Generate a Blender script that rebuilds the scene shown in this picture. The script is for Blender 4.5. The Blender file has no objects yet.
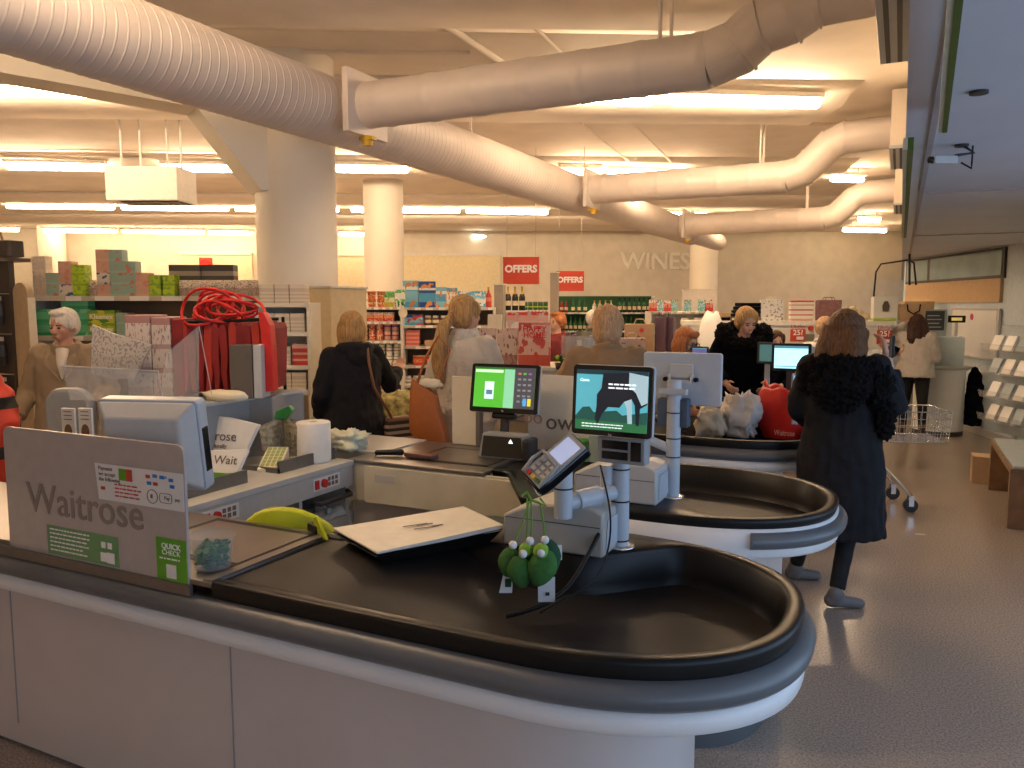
import bpy, bmesh, math, random
from mathutils import Vector, Matrix, Euler, noise
random.seed(7)
PI = math.pi
col = bpy.context.scene.collection
sc = bpy.context.scene
# ---------------------------------------------------------------- camera
F = 793.0; CH = 1.70
YAW = math.radians(26); PIT = math.atan(80 / 793)
FW = Vector((-math.sin(YAW) * math.cos(PIT), math.cos(YAW) * math.cos(PIT), -math.sin(PIT)))
RT = Vector((math.cos(YAW), math.sin(YAW), 0)); UP = RT.cross(FW)
CAM = Vector((0, 0, CH))
cd = bpy.data.cameras.new('camera'); cam = bpy.data.objects.new('camera', cd); col.objects.link(cam)
cd.sensor_width = 36; cd.lens = F / 1024 * 36; cd.clip_start = 0.05; cd.clip_end = 200
cam.matrix_world = Matrix((( RT.x, UP.x, -FW.x, 0), (RT.y, UP.y, -FW.y, 0), (RT.z, UP.z, -FW.z, CH), (0, 0, 0, 1)))
sc.camera = cam
def ray(x, y): return FW + RT * ((x - 512) / F) - UP * ((y - 384) / F)
def atz(x, y, z):
    d = ray(x, y); return CAM + d * ((z - CH) / d.z)
def atd(x, y, dep): return CAM + ray(x, y) * dep
def aty(x, y, Y):
    d = ray(x, y); return CAM + d * (Y / d.y)
# ---------------------------------------------------------------- materials
MATS = {}
def mat(name, c=(.5, .5, .5), rough=.6, metal=0, var=.06, scale=20, bump=0, bscale=60, emit=None, es=1, alpha=1, trans=0, coat=0, spec=.5):
    if name in MATS: return MATS[name]
    m = bpy.data.materials.new(name); m.use_nodes = True; nt = m.node_tree
    b = nt.nodes['Principled BSDF']
    b.inputs['Roughness'].default_value = rough; b.inputs['Metallic'].default_value = metal
    b.inputs['Specular IOR Level'].default_value = spec
    b.inputs['Coat Weight'].default_value = coat
    tc = nt.nodes.new('ShaderNodeTexCoord')
    n = nt.nodes.new('ShaderNodeTexNoise'); n.inputs['Scale'].default_value = scale; n.inputs['Detail'].default_value = 3
    nt.links.new(tc.outputs['Object'], n.inputs['Vector'])
    r = nt.nodes.new('ShaderNodeValToRGB')
    r.color_ramp.elements[0].position = .3; r.color_ramp.elements[1].position = .7
    r.color_ramp.elements[0].color = (*[max(0, k * (1 - var)) for k in c], 1)
    r.color_ramp.elements[1].color = (*[min(1, k * (1 + var)) for k in c], 1)
    nt.links.new(n.outputs['Fac'], r.inputs['Fac']); nt.links.new(r.outputs['Color'], b.inputs['Base Color'])
    if bump:
        n2 = nt.nodes.new('ShaderNodeTexNoise'); n2.inputs['Scale'].default_value = bscale; n2.inputs['Detail'].default_value = 4
        nt.links.new(tc.outputs['Object'], n2.inputs['Vector'])
        bp = nt.nodes.new('ShaderNodeBump'); bp.inputs['Strength'].default_value = bump; bp.inputs['Distance'].default_value = .01
        nt.links.new(n2.outputs['Fac'], bp.inputs['Height']); nt.links.new(bp.outputs['Normal'], b.inputs['Normal'])
    if emit:
        b.inputs['Emission Color'].default_value = (*emit, 1); b.inputs['Emission Strength'].default_value = es
    if alpha < 1: b.inputs['Alpha'].default_value = alpha
    if trans: b.inputs['Transmission Weight'].default_value = trans
    MATS[name] = m; return m
def bands(name, stops, axis='Z', rough=.5, blotch=None, bs=6, bt=.55):
    """printed packet: colour bands along one generated axis plus printed blotches"""
    if name in MATS: return MATS[name]
    m = bpy.data.materials.new(name); m.use_nodes = True; nt = m.node_tree
    b = nt.nodes['Principled BSDF']; b.inputs['Roughness'].default_value = rough
    tc = nt.nodes.new('ShaderNodeTexCoord'); sx = nt.nodes.new('ShaderNodeSeparateXYZ')
    nt.links.new(tc.outputs['Generated'], sx.inputs[0])
    r = nt.nodes.new('ShaderNodeValToRGB'); r.color_ramp.interpolation = 'CONSTANT'
    el = r.color_ramp.elements
    el[0].position = 0; el[0].color = (*stops[0][1], 1)
    el[1].position = stops[1][0]; el[1].color = (*stops[1][1], 1)
    for p, c in stops[2:]:
        e = el.new(p); e.color = (*c, 1)
    nt.links.new(sx.outputs[axis], r.inputs['Fac'])
    out = r.outputs['Color']
    if blotch:
        n = nt.nodes.new('ShaderNodeTexNoise'); n.inputs['Scale'].default_value = bs; n.inputs['Detail'].default_value = 1
        oi = nt.nodes.new('ShaderNodeObjectInfo'); ad = nt.nodes.new('ShaderNodeVectorMath')
        nt.links.new(tc.outputs['Generated'], ad.inputs[0]); nt.links.new(oi.outputs['Random'], ad.inputs[1])
        nt.links.new(ad.outputs[0], n.inputs['Vector'])
        g = nt.nodes.new('ShaderNodeMath'); g.operation = 'GREATER_THAN'; g.inputs[1].default_value = bt
        nt.links.new(n.outputs['Fac'], g.inputs[0])
        mx = nt.nodes.new('ShaderNodeMix'); mx.data_type = 'RGBA'
        nt.links.new(g.outputs[0], mx.inputs[0]); nt.links.new(out, mx.inputs[6]); mx.inputs[7].default_value = (*blotch, 1)
        out = mx.outputs[2]
    nt.links.new(out, b.inputs['Base Color']); MATS[name] = m; return m
# ---------------------------------------------------------------- mesh builder
class MB:
    def __init__(s, xf=None): s.v = []; s.f = []; s.s = []; s.xf = xf
    def add(s, vs, fs, sm=False):
        n = len(s.v)
        s.v += [Vector(v) for v in vs]
        for f in fs: s.f.append([i + n for i in f]); s.s.append(sm)
        return s
    def box(s, c, d, rz=0, m=None, taper=1):
        hx, hy, hz = d[0] / 2, d[1] / 2, d[2] / 2
        vs = [Vector((x * hx * (taper if z > 0 else 1), y * hy * (taper if z > 0 else 1), z * hz)) for z in (-1, 1) for y in (-1, 1) for x in (-1, 1)]
        R = m if m is not None else Matrix.Rotation(rz, 3, 'Z')
        vs = [R @ v + Vector(c) for v in vs]
        return s.add(vs, [(0, 2, 3, 1), (4, 5, 7, 6), (0, 1, 5, 4), (2, 6, 7, 3), (0, 4, 6, 2), (1, 3, 7, 5)])
    def b2(s, a, b): # box by two corners
        a, b = Vector(a), Vector(b); return s.box((a + b) / 2, [abs(k) for k in (b - a)])
    def rings(s, rs, cap=True, closed=False, sm=True):
        n = len(rs[0]); vs = [p for r in rs for p in r]; fs = []
        m = len(rs)
        for i in range(m if closed else m - 1):
            j = (i + 1) % m
            for k in range(n): fs.append((i * n + k, i * n + (k + 1) % n, j * n + (k + 1) % n, j * n + k))
        s.add(vs, fs, sm)
        if cap and not closed:
            s.add(rs[0], [tuple(range(n - 1, -1, -1))]); s.add(rs[-1], [tuple(range(n))])
        return s
    def tube(s, path, r, n=10, closed=False, cap=True):
        P = [Vector(p) for p in path]; m = len(P); rs = []
        if not isinstance(r, (list, tuple)): r = [r] * m
        up = None
        for i in range(m):
            if closed: t = P[(i + 1) % m] - P[i - 1]
            else: t = P[min(i + 1, m - 1)] - P[max(i - 1, 0)]
            t.normalize()
            if up is None: up = t.orthogonal().normalized()
            else:
                up = up - t * up.dot(t)
                up = up.normalized() if up.length > 1e-6 else t.orthogonal().normalized()
            w = t.cross(up)
            rs.append([P[i] + (up * math.cos(a) + w * math.sin(a)) * r[i] for a in [2 * PI * k / n for k in range(n)]])
        return s.rings(rs, cap, closed)
    def cyl(s, a, b, r, r2=None, n=16): return s.tube([a, b], [r, r if r2 is None else r2], n)
    def cap(s, a, b, r0, r1=None, n=12):
        a, b = Vector(a), Vector(b); r1 = r0 if r1 is None else r1
        t = (b - a); L = t.length
        t = t / L if L > 1e-6 else Vector((0, 0, 1))
        pts = []; rr = []
        for k in range(5):
            th = PI / 2 * (1 - k / 4); pts.append(a - t * (r0 * math.sin(th))); rr.append(max(r0 * math.cos(th), 1e-4))
        for k in range(5):
            th = PI / 2 * k / 4; pts.append(b + t * (r1 * math.sin(th))); rr.append(max(r1 * math.cos(th), 1e-4))
        return s.tube(pts, rr, n)
    def ell(s, c, r, n=14, m=None):
        c = Vector(c); rs = []
        for i in range(n // 2 + 1):
            th = PI * i / (n // 2); z = -math.cos(th); q = max(math.sin(th), .002)
            ring = [Vector((q * math.cos(2 * PI * k / n) * r[0], q * math.sin(2 * PI * k / n) * r[1], z * r[2])) for k in range(n)]
            if m is not None: ring = [m @ p for p in ring]
            rs.append([c + p for p in ring])
        return s.rings(rs)
    def lathe(s, prof, c=(0, 0, 0), n=24, cap=True):
        c = Vector(c)
        return s.rings([[c + Vector((r * math.cos(2 * PI * k / n), r * math.sin(2 * PI * k / n), z)) for k in range(n)] for r, z in prof], cap)
    def prism(s, pts, d, o=(0, 0, 0), ax='z'):
        o = Vector(o)
        def T(u, v, w):
            return o + (Vector((u, v, w)) if ax == 'z' else Vector((u, w, v)) if ax == 'y' else Vector((w, u, v)))
        n = len(pts); a = [T(u, v, 0) for u, v in pts]; b = [T(u, v, d) for u, v in pts]
        s.add(a + b, [tuple(range(n - 1, -1, -1)), tuple(range(n, 2 * n))] + [(i, (i + 1) % n, n + (i + 1) % n, n + i) for i in range(n)])
        return s
    def mesh(s, name, norm=True):
        me = bpy.data.meshes.new(name)
        vs = [s.xf(v) for v in s.v] if s.xf else s.v
        me.from_pydata([tuple(v) for v in vs], [], s.f); me.update()
        me.polygons.foreach_set('use_smooth', s.s)
        if norm:
            bm = bmesh.new(); bm.from_mesh(me); bmesh.ops.recalc_face_normals(bm, faces=bm.faces); bm.to_mesh(me); bm.free()
        return me
def rotm(ax, a): return Matrix.Rotation(a, 3, ax)
def rrect(w, h, r, n=5, cx=0, cy=0):
    p = []
    for (sx, sy, a0) in ((1, 1, 0), (-1, 1, 90), (-1, -1, 180), (1, -1, 270)):
        for k in range(n + 1):
            a = math.radians(a0 + 90 * k / n)
            p.append((cx + sx * (w / 2 - r) + r * math.cos(a), cy + sy * (h / 2 - r) + r * math.sin(a)))
    return p
def build(name, mb, m, parent=None, bevel=0, label=None, loc=None, rz=0, norm=True, seg=2):
    me = mb.mesh(name, norm) if isinstance(mb, MB) else mb
    o = bpy.data.objects.new(name, me); col.objects.link(o)
    if not me.materials: me.materials.append(m if not isinstance(m, str) else MATS[m])
    if parent: o.parent = parent
    if loc is not None: o.location = loc
    if rz: o.rotation_euler.z = rz
    if name in ('body_panels', 'plinth', 'worktop', 'board', 'casing', 'bezel', 'back_shell'): me.polygons.foreach_set('use_smooth', [True] * len(me.polygons)); me.set_sharp_from_angle(angle=math.radians(32))
    if name == 'elbow': me.set_sharp_from_angle(angle=math.radians(11))
    if bevel:
        b = o.modifiers.new('bevel', 'BEVEL'); b.width = bevel; b.segments = seg; b.limit_method = 'ANGLE'; b.angle_limit = math.radians(40)
    if label: o['label'] = label
    return o
def tag(o, label, cat, group=None):
    o['label'] = label; o['category'] = cat
    if group: o['group'] = group
    return o
def thing(name, label, cat, loc=(0, 0, 0), rz=0, group=None):
    o = bpy.data.objects.new(name, None); col.objects.link(o); o.empty_display_size = .1
    o.location = loc; o.rotation_euler = (0, 0, rz)
    return tag(o, label, cat, group)
def struct(name, mb, m, bevel=0, label=None):
    o = build(name, mb, m, None, bevel, norm=True); o['kind'] = 'structure'
    if label: o['label'] = label
    return o
def dup(root, loc, rz=0, label=None, group=None, sc_=None):
    r = root.copy(); col.objects.link(r); r.location = loc; r.rotation_euler = (0, 0, rz)
    if sc_: r.scale = sc_ if isinstance(sc_, (tuple, list)) else (sc_,) * 3
    if label: r['label'] = label
    if group: r['group'] = group
    for ch in list(root.children):
        c = ch.copy(); col.objects.link(c); c.parent = r
        for g in ch.children:
            d = g.copy(); col.objects.link(d); d.parent = c
    return r
def text_mesh(s, size, ext=.001, align='CENTER', bold=0, sx=1):
    cu = bpy.data.curves.new('t', 'FONT'); cu.body = s; cu.size = size; cu.extrude = ext; cu.align_x = align; cu.align_y = 'CENTER'
    cu.offset = bold; cu.resolution_u = 3
    o = bpy.data.objects.new('t', cu); col.objects.link(o)
    dg = bpy.context.evaluated_depsgraph_get(); me = bpy.data.meshes.new_from_object(o.evaluated_get(dg))
    bpy.data.objects.remove(o); bpy.data.curves.remove(cu)
    if sx != 1:
        for v in me.vertices: v.co.x *= sx
    return me
def text(name, s, size, m, parent, loc, rot=(PI / 2, 0, 0), ext=.001, align='CENTER', bold=0, sx=1, label=None):
    me = text_mesh(s, size, ext, align, bold, sx); me.name = name
    R = Euler(rot).to_matrix().to_4x4(); R.translation = Vector(loc); me.transform(R)
    return build(name, me, m, parent, label=label)
def poly(name, pts, m, parent, y=0, t=.001, label=None):
    """flat shape in the x-z plane standing t proud of y (towards -y)"""
    return build(name, MB().prism(pts, -t, (0, y, 0), 'y'), m, parent, label=label)
def lines(parent, x0, x1, z, n, dz, h, m, y=-.0015):
    for k in range(n):
        x = x0; rnd = random.Random(int(abs(x0 * 1000)) + k * 7); xe = x1 - (x1 - x0) * .25 * rnd.random(); mb = MB()
        while x < xe - h: q = min(rnd.uniform(1.5, 5) * h, xe - x); mb.b2((x, y - .0006, z - k * dz - h / 2), (x + q, y, z - k * dz + h / 2)); x += q + h * .8
        build('printed_line', mb, m, parent)
def remesh(mb, vox=.006, smooth=2, name='body', disp=0, dscale=40):
    me = mb.mesh('tmp', norm=True); o = bpy.data.objects.new('tmp', me); col.objects.link(o)
    r = o.modifiers.new('r', 'REMESH'); r.mode = 'VOXEL'; r.voxel_size = vox; r.use_smooth_shade = True
    if smooth:
        q = o.modifiers.new('s', 'SMOOTH'); q.iterations = smooth; q.factor = .5
    dg = bpy.context.evaluated_depsgraph_get(); out = bpy.data.meshes.new_from_object(o.evaluated_get(dg)); out.name = name
    bpy.data.objects.remove(o); bpy.data.meshes.remove(me); out.materials.clear()
    if disp:
        nn = [v.normal.copy() for v in out.vertices]
        for v, n in zip(out.vertices, nn):
            v.co += n * disp * noise.noise(Vector((v.co.x * dscale, v.co.y * dscale, v.co.z * dscale * .25 if disp < .006 else v.co.z * dscale)))
    return out
# palette
mat('white_paint', (.80, .76, .70), .55, bump=.05)
mat('cream_wall', (.78, .72, .60), .8, bump=.05, scale=3)
mat('ceil', (.86, .77, .66), .85, scale=2, bump=.03)
mat('duct', (.74, .66, .60), .55, metal=.1, scale=4, var=.04)
mat('white_lam', (.62, .56, .53), .42, var=.03, scale=4)
mat('white_lam2', (.80, .80, .80), .4, var=.03, scale=4)
mat('cream_lam', (.66, .62, .5), .45, var=.08, scale=6)
mat('bumper', (.115, .125, .135), .35, var=.06, scale=3)
mat('black_pl', (.006, .006, .006), .38, var=.1, spec=.3)
mat('belt', (.017, .016, .015), .5, var=.2, scale=8, bump=.05, spec=.35)
mat('steel', (.27, .25, .235), .38, metal=.85, var=.08, scale=5)
mat('steel_dark', (.2, .19, .18), .4, metal=.7)
mat('chrome', (.75, .75, .76), .15, metal=1, var=.02)
mat('grey_pl', (.30, .31, .32), .45, var=.04)
mat('light_grey', (.50, .50, .49), .45, var=.04)
mat('pole_grey', (.45, .49, .54), .4, var=.03)
mat('dark_grey', (.03, .03, .035), .45)
mat('white_pl', (.75, .75, .74), .4, var=.02)
mat('paper', (.82, .80, .76), .8, var=.03, bump=.1, bscale=20)
mat('paper_cream', (.78, .71, .55), .8, var=.05)
mat('green', (.12, .38, .02), .5)
mat('green_pale', (.16, .33, .13), .5)
mat('darkgreen', (.01, .09, .02), .4)
mat('lime', (.50, .60, .01), .6, bump=.1)
mat('red', (.62, .02, .015), .5, bump=.05)
mat('red_sign', (.55, .055, .025), .5)
mat('white_txt', (.9, .9, .88), .5, var=.01)
mat('black_txt', (.02, .02, .02), .6)
mat('grey_txt', (.17, .13, .105), .6)
mat('red_btn', (.6, .02, .02), .3)
mat('yellow', (.75, .45, .02), .5)
mat('blue', (.03, .2, .6), .5)
mat('tan_card', (.55, .38, .22), .8)
mat('wood', (.22, .12, .06), .5, var=.25, scale=9)
mat('navy', (.008, .010, .016), .9, bump=.2)
mat('black_cloth', (.003, .003, .006), .95, bump=.2, spec=.1)
mat('skin', (.62, .36, .25), .55, var=.05)
mat('skin_tan', (.5, .28, .18), .55, var=.05)
mat('eye', (.02, .015, .01), .2)
mat('lip', (.42, .12, .09), .5)
mat('leather', (.36, .11, .025), .45, bump=.1)
mat('denim', (.03, .055, .12), .9)
mat('sock', (.5, .5, .5), .9)
# ================================================================ room shell
mf = bpy.data.materials.new('floor_vinyl'); mf.use_nodes = True; nt = mf.node_tree; b = nt.nodes['Principled BSDF']
tc = nt.nodes.new('ShaderNodeTexCoord'); n1 = nt.nodes.new('ShaderNodeTexNoise'); n1.inputs['Scale'].default_value = 105; n1.inputs['Detail'].default_value = 4
n2 = nt.nodes.new('ShaderNodeTexNoise'); n2.inputs['Scale'].default_value = 1.2
nt.links.new(tc.outputs['Object'], n1.inputs[0]); nt.links.new(tc.outputs['Object'], n2.inputs[0])
r1 = nt.nodes.new('ShaderNodeValToRGB'); r1.color_ramp.elements[0].position = .38; r1.color_ramp.elements[0].color = (.27, .215, .17, 1)
r1.color_ramp.elements[1].position = .62; r1.color_ramp.elements[1].color = (.44, .36, .30, 1)
nt.links.new(n1.outputs['Fac'], r1.inputs['Fac'])
mx = nt.nodes.new('ShaderNodeMix'); mx.data_type = 'RGBA'; mx.blend_type = 'MULTIPLY'; mx.inputs[0].default_value = .4
nt.links.new(r1.outputs[0], mx.inputs[6]); nt.links.new(n2.outputs['Color'], mx.inputs[7])
nt.links.new(r1.outputs[0], b.inputs['Base Color'])
rr = nt.nodes.new('ShaderNodeMapRange'); rr.inputs[3].default_value = .16; rr.inputs[4].default_value = .32
nt.links.new(n2.outputs['Fac'], rr.inputs[0]); nt.links.new(rr.outputs[0], b.inputs['Roughness'])
SA = math.radians(28); SU = Vector((math.cos(SA), math.sin(SA), 0)); SV = Vector((-math.sin(SA), math.cos(SA), 0))
struct('floor', MB().b2((-34, -5, -.12), (8, 34, 0)), mf)
BW0 = Vector((-34, 11.0, 0)); BWdir = SU
def quadwall(p, q, z0, z1, t=.12):
    p, q = Vector(p), Vector(q); d = (q - p); d.z = 0; n = Vector((d.y, -d.x, 0)).normalized() * t
    return MB().add([(*p.xy, z0), (*q.xy, z0), (*(q - n).xy, z0), (*(p - n).xy, z0), (*p.xy, z1), (*q.xy, z1), (*(q - n).xy, z1), (*(p - n).xy, z1)],
                    [(0, 1, 2, 3), (4, 5, 6, 7), (0, 1, 5, 4), (1, 2, 6, 5), (2, 3, 7, 6), (3, 0, 4, 7)])
CZ = 3.83
WB = Vector((-7.0, 22.9, 0))        # point on the back wall under the lettering
wbL = WB - SU * 24; wbR = WB + SU * 11
struct('wall_back', quadwall(wbL, wbR, 0, CZ), 'cream_wall')
struct('wall_left', MB().b2((-28.2, -5, 0), (-28.05, 12, CZ)), 'cream_wall')
struct('wall_front', MB().b2((-34, -5.2, 0), (8, -5, CZ)), 'cream_wall')
# ceiling slab with shallow downstand beams across the store
struct('ceiling', MB().b2((-34, -5, CZ), (.05, 34, CZ + .15)), 'ceil')
for i, v in enumerate((5.6, 8.6, 12.6, 16.6, 20.4)):
    c = SV * v - SU * 6 + Vector((0, 0, CZ - .06))
    mb = MB(); 
    prof = [(-.9, .06), (-.6, -.0), (-.42, -.07), (.42, -.07), (.6, 0), (.9, .06)]
    rs = []
    for s_ in (-22, 5.6 + v * .47):
        rs.append([c + SU * s_ + SV * a + Vector((0, 0, z)) for a, z in prof])
    mb.rings(rs, sm=True)
    struct('trim_%d' % (i + 1), mb, 'ceil')
# lowered soffit over the front walkway, on the right
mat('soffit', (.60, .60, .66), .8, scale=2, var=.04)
mat('soffit_edge', (.42, .36, .36), .8)
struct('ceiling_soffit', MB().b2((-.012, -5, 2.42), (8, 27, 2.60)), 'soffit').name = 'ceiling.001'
struct('trim_6', MB().b2((.075, -5, 2.412), (.10, 14.4, 2.422)), 'soffit_edge')
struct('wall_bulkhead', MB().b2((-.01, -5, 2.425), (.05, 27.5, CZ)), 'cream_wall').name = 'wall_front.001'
for y in (5.9, 9.5): struct('trim_7', MB().b2((.1, y, 2.412), (8, y + .02, 2.422)), 'soffit_edge')
# oblique wall with the high windows, and the right-hand wall
mat('blue_wall', (.50, .64, .70), .6, scale=2)
mat('pale_panel', (.60, .70, .78), .5)
mat('frame_dark', (.05, .045, .04), .5)
mat('glass_pane', (.25, .38, .42), .08, var=.1, scale=3)
A = Vector((.03, 14.75, 0)); B_ = Vector((1.30, 11.1, 0)); dAB = (B_ - A).normalized(); nAB = Vector((-dAB.y, dAB.x, 0)) * -1
nAB = Vector((dAB.y, -dAB.x, 0))  # towards camera
if nAB.dot(-A) < 0: nAB = -nAB
struct('wall_right', quadwall(A - dAB * .0, B_, 0, 2.42), 'pale_panel')
struct('wall_right.001', MB().b2((1.30, 5.8, 0), (1.4, 11.9, 2.42)), 'blue_wall')
struct('wall_right.002', MB().b2((1.9, -5, 0), (2.05, 5.8, .5)), 'blue_wall')
struct('wall_right.003', MB().b2((1.3, 5.8, 0), (2.05, 5.95, 2.42)), 'blue_wall')
L = (B_ - A).length
def abox(s0, s1, z0, z1, t0, t1):
    mb = MB(); q = [A + dAB * s_ + nAB * t for s_, t in ((s0, t0), (s1, t0), (s1, t1), (s0, t1))]
    return mb.add([(*p.xy, z) for z in (z0, z1) for p in q], [(0, 1, 2, 3), (4, 5, 6, 7), (0, 1, 5, 4), (1, 2, 6, 5), (2, 3, 7, 6), (3, 0, 4, 7)])
w = struct('window_1', abox(.15, L - .45, 2.02, 2.40, .0, .03), 'frame_dark')
build('window_pane', abox(.2, 1.05, 2.06, 2.37, .03, .035), 'glass_pane', w)
build('window_pane', abox(1.15, L - .52, 2.06, 2.37, .03, .035), 'glass_pane', w)
struct('trim_8', abox(.2, L - .5, 1.72, 2.02, 0, .04), 'tan_card')
dr = struct('door_1', MB().b2((.30, 12.45, 0), (1.02, 12.5, 1.95)), 'pale_panel')
dr.matrix_world = Matrix.Identity(4)
bd = thing('notice_board', 'white framed notice board with a small pink disc on the far wall', 'notice board')
p0, p1 = atd(953, 308, 11.0), atd(1001, 362, 10.6)
def facing(a, b): return math.atan2(b.y - a.y, b.x - a.x)
def panel_at(x0, y0, x1, y1, d, t=.02):
    """upright panel facing the camera's side: returns width, height, centre, rotation"""
    a, b = atd(x0, y0, d), atd(x1, y1, d)
    return (b.xy - a.xy).length, a.z - b.z, Vector(((a.x + b.x) / 2, (a.y + b.y) / 2, b.z)), math.atan2(b.y - a.y, b.x - a.x)
def onAB(x, y):
    d = ray(x, y); return CAM + d * (((A - CAM).dot(nAB)) / d.dot(nAB))
q0, q1 = onAB(955, 308), onAB(1000, 362); w_ = (q1.xy - q0.xy).length; h_ = q0.z - q1.z; c_ = Vector(((q0.x + q1.x) / 2, (q0.y + q1.y) / 2, q1.z)) + nAB * .03; r_ = math.atan2(q1.y - q0.y, q1.x - q0.x)
bd.location = c_; bd.rotation_euler.z = r_
build('frame', MB().box((0, 0, h_ / 2), (w_, .03, h_)), 'light_grey', bd, .004)
build('sheet', MB().box((0, -.018, h_ / 2), (w_ * .93, .006, h_ * .92)), 'white_lam2', bd)
mat('pink', (.65, .05, .15), .5)
build('disc', MB().cyl((-.03, -.021, h_ * .83), (-.03, -.026, h_ * .83), .045), 'pink', bd, label='small pink disc')
bpy.data.objects.remove(dr)
struct('baseboard_right', abox(.1, L - .02, 0, .09, 0, .02), 'light_grey')
# front windows at the right (daylight comes through them)
mat('mullion', (.35, .38, .4), .5)
for i, (y0, y1) in enumerate(((-4.6, -2.4), (-2.3, .2), (.3, 2.8), (2.9, 5.6))):
    w = struct('window_%d' % (i + 2), MB().b2((1.93, y0 - .05, .5), (1.99, y0, 2.42)).b2((1.93, y1, .5), (1.99, y1 + .05, 2.42)).b2((1.93, y0, .5), (1.99, y1, .56)).b2((1.93, y0, 2.36), (1.99, y1, 2.42)), 'mullion')
# columns
mat('column_paint', (.86, .80, .68), .6, scale=3, var=.02)
def column(name, x, y, r, z1=CZ, k=0):
    o = struct('trim_%d' % (10 + k), MB().lathe([(r, 0), (r, z1)], (x, y, 0), 40), 'column_paint'); return o
column('c', -4.88, 5.62, .35, k=0)
column('c', -8.19, 11.67, .345, k=1)
column('c', -21.2, 14.4, .345, k=2)
column('c', -4.51, 20.29, .35, k=3)
# haunch and beam stub at the first column
ca = Vector((-4.88, 5.62, 0))
mb = MB()
pr = [(.2, 2.78), (-1.0, 3.52), (-2.6, 3.62), (-2.6, CZ), (.2, CZ)]
dv = (atz(110, 95, 3.62) - atz(285, 150, 3.3)); 
bd_ = -SU * .83 - SV * .55; bd_.normalize(); bn = Vector((bd_.y, -bd_.x, 0))
vs = []
for w_ in (-.17, .17):
    for s_, z in [(.2, 2.66), (.36, 2.66), (.86, 3.27), (2.3, 3.33), (2.3, CZ), (.2, CZ)]:
        vs.append(ca + bd_ * s_ + bn * w_ + Vector((0, 0, z)))
mb.add(vs, [tuple(range(5, -1, -1)), tuple(range(6, 12))] + [(i, (i + 1) % 6, 6 + (i + 1) % 6, 6 + i) for i in range(6)])
struct('trim_20', mb, 'column_paint')
# ---------------------------------------------------------------- ducts
def corr_tube(mb, path, r, rib=.008, step=.22, n=28):
    """duct with raised spiral seams, as rings along a straight path"""
    a, b = Vector(path[0]), Vector(path[-1]); L = (b - a).length; k = max(2, int(L / step)); pts = []; rr = []
    for i in range(k):
        for f_, q in ((0, 0), (.05, 0), (.72, 0), (.76, .0), (.80, 1), (.92, 1), (.96, 0)):
            pts.append(a.lerp(b, (i + f_) / k)); rr.append(r + rib * q)
    pts.append(b); rr.append(r); return mb.tube(pts, rr, n)
DX, DZ, DR = -3.99, 3.17, .245
d1 = thing('ventilation_duct', 'large white spiral main duct running the length of the ceiling', 'duct', (DX, 0, 0))
build('duct_run', corr_tube(MB(), [(0, -1.5, DZ), (0, 16.5, DZ)], DR, .0022, .07), 'duct', d1)
build('end_section', MB().tube([(0, 16.5, DZ), (0, 19.4, DZ)], [DR * .82, DR * .82], 24).tube([(0, 16.38, DZ), (0, 16.62, DZ)], DR + .012, 24), 'duct', d1)
for y in (3.3, 7.2, 10.4, 13.2):
    build('hanger_rod', MB().cyl((.02, y, DZ + .1), (.02, y, CZ), .009, n=8).box((.02, y, DZ + DR - .0), (.03, .03, .06)), 'duct', d1)
bl = ['nearest branch duct rising to the right past the ceiling lights', 'middle branch duct bending up to the bulkhead', 'farthest branch duct at the end of the main duct']
for k, (y, r, xb) in enumerate(((5.0, .165, -1.1), (9.85, .18, -1.25), (14.9, .2, -1.25))):
    t = thing('branch_duct', bl[k], 'duct', (DX, y, 0), 0, None)
    x0 = DR - .03; x1 = xb - DX; rise = (.29, .41, .42)[k]; x2 = x1 + .62; x3 = -DX - .165
    mb = MB(); corr_tube(mb, [(x0, 0, DZ), (x1, 0, DZ)], r, .005, .36, 32)
    build('duct_run', mb, 'duct', t)
    pts = []
    P = [(x1 - .02, 0, DZ), (x1 + .16, 0, DZ + .05), (x1 + .28, 0, DZ + .15), (x2 - .18, 0, DZ + rise - .1), (x2 - .02, 0, DZ + rise - .02), (x3, 0, DZ + rise)]
    build('elbow', MB().tube(P, r * .99, 48), 'duct', t)
    sm = MB()
    for a_, b_ in zip(P[1:5], P[2:6]):
        d_ = (Vector(b_) - Vector(a_)).normalized() * .010; sm.tube([Vector(a_) - d_, Vector(a_) + d_], r + .009, 32)
    build('seam_rings', sm, 'duct', t)
    build('damper_plate', MB().box((x0 + .12, 0, DZ), (.05, r * 2 + .16, r * 2 + .12)), 'duct', t, .004)
    build('damper_handle', MB().cyl((x0 + .15, -.02, DZ - r - .13), (x0 + .15, -.02, DZ - r - .06), .035, n=8).box((x0 + .15, -.02, DZ - r - .08), (.12, .06, .025)), 'yellow', t, label='yellow damper handle')
    for dx_ in (x1 - .30, ):
        build('hanger_rod', MB().cyl((dx_, -.06, DZ + r * .6), (dx_, -.06, CZ), .013, n=8), 'duct', t)
        build('hanger_rod', MB().cyl((dx_, .2, DZ + r * .6), (dx_, .2, CZ), .013, n=8), 'duct', t)
    g = thing('air_grille', ['nearest slotted air grille beside the bulkhead', 'middle slotted air grille beside the bulkhead', 'farthest slotted air grille beside the bulkhead'][k], 'vent', (-.095, y, 0))
    z_ = DZ + rise
    build('plenum_box', MB().b2((-.07, -1.05, z_ - .34), (.075, .2, z_ + .2)), 'duct', g, .004)
    build('frame', MB().b2((-.075, -1.1, z_ - .37), (.078, .25, z_ - .34)), 'pole_grey', g, .003)
    for sx in (-.03, .03): build('slot', MB().b2((sx - .012, -1.07, z_ - .376), (sx + .012, .22, z_ - .369)), 'dark_grey', g)
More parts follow.
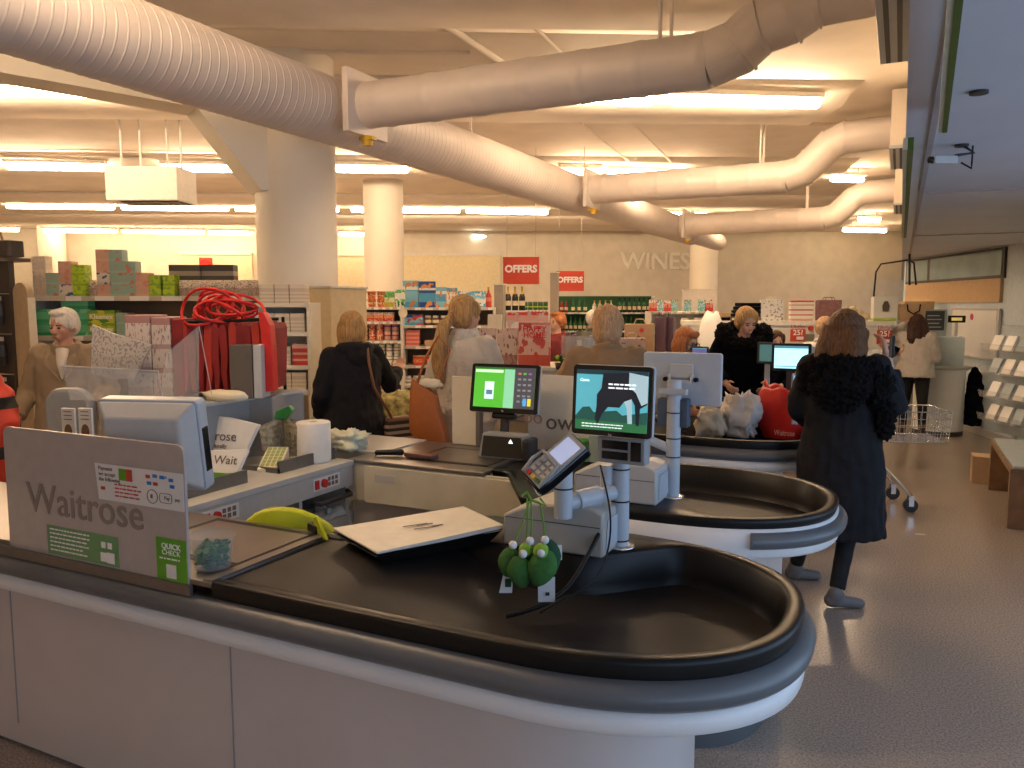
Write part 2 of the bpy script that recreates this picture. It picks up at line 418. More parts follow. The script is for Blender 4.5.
# conduits on the ceiling
def conduit(x0, y0, x1, y1, label, r=.014, z=CZ - .03):
    a, b = atz(x0, y0, z), atz(x1, y1, z)
    tag(build('ceiling_conduit', MB().cyl(a, b, r, n=8), 'ceil'), label, 'conduit')
conduit(408, 0, 520, 75, 'twin conduit running down the ceiling above the near branch duct', .03)
conduit(507, 0, 700, 190, 'thin straight conduit right of the twin conduit on the ceiling', .016)
conduit(560, 107, 640, 170, 'short thin conduit between near and middle branch ducts', .016)
conduit(265, 52, 470, 53, 'cross conduit with a round junction box on the near ceiling', .018)
conduit(500, 119, 880, 125, 'long cross conduit just beyond the near branch duct', .018)
conduit(0, 152, 330, 156, 'cross conduit above the second row of lights at left', .016)
# ---------------------------------------------------------------- fluorescent battens
mat('tube_glow', (1, .9, .7), .5, emit=(1.0, .72, .46), es=54)
mat('tube_glow_mid', (1, .9, .7), .5, emit=(1.0, .72, .45), es=45); mat('tube_glow_far', (1, .9, .7), .5, emit=(1.0, .72, .45), es=24)
mat('tube_glow_cool', (1, 1, .9), .5, emit=(.95, .97, .85), es=22)
LZ = 3.66
def batten(x0, x1, y0, y1, row, k, glow='tube_glow'):
    a, b = atz(x0, y0, LZ), atz(x1, y1, LZ); d = b - a; L = d.length; c = (a + b) / 2
    t = thing('batten_light', row, 'ceiling light', (c.x, c.y, 0), math.atan2(d.y, d.x))
    build('housing', MB().b2((-L / 2, -.052, LZ + .05), (L / 2, .052, LZ + .10)), 'white_paint', t, .003)
    mb = MB().cap((-L / 2 + .07, 0, LZ), (L / 2 - .07, 0, LZ), .05, n=12)
    for v in mb.v: v.z = LZ + (v.z - LZ) * .95
    build('tube', mb, glow, t, label='lit fluorescent tube')
    for s_ in (-1, 1): build('hanger', MB().cyl((s_ * L * .3, 0, LZ + .1), (s_ * L * .3, 0, CZ), .01, n=6), 'white_paint', t)
    return t
ords = ['leftmost', 'second from left', 'third from left', 'fourth from left', 'fifth from left', 'sixth from left', 'seventh from left', 'eighth from left', 'ninth from left', 'tenth from left']
rowsL = {
 'nearest row': [(-150, 8, 90.5, 92), (12, 132, 91, 94), (560, 656, 99, 101), (668, 822, 100, 104)],
 'added unseen row': [(-420, -150, -230, -225), (-60, 200, -225, -222)],  # battens out of view, added to brighten the near ceiling and counters
 'second row': [(-90, 0, 165, 166), (4, 106, 166, 168), (160, 242, 168, 169), (334, 410, 169, 170), (560, 602, 171.5, 172), (606, 685, 172.5, 174), (829, 865, 178.5, 179.5)],
 'third row': [(5, 116, 206, 207.5), (120, 230, 207.5, 209), (234, 340, 209, 210), (350, 461, 210, 211), (465, 549, 211, 212.5), (655, 690, 214, 214.5), (695, 762, 215, 216), (857, 881, 219.5, 220)],
 'farthest row': [(-40, 20, 229, 230), (42, 118, 230.5, 231.5), (121, 205, 231.5, 232.5), (208, 254, 232.8, 233.4), (338, 366, 234, 234.5), (472, 557, 236.5, 238), (561, 646, 238, 239.5), (734, 818, 242, 244), (821, 877, 244, 245.5), (842, 887, 230, 231)],
}
for rn, L_ in rowsL.items():
    for k, (x0, x1, y0, y1) in enumerate(L_):
        batten(x0, x1, y0, y1, 'white fluorescent batten, %s in the %s of lights' % (ords[k], rn), k, 'tube_glow_cool' if (rn == 'farthest row' and k in (5,)) else {'farthest row': 'tube_glow_far', 'third row': 'tube_glow_mid'}.get(rn, 'tube_glow'))
# suspended heater unit
w_, h_, c_, r_ = panel_at(104, 166, 178, 200, 9.0)
t = thing('unit_heater', 'white boxy heater hung from the ceiling left of the column', 'heater', c_, r_)
build('casing', MB().box((0, .25, h_ / 2), (w_, .5, h_)), 'white_paint', t, .01)
build('intake_grille', MB().box((.05, .25, -.004), (w_ * .8, .36, .012)), 'dark_grey', t)
for sx in (-.35, -.12, .2, .36): build('hanger_rod', MB().cyl((sx, .25, h_), (sx, .25, CZ - c_.z), .014, n=8), 'white_paint', t)
# back wall lettering, signs, alarm
WR = SA
def onback(x, y):   # hit on the back wall face
    d = ray(x, y); n = Vector((SV.x, SV.y, 0)); t_ = ((WB - CAM).dot(n)) / d.dot(n); return CAM + d * t_
a, b2_ = onback(620.5, 262), onback(690, 262)
t = thing('wall_lettering', 'large raised WINES letters on the cream back wall', 'sign', ((a + b2_) / 2) - SV * .03, WR)
mat('letter_w', (.95, .92, .82), .5)
me = text_mesh('WINES', .78, .04, bold=.012); w_ = max(v.co.x for v in me.vertices) - min(v.co.x for v in me.vertices); k_ = (b2_ - a).length / w_
me.transform(Matrix.Rotation(PI / 2, 4, 'X') @ Matrix.Diagonal((k_, k_, 1, 1)))
build('letters', me, 'letter_w', t)
def offers(x0, y0, x1, y1, d, lab, ts):
    w_, h_, c_, r_ = panel_at(x0, y0, x1, y1, d)
    t = thing('offers_sign', lab, 'sign', c_, r_)
    build('sign_box', MB().box((0, .06, h_ / 2), (w_, .12, h_)), 'red_sign', t, .004)
    text('lettering', 'OFFERS', ts, 'white_txt', t, (0, -.004, h_ * .55), bold=.006)
    mb = MB()
    for s_ in (-.4, .4): mb.cyl((s_ * w_, .06, h_), (s_ * w_, .06, CZ - c_.z), .004, n=6)
    build('hanging_wire', mb, 'light_grey', t)
offers(503, 257, 539, 284, 11, 'larger red OFFERS sign hanging at left over the drinks aisle', .135)
offers(556, 271, 584, 291, 13, 'smaller red OFFERS sign hanging at right over the drinks aisle', .125)
a = onback(208, 264)
t = thing('fire_bell', 'small round red fire alarm on the back wall left of the near column', 'alarm', a - SV * .22, WR)
build('bell', MB().cyl((0, 0, 0), (0, -.12, 0), .16, .12, n=20), 'red', t); build('backplate', MB().box((0, .09, 0), (.34, .22, .34)), 'red_sign', t, .005)
# cream display boards high on the back wall
mat('board_cream', (.85, .75, .5), .8)
for k, (x0, x1, y0, y1, lab) in enumerate(((182, 253, 255, 283, 'cream fascia panel on back wall left of the near column'), (338, 500, 256, 300, 'long cream fascia panel on back wall behind the grocery shelves'))):
    a, b2_, c2 = onback(x0, y0), onback(x1, y0), onback(x0, y1)
    t = thing('fascia_panel', lab, 'panel', ((a + b2_) / 2).xy.to_3d(), WR); Lw = (b2_.xy - a.xy).length
    build('panel', MB().b2((-Lw / 2, -.12, c2.z), (Lw / 2, -.02, a.z)), 'board_cream', t)
    build('rail', MB().b2((-Lw / 2, -.16, a.z), (Lw / 2, -.02, a.z + .08)), 'white_paint', t)
# CCTV cameras and green fascia rails under the soffit
def cctv(x, y, d, lab, rz):
    p = atd(x, y, d); t = thing('security_camera', lab, 'camera', p, rz)
    build('housing', MB().box((0, 0, 0), (.04, .11, .036)), 'light_grey', t, .006)
    build('lens', MB().cyl((0, -.05, 0), (0, -.07, 0), .015), 'black_pl', t)
    h = 2.42 - p.z
    build('bracket', MB().tube([(0, .05, .02), (.03, .12, h * .4), (0, .08, h)], .007, 8).cyl((0, .08, h - .01), (0, .08, h), .03), 'dark_grey', t)
    build('cable', MB().tube([(0, .08, -.01), (.02, .12, -.04), (.05, .1, -.02), (.05, .1, h * .8)], .004, 6), 'black_pl', t)
cctv(944, 160, 3.6, 'small grey security camera on a bracket under the soffit', math.radians(-60))
cctv(966, 66, 2.65, 'security camera with loose cable partly hidden behind the green rail', math.radians(-35))
mat('rail_green', (.06, .12, .01), .5); mat('rail_cream', (.5, .5, .38), .5)
for (xa, ya, xb, yb, wd, lab) in ((958, -25, 942.5, 133, .03, 'nearer green edged rail hanging under the soffit'), (908, 150, 904, 238, .04, 'farther green edged rail hanging under the soffit')):
    zz = 2.33; a, b2_ = atz(xa, ya, zz), atz(xb, yb, zz); d = b2_ - a; L_ = d.length
    t = thing('hanging_rail', lab, 'rail', (a.x, a.y, 0), math.atan2(d.y, d.x))
    build('rail_body', MB().b2((0, -wd / 2, zz), (L_, wd * .05, zz + .05)), 'rail_green', t); build('light_face', MB().b2((0, wd * .05, zz + .002), (L_, wd / 2, zz + .05)), 'rail_cream', t)
    build('hanger', MB().b2((L_ * .15, -.005, zz + .05), (L_ * .15 + .02, .005, 2.42)).b2((L_ * .9, -.005, zz + .05), (L_ * .9 + .02, .005, 2.42)), 'dark_grey', t)
# ---------------------------------------------------------------- light and world
wd_ = bpy.data.worlds.new('World'); sc.world = wd_; wd_.use_nodes = True
wd_.node_tree.nodes['Background'].inputs[0].default_value = (.45, .52, .68, 1); wd_.node_tree.nodes['Background'].inputs[1].default_value = .6
def area(name, loc, rot, sx, sy, c, e):
    ld = bpy.data.lights.new(name, 'AREA'); ld.shape = 'RECTANGLE'; ld.size = sx; ld.size_y = sy; ld.color = c; ld.energy = e
    o = bpy.data.objects.new(name, ld); col.objects.link(o); o.location = loc; o.rotation_euler = rot; return o
area('daylight', (2.3, .6, 1.5), (0, PI / 2, 0), 1.8, 9.0, (.50, .70, 1.0), 75)   # sky through the front windows
# ================================================================ checkouts
XL, XC, XE, W = -1.80, -.86, -.20, 1.03
def sup(c, a, b, th, e=2.35):
    ct, st = math.cos(th), math.sin(th)
    return (c[0] + a * math.copysign(abs(ct) ** (2 / e), ct), c[1] + b * math.copysign(abs(st) ** (2 / e), st))
def outline(off, xl=XL, n1=18, n2=40):
    """customer-side edge, round end, cashier-side edge of the packing tray, inset by off"""
    a, b, c = XE - XC - off, W / 2 - off, (XC, W / 2)
    near = [(xl + (XC - xl) * i / n1, off) for i in range(n1)]
    arc = [sup(c, a, b, -PI / 2 + PI * i / n2) for i in range(n2 + 1)]
    far = [(x, W - off) for x, y in reversed(near)]
    return near + arc + far
def sstep(a, b, x):
    t = max(0, min(1, (x - a) / (b - a))); return t * t * (3 - 2 * t)
def profile_sweep(mb, path, prof):
    """sweep (outset, z) profile round an open 2-D path"""
    n = len(path); rs = []
    for i, p in enumerate(path):
        a = Vector(path[max(i - 1, 0)]); b_ = Vector(path[min(i + 1, n - 1)]); t = (b_ - a).normalized(); nn = Vector((t.y, -t.x))
        rs.append([Vector((p[0] + nn.x * o, p[1] + nn.y * o, z)) for o, z in prof])
    return mb.rings(rs)
def checkout(ox, oy, s, lab, xl_end, group=None, steel_x=-1.70, full=True, dep=.56):
    t = thing('checkout_counter', lab, 'checkout', (ox, oy, 0), 0, group)
    xf = lambda v: Vector((v.x, s * v.y, v.z))
    N = lambda: MB(xf)
    zt = .88
    Xs = steel_x - ox + ox  # local x of the steel/belt joint
    # black tray: rim, ledge, basin
    O = outline(0, XL); I = outline(.032, XL)
    dg = lambda x, off: min(1e9, .56 + max(0, x + 1.72) / .30 * (W - .56)) - off
    O = [(x, min(y, dg(x, 0))) if i > len(O) // 2 else (x, y) for i, (x, y) in enumerate(O)]; I = [(x, min(y, dg(x, .032))) if i > len(I) // 2 else (x, y) for i, (x, y) in enumerate(I)]
    def zf(x): return .872 - .125 * sstep(-1.5, -1.02, x)
    def cl(x): return W - .31 + .28 * sstep(-.96, -.55, x)
    I = [(x, min(y, cl(x))) if i > len(I) // 2 else (x, y) for i, (x, y) in enumerate(I)]
    n = len(O); mb = N()
    def fan(i, q):  # shift inner points toward the basin centre
        x, y = I[i]; cx, cy = max(-1.6, min(x, XC)), .46; d = Vector((cx - x, cy - y))
        if d.length > 1e-6: d.normalize()
        return (x + d.x * q, y + d.y * q)
    rs = []
    for i in range(n):
        (xo, yo) = O[i]; a = Vector(O[max(i - 1, 0)]); b_ = Vector(O[min(i + 1, n - 1)]); tt = (b_ - a).normalized(); nn = Vector((tt.y, -tt.x))
        x1, y1 = I[i]; x2, y2 = fan(i, .012); x3, y3 = fan(i, .03); z = zf(x1)
        rs.append([Vector((xo - .004 * nn.x, yo - .004 * nn.y, .826 if full else .84)), Vector((xo + .004 * nn.x, yo + .004 * nn.y, .865)), Vector((xo, yo, zt - .003)), Vector((xo - .006 * nn.x, yo - .006 * nn.y, zt)),
                   Vector((x1, y1, zt)), Vector((x2, y2, zt - .008)), Vector((x2, y2, min(zt - .01, z + .03))), Vector((x3, y3, z))])
    fs = []; m = 8; vs = [p for r in rs for p in r]
    for i in range(n - 1):
        for k in range(m - 1): fs.append((i * m + k, i * m + k + 1, (i + 1) * m + k + 1, (i + 1) * m + k))
    mb.add(vs, fs, True)
    build('tray_rim', mb, 'black_pl', t)
    mb = N(); vs = []; fs = []
    h = n // 2
    ins = [Vector((*fan(i, .028), zf(I[i][0]))) for i in range(n)]
    for i in range(h):
        a, b_ = ins[i], ins[n - 1 - i]
        for k in range(9): vs.append(a.lerp(b_, k / 8))
    for i in range(h - 1):
        for k in range(8): fs.append((i * 9 + k, i * 9 + k + 1, (i + 1) * 9 + k + 1, (i + 1) * 9 + k))
    mb.add(vs, fs, True); build('packing_belt', mb, 'belt', t)
    # bumper, skirt, base
    xe = xl_end
    path = [(xe, 0)] + [p for p in outline(0, XL)][:-14]
    path = [(xe, 0), (xe * .6 + XL * .4, 0)] + outline(0, XL)[:-14 if full else -13]
    if full:
        prof = [(-.02, .828)] + [(.035 * math.sin(PI * k / 10) ** .6 if 0 < k < 10 else 0, .828 - .076 * k / 10) for k in range(11)] + [(-.02, .752)]
        build('bumper', profile_sweep(N(), path, prof), 'bumper', t)
        sk = [(-.03, .752), (.010, .752), (.010, .700), (-.002, .692), (-.03, .692)]
    else:
        bp_ = [sup((XC, W / 2), XE - XC, W / 2, -PI / 2 + PI * i / 40) for i in range(12, 34)]
        if s < 0: build('bumper_block', profile_sweep(N(), bp_, [(-.02, .83)] + [(.04 * math.sin(PI * k / 10) ** .5 if 0 < k < 10 else 0, .83 - .07 * k / 10) for k in range(11)] + [(-.02, .76)]), 'bumper', t)
        sk = [(-.03, .84), (.004, .84), (.008, .735), (-.002, .725), (-.03, .725)]
    build('skirt', profile_sweep(N(), path, sk), 'white_lam2', t)
    # body
    mb = N(); bs = []
    end = [sup((-1.0, W / 2), .51 if full else .57, W / 2 - (.12 if full else .0), -PI / 2 + PI * i / 20, 2.4 if full else 3.6) for i in range(21)]
    body = [(xe, .12), (-1.9, .12)] + end + [(-1.50, W - (.12 if full else .0)), (-1.50, dep - .04), (xe, dep - .04)]
    seams = [-2.98, -1.86] if s > 0 else [-2.3, -1.7]
    mb.prism(body, .70 - (.015 if full else .09), (0, 0, .015 if full else .09)); build('body_panels', mb, 'white_lam', t)
    ph = .015 if full else .09
    build('plinth', N().prism([(x, y + .012 if y < .3 else y - .012) for x, y in body], ph, (0, 0, .0)), 'bumper', t)
    if not full:
        build('end_base', N().lathe([(.34, .10), (.34, .74)], (-.78, .81, 0), 40), 'white_lam', t); build('end_plinth', N().lathe([(.345, 0), (.345, .10)], (-.78, .81, 0), 40), 'bumper', t)
    for q in seams: build('panel_seam', N().box((q, .119, .36), (.005, .004, .53)), 'grey_pl', t)
    # worktop (cashier section)
    mb = N().prism([(xe, -.002), (XL, -.002), (XL, dep), (xe, dep)], .018, (0, 0, .859)); build('worktop', mb, 'steel', t, .003)
    build('scanner_plate', N().b2((-2.3, .16, .877), (-1.86, .50, .8805)), 'steel', t)
    build('scanner_surround', N().b2((-2.33, .13, .8775), (-1.83, .53, .879)), 'black_pl', t)
    build('side_apron', N().b2((xe, dep - .04, .66), (-1.62, dep - .01, .859)), 'cream_lam', t)
    build('belt_edge', N().b2((XL - .035, .0, .8765), (XL, .54, .884)), 'steel', t)
    return t
C1 = checkout(0, 1.66, 1, 'nearest checkout counter with black packing tray and grey bumper, in the foreground', -4.6)
C2 = checkout(0, 4.03, -1, 'second checkout counter, directly behind the nearest one, with rounded black tray', -2.62, full=False, dep=.66)
C3 = checkout(-.16, 4.85, 1, 'third checkout counter, carrying the red shopping bag', -1.85)
C4 = checkout(-.35, 7.15, -1, 'fourth checkout counter, in front of the person in a fur collar', -2.3)
C5 = checkout(-.35, 8.6, 1, 'fifth checkout counter, farthest in the row of tills', -1.9)
# grey clip-on bumper block on second counter's tray end
mb = MB(); path = [sup((XC, W / 2), XE - XC, W / 2, -PI / 2 + PI * i / 40) for i in range(40, 18, -1)]
# frosted screen of the nearest counter
mat('frosted', (.50, .45, .42), .35, var=.05, alpha=.86)
t = thing('counter_screen', 'frosted acrylic screen with shop name, payment and scanning notices on nearest counter', 'screen panel', (-2.315, 1.655, .878))
x0_, x1_, zh = -.44, .425, .405
pts = [(x0_, -.03), (x1_, -.03)] + [(x1_ - .03 + .03 * math.cos(a), zh - .03 + .03 * math.sin(a)) for a in [PI / 2 * k / 5 for k in range(6)]] + [(x0_ + .03 - .03 * math.sin(a), zh - .03 + .03 * math.cos(a)) for a in [PI / 2 * k / 5 for k in range(6)]]
build('acrylic_sheet', MB().prism(pts, .010, (0, 0, 0), 'y'), 'frosted', t, .002)
build('base_rail', MB().b2((-2.2, -.012, -.05), (.44, .0, -.018)), 'steel_dark', t)
mat('etched', (.26, .215, .18), .6)
text('lettering', 'Waitrose', .143, 'etched', t, (-.04, -.002, .168), bold=.001, sx=1.04)
st = build('payment_sticker', MB().prism([(-.04, .235), (.40, .235), (.40, .378), (-.055, .378)], -.0012, (0, 0, 0), 'y'), 'white_pl', t, label='white payment notice with card logos'); st.location = (.08, -.0035, .014); st.scale = (.86, 1, .81)
for i, (s_, y) in enumerate((('Payment', .36), ('we accept', .338), ('the following', .317))): text('lettering', s_, .022, 'grey_txt', st, (-.035, -.0015, y), align='LEFT')
build('card_logo', MB().b2((.075, -.0022, .322), (.145, -.001, .368)), 'green', st)
build('card_logo', MB().b2((.115, -.0028, .322), (.145, -.0012, .368)), 'red_sign', st)
for i, (x, z, m_) in enumerate(((.215, .345, 'red_sign'), (.25, .35, 'blue'), (.285, .348, 'blue'), (.33, .342, 'blue'), (.22, .32, 'blue'), (.252, .32, 'red_sign'), (.335, .318, 'blue'), (-.025, .275, 'red_sign'))):
    build('card_logo', MB().b2((x, -.0022, z), (x + .022, -.001, z + .013)), m_, st)
text('lettering', 'VISA', .016, 'blue', st, (.305, -.0015, .356)); 
lines(st, .05, .19, .303, 4, .015, .006, 'red_sign')
mb = MB().tube([(.245 + .026 * math.cos(a), -.002, .277 + .026 * math.sin(a)) for a in [2 * PI * k / 20 for k in range(20)]], .0015, 5, closed=True)
mb.b2((.236, -.0025, .27), (.246, -.001, .285)); build('contactless_symbol', mb, 'grey_txt', st)
mb = MB().tube([(x, -.002, z) for x, z in rrect(.06, .036, .01, 3, .312, .277)], .0012, 5, closed=True); build('pay_symbol', mb, 'grey_txt', st)
text('lettering', 'Pay', .02, 'grey_txt', st, (.318, -.0015, .277)); text('lettering', 'pay', .018, 'grey_txt', st, (.37, -.0015, .277))
g = build('green_notice', MB().prism([(-.265, .02), (.085, .02), (.085, .118), (-.265, .118)], -.0012, (0, 0, 0), 'y'), 'green_pale', t, label='pale green notice seen through from behind'); g.location = (.035, 0, -.032)
lines(g, -.25, -.03, .106, 6, .014, .005, 'white_txt')
mb = MB()
for x, z, q in ((.005, .085, .02), (.035, .085, .02), (.0, .045, .03), (.03, .045, .035)): mb.b2((x, -.002, z - q / 2), (x + q, -.001, z + q / 2))
build('drawing', mb, 'white_txt', g)
g = build('quick_check_sticker', MB().prism([(.285, .005), (.425, .005), (.425, .165), (.285, .165)], -.0012, (0, 0, 0), 'y'), 'green', t, label='bright green quick check sticker'); g.location = (.03, 0, -.028); g.scale = (.92, 1, .86)
text('lettering', 'QUICK', .028, 'white_txt', g, (.355, -.0015, .135), bold=.0005); text('lettering', 'CHECK', .026, 'white_txt', g, (.355, -.0015, .112)); lines(g, .30, .41, .09, 1, .01, .006, 'white_txt')
build('printed_square', MB().b2((.33, -.002, .02), (.375, -.001, .07)), 'white_pl', g)
# clear tub of green tokens
t = thing('token_tub', 'clear plastic tub full of green tokens beside the frosted screen', 'tub', (-1.90, 1.76, .8805))
mat('clear', (.6, .66, .68), .1, alpha=.12, var=.01)
build('tub', MB().lathe([(.055, 0), (.070, .095), (.073, .098), (.073, .105), (.068, .105), (.066, .095), (.052, .004)], n=28), 'clear', t)
mb = MB()
for k in range(190):
    a, r = random.random() * 2 * PI, math.sqrt(random.random()) * .047; z = .012 + random.random() * .062
    m_ = rotm('X', random.uniform(-.8, .8)) @ rotm('Y', random.uniform(-.8, .8)); c = Vector((r * math.cos(a), r * math.sin(a), z))
    mb.tube([c - m_ @ Vector((0, 0, .0012)), c + m_ @ Vector((0, 0, .0012))], .0105, 10)
o = build('token', mb, mat('token_green', (.01, .13, .03), .4), t); o['kind'] = 'stuff'
# white topped counter lid on black wedge
t = thing('sloping_stand', 'white board with printed lines on a sloping black base beside the tray', 'board', (-1.465, 2.275, .875), math.radians(33))
w2, d2 = .36, .50
R_ = rotm('X', math.radians(0))
Q = [(-.19, -.24), (.16, -.26), (.21, .22), (-.13, .25)]
Pz = atz
q4 = [(-1.745, 2.145), (-1.44, 1.985), (-1.20, 2.40), (-1.45, 2.56)]
t.rotation_euler.z = 0; t.location = (-1.46, 2.27, .875)
q4 = [(x + 1.46, y - 2.27) for x, y in q4]
def frus(q, z0, z1, sh0, dz=(0, 0, 0, 0)):
    vs = [(x * sh0, y * sh0, z0) for x, y in q] + [(x, y, z1 + k) for (x, y), k in zip(q, dz)]
    return MB().add(vs, [(3, 2, 1, 0), (4, 5, 6, 7), (0, 1, 5, 4), (1, 2, 6, 5), (2, 3, 7, 6), (3, 0, 4, 7)])
build('base_wedge', frus(q4, .0, .042, .82, (-.005, -.005, .01, .01)), 'black_pl', t, .003)
build('white_board', frus([(x * .985, y * .985) for x, y in q4], .044, .056, 1, (-.005, -.005, .01, .01)), mat('board_white', (.72, .68, .6), .45), t, .002)
for k, (dx, dy, L_) in enumerate(((-.02, .0, .09), (.005, .02, .06), (.03, -.01, .09), (.05, .03, .04))):
    build('printed_line', MB().box((dx, dy, .0625), (L_, .008, .001), math.radians(55)), 'grey_txt', t)
# printer housings
def printer(x, y, s, lab, z=.88):
    t = thing('till_printer', lab, 'printer', (x, y, z), 0)
    mb = MB(); prof = [(-.18, 0), (.18, 0), (.18, .145), (.13, .165), (-.07, .155), (-.18, .105)]
    mb.prism(prof, .20, (0, -.10, 0), 'y'); build('casing', mb, 'light_grey' if s < 0 else mat('printer_grey', (.42, .41, .38), .5), t, .008)
    build('side_panel', MB().prism([(-.075, .02), (.075, .02), (.06, .12), (-.06, .12)], .006, (.18, 0, 0), 'x'), 'pole_grey', t, .003)
    build('paper_slot', MB().box((.07, -.03, .163), (.12, .10, .004), m=rotm('Y', -.02)), 'white_pl', t)
    build('lid_seam', MB().b2((-.17, -.1015, .098), (.17, -.0995, .1005)), 'dark_grey', t)
    return t
printer(-1.01, 2.47, 1, 'cream till printer under the card terminal on nearest counter')
printer(-1.04, 3.20, -1, 'cream till printer on the second counter beside the pole')
# monitors
mat('scr_black', (.008, .008, .01), .2)
def emi(name, c, e=1.0): return mat(name, c, .6, var=0, emit=c, es=e)
def screen_body(t, w, h, zc, tilt=0, thick=.03, backm='pole_grey', y=0):
    """flat monitor whose face looks towards -y"""
    b_ = build('bezel', MB().prism(rrect(w, h, .012), thick * .5, (0, 0, 0), 'y'), 'scr_black', t)
    bk = build('back_shell', MB().prism(rrect(w + .004, h + .004, .014), thick * .6, (0, thick * .5, 0), 'y'), backm, t, .004)
    return b_, bk
def monitor(lab, loc, rz, w, h, tilt=0, backm='pole_grey'):
    t = thing('till_monitor', lab, 'monitor', loc, rz); t.rotation_euler = (tilt, 0, rz)
    screen_body(t, w, h, 0, backm=backm); return t
# cow advert screen on the nearest counter's pole
PX, PY = -.825, 2.53
def pole(x, y, lab, top, rings=(.23, .40, .50), z=.88):
    t = thing('display_pole', lab, 'pole', (x, y, z))
    build('tube', MB().cyl((0, 0, 0), (0, 0, top), .030, n=20), 'pole_grey', t)
    build('floor_flange', MB().lathe([(.052, 0), (.052, .004), (.036, .007), (.031, .007)], n=24), 'chrome', t, label='bright round flange')
    for r in rings: build('collar', MB().cyl((0, 0, r), (0, 0, r + .005), .0315, n=20), 'black_pl', t)
    return t
p = pole(PX, PY, 'grey display pole on the nearest counter holding the cow screen', .36, (.02, .155, .265))
build('side_socket', MB().cyl((-.043, -.02, .2), (-.043, -.02, .28), .022, n=16), 'pole_grey', p)
build('head_bracket', MB().lathe([(.024, .30), (.05, .345), (.05, .36)], n=18), 'pole_grey', p)
t = monitor('customer monitor showing a grazing cow advert, on the nearest pole', (-.835, 2.45, 1.385), math.radians(-3), .275, .23, math.radians(-4))
e1 = build('screen', MB().b2((-.125, -.0012, -.098), (.125, 0, .1)), emi('scr_sky', (.10, .42, .50), .55), t)
poly('screen_header', [(-.125, .085), (.125, .085), (.125, .1), (-.125, .1)], emi('scr_dk', (.02, .06, .08), .3), e1, -.0012, .0004)
poly('grass', [(-.125, -.098), (.125, -.098), (.125, -.055), (.03, -.06), (-.03, -.05), (-.125, -.06)], emi('scr_grass', (.03, .16, .06), .5), e1, -.0012, .0004)
poly('trees', [(-.125, -.055), (-.1, -.025), (-.075, -.022), (-.06, -.04), (.02, -.03), (.04, -.045), (.125, -.03), (.125, -.07), (-.125, -.065)], emi('scr_tree', (.02, .10, .08), .4), e1, -.0012, .0007)
poly('cow', [(-.03, .09), (.09, .095), (.124, .08), (.124, -.005), (.10, -.02), (.098, -.075), (.088, -.075), (.082, -.01), (.07, .01), (.045, .0), (.03, -.02), (-.01, -.02), (-.03, -.045), (-.045, -.08), (-.055, -.06), (-.05, -.02), (-.05, .02), (-.035, .04)], emi('scr_cow', (.015, .02, .03), .3), e1, -.0012, .001)
poly('cow_patch', [(.06, .095), (.124, .085), (.124, .0), (.105, -.01), (.085, .03), (.06, .05)], emi('scr_white', (.40, .55, .60), .5), e1, -.0012, .0014)
poly('cow_patch', [(.045, .0), (.07, .01), (.075, -.07), (.06, -.07), (.055, -.02)], emi('scr_white', (.4, .55, .6), .5), e1, -.0012, .0014)
emi('scr_txt', (.8, .85, .85), .8); lines(e1, -.01, .10, .055, 2, .012, .005, 'scr_txt', -.003); lines(e1, -.10, .05, -.078, 2, .009, .003, 'scr_txt', -.003); text('caption', 'Cows', .014, 'scr_txt', e1, (-.095, -.003, .065))
text('brand_mark', 'hp', .012, 'light_grey', t, (-.0, -.001, -.111))
# customer price display below it
t = thing('price_display', 'grey two-line price display under the cow screen', 'display', (-.80, 2.455, 1.185), math.radians(-4))
build('casing', MB().box((0, .02, .037), (.165, .05, .085)), 'grey_pl', t, .004)
build('display_window', MB().b2((-.065, -.008, .042), (.025, -.004, .07)), 'scr_black', t); build('display_window', MB().b2((-.065, -.008, .008), (.025, -.004, .034)), 'scr_black', t)
build('sensor_window', MB().b2((.035, -.008, .008), (.07, -.004, .07)), 'scr_black', t)
# card terminal on its arm
t = thing('terminal_arm', 'grey cranked arm carrying the card terminal off the display pole', 'arm', (-.845, 2.50, .88))
TX, TY = -.055, -.26
arm = [(0.005, -.0, .19), (-.035, -.155, .18), (-.105, -.155, .175)]
build('horizontal_tube', MB().cyl(arm[0], arm[2], .025, n=18), 'pole_grey', t)
build('cable_clip', MB().cyl((-.03, -.048, .187), (-.08, -.118, .179), .033, n=18), 'pole_grey', t)
build('upright_tube', MB().cyl((-.111, -.16, .13), (-.111, -.16, .30), .030, n=18), 'pole_grey', t)
build('collar', MB().cyl((-.111, -.16, .225), (-.111, -.16, .23), .0315, n=18), 'black_pl', t)
term = thing('card_terminal', 'grey chip and PIN card terminal tilted towards the left, mistletoe hanging from it', 'card reader', atd(560, 467, 2.40), math.radians(-42)); term.scale = (.95,) * 3
term.rotation_euler = (rotm('Z', math.radians(-50)) @ rotm('X', math.radians(38)) @ rotm('Y', math.radians(36))).to_euler()
body = MB().prism([(-.045, -.105), (.045, -.105), (.05, -.06), (.047, .10), (-.047, .10), (-.05, -.06)], .045, (0, 0, 0))
build('casing', body, 'scr_black', term, .008)
build('face_plate', MB().prism([(-.04, -.10), (.04, -.10), (.045, -.06), (.042, .095), (-.042, .095), (-.045, -.06)], .008, (0, 0, .044)), 'grey_pl', term, .003)
build('screen', MB().b2((-.032, .0, .052), (.032, .08, .0535)), emi('scr_lcd', (.28, .33, .50), .6), term)
build('keypad_guard', MB().tube([(-.042, -.1, .055), (-.046, -.05, .07), (-.04, -.012, .072), (.04, -.012, .072), (.046, -.05, .07), (.042, -.1, .055)], .006, 8), 'grey_pl', term)
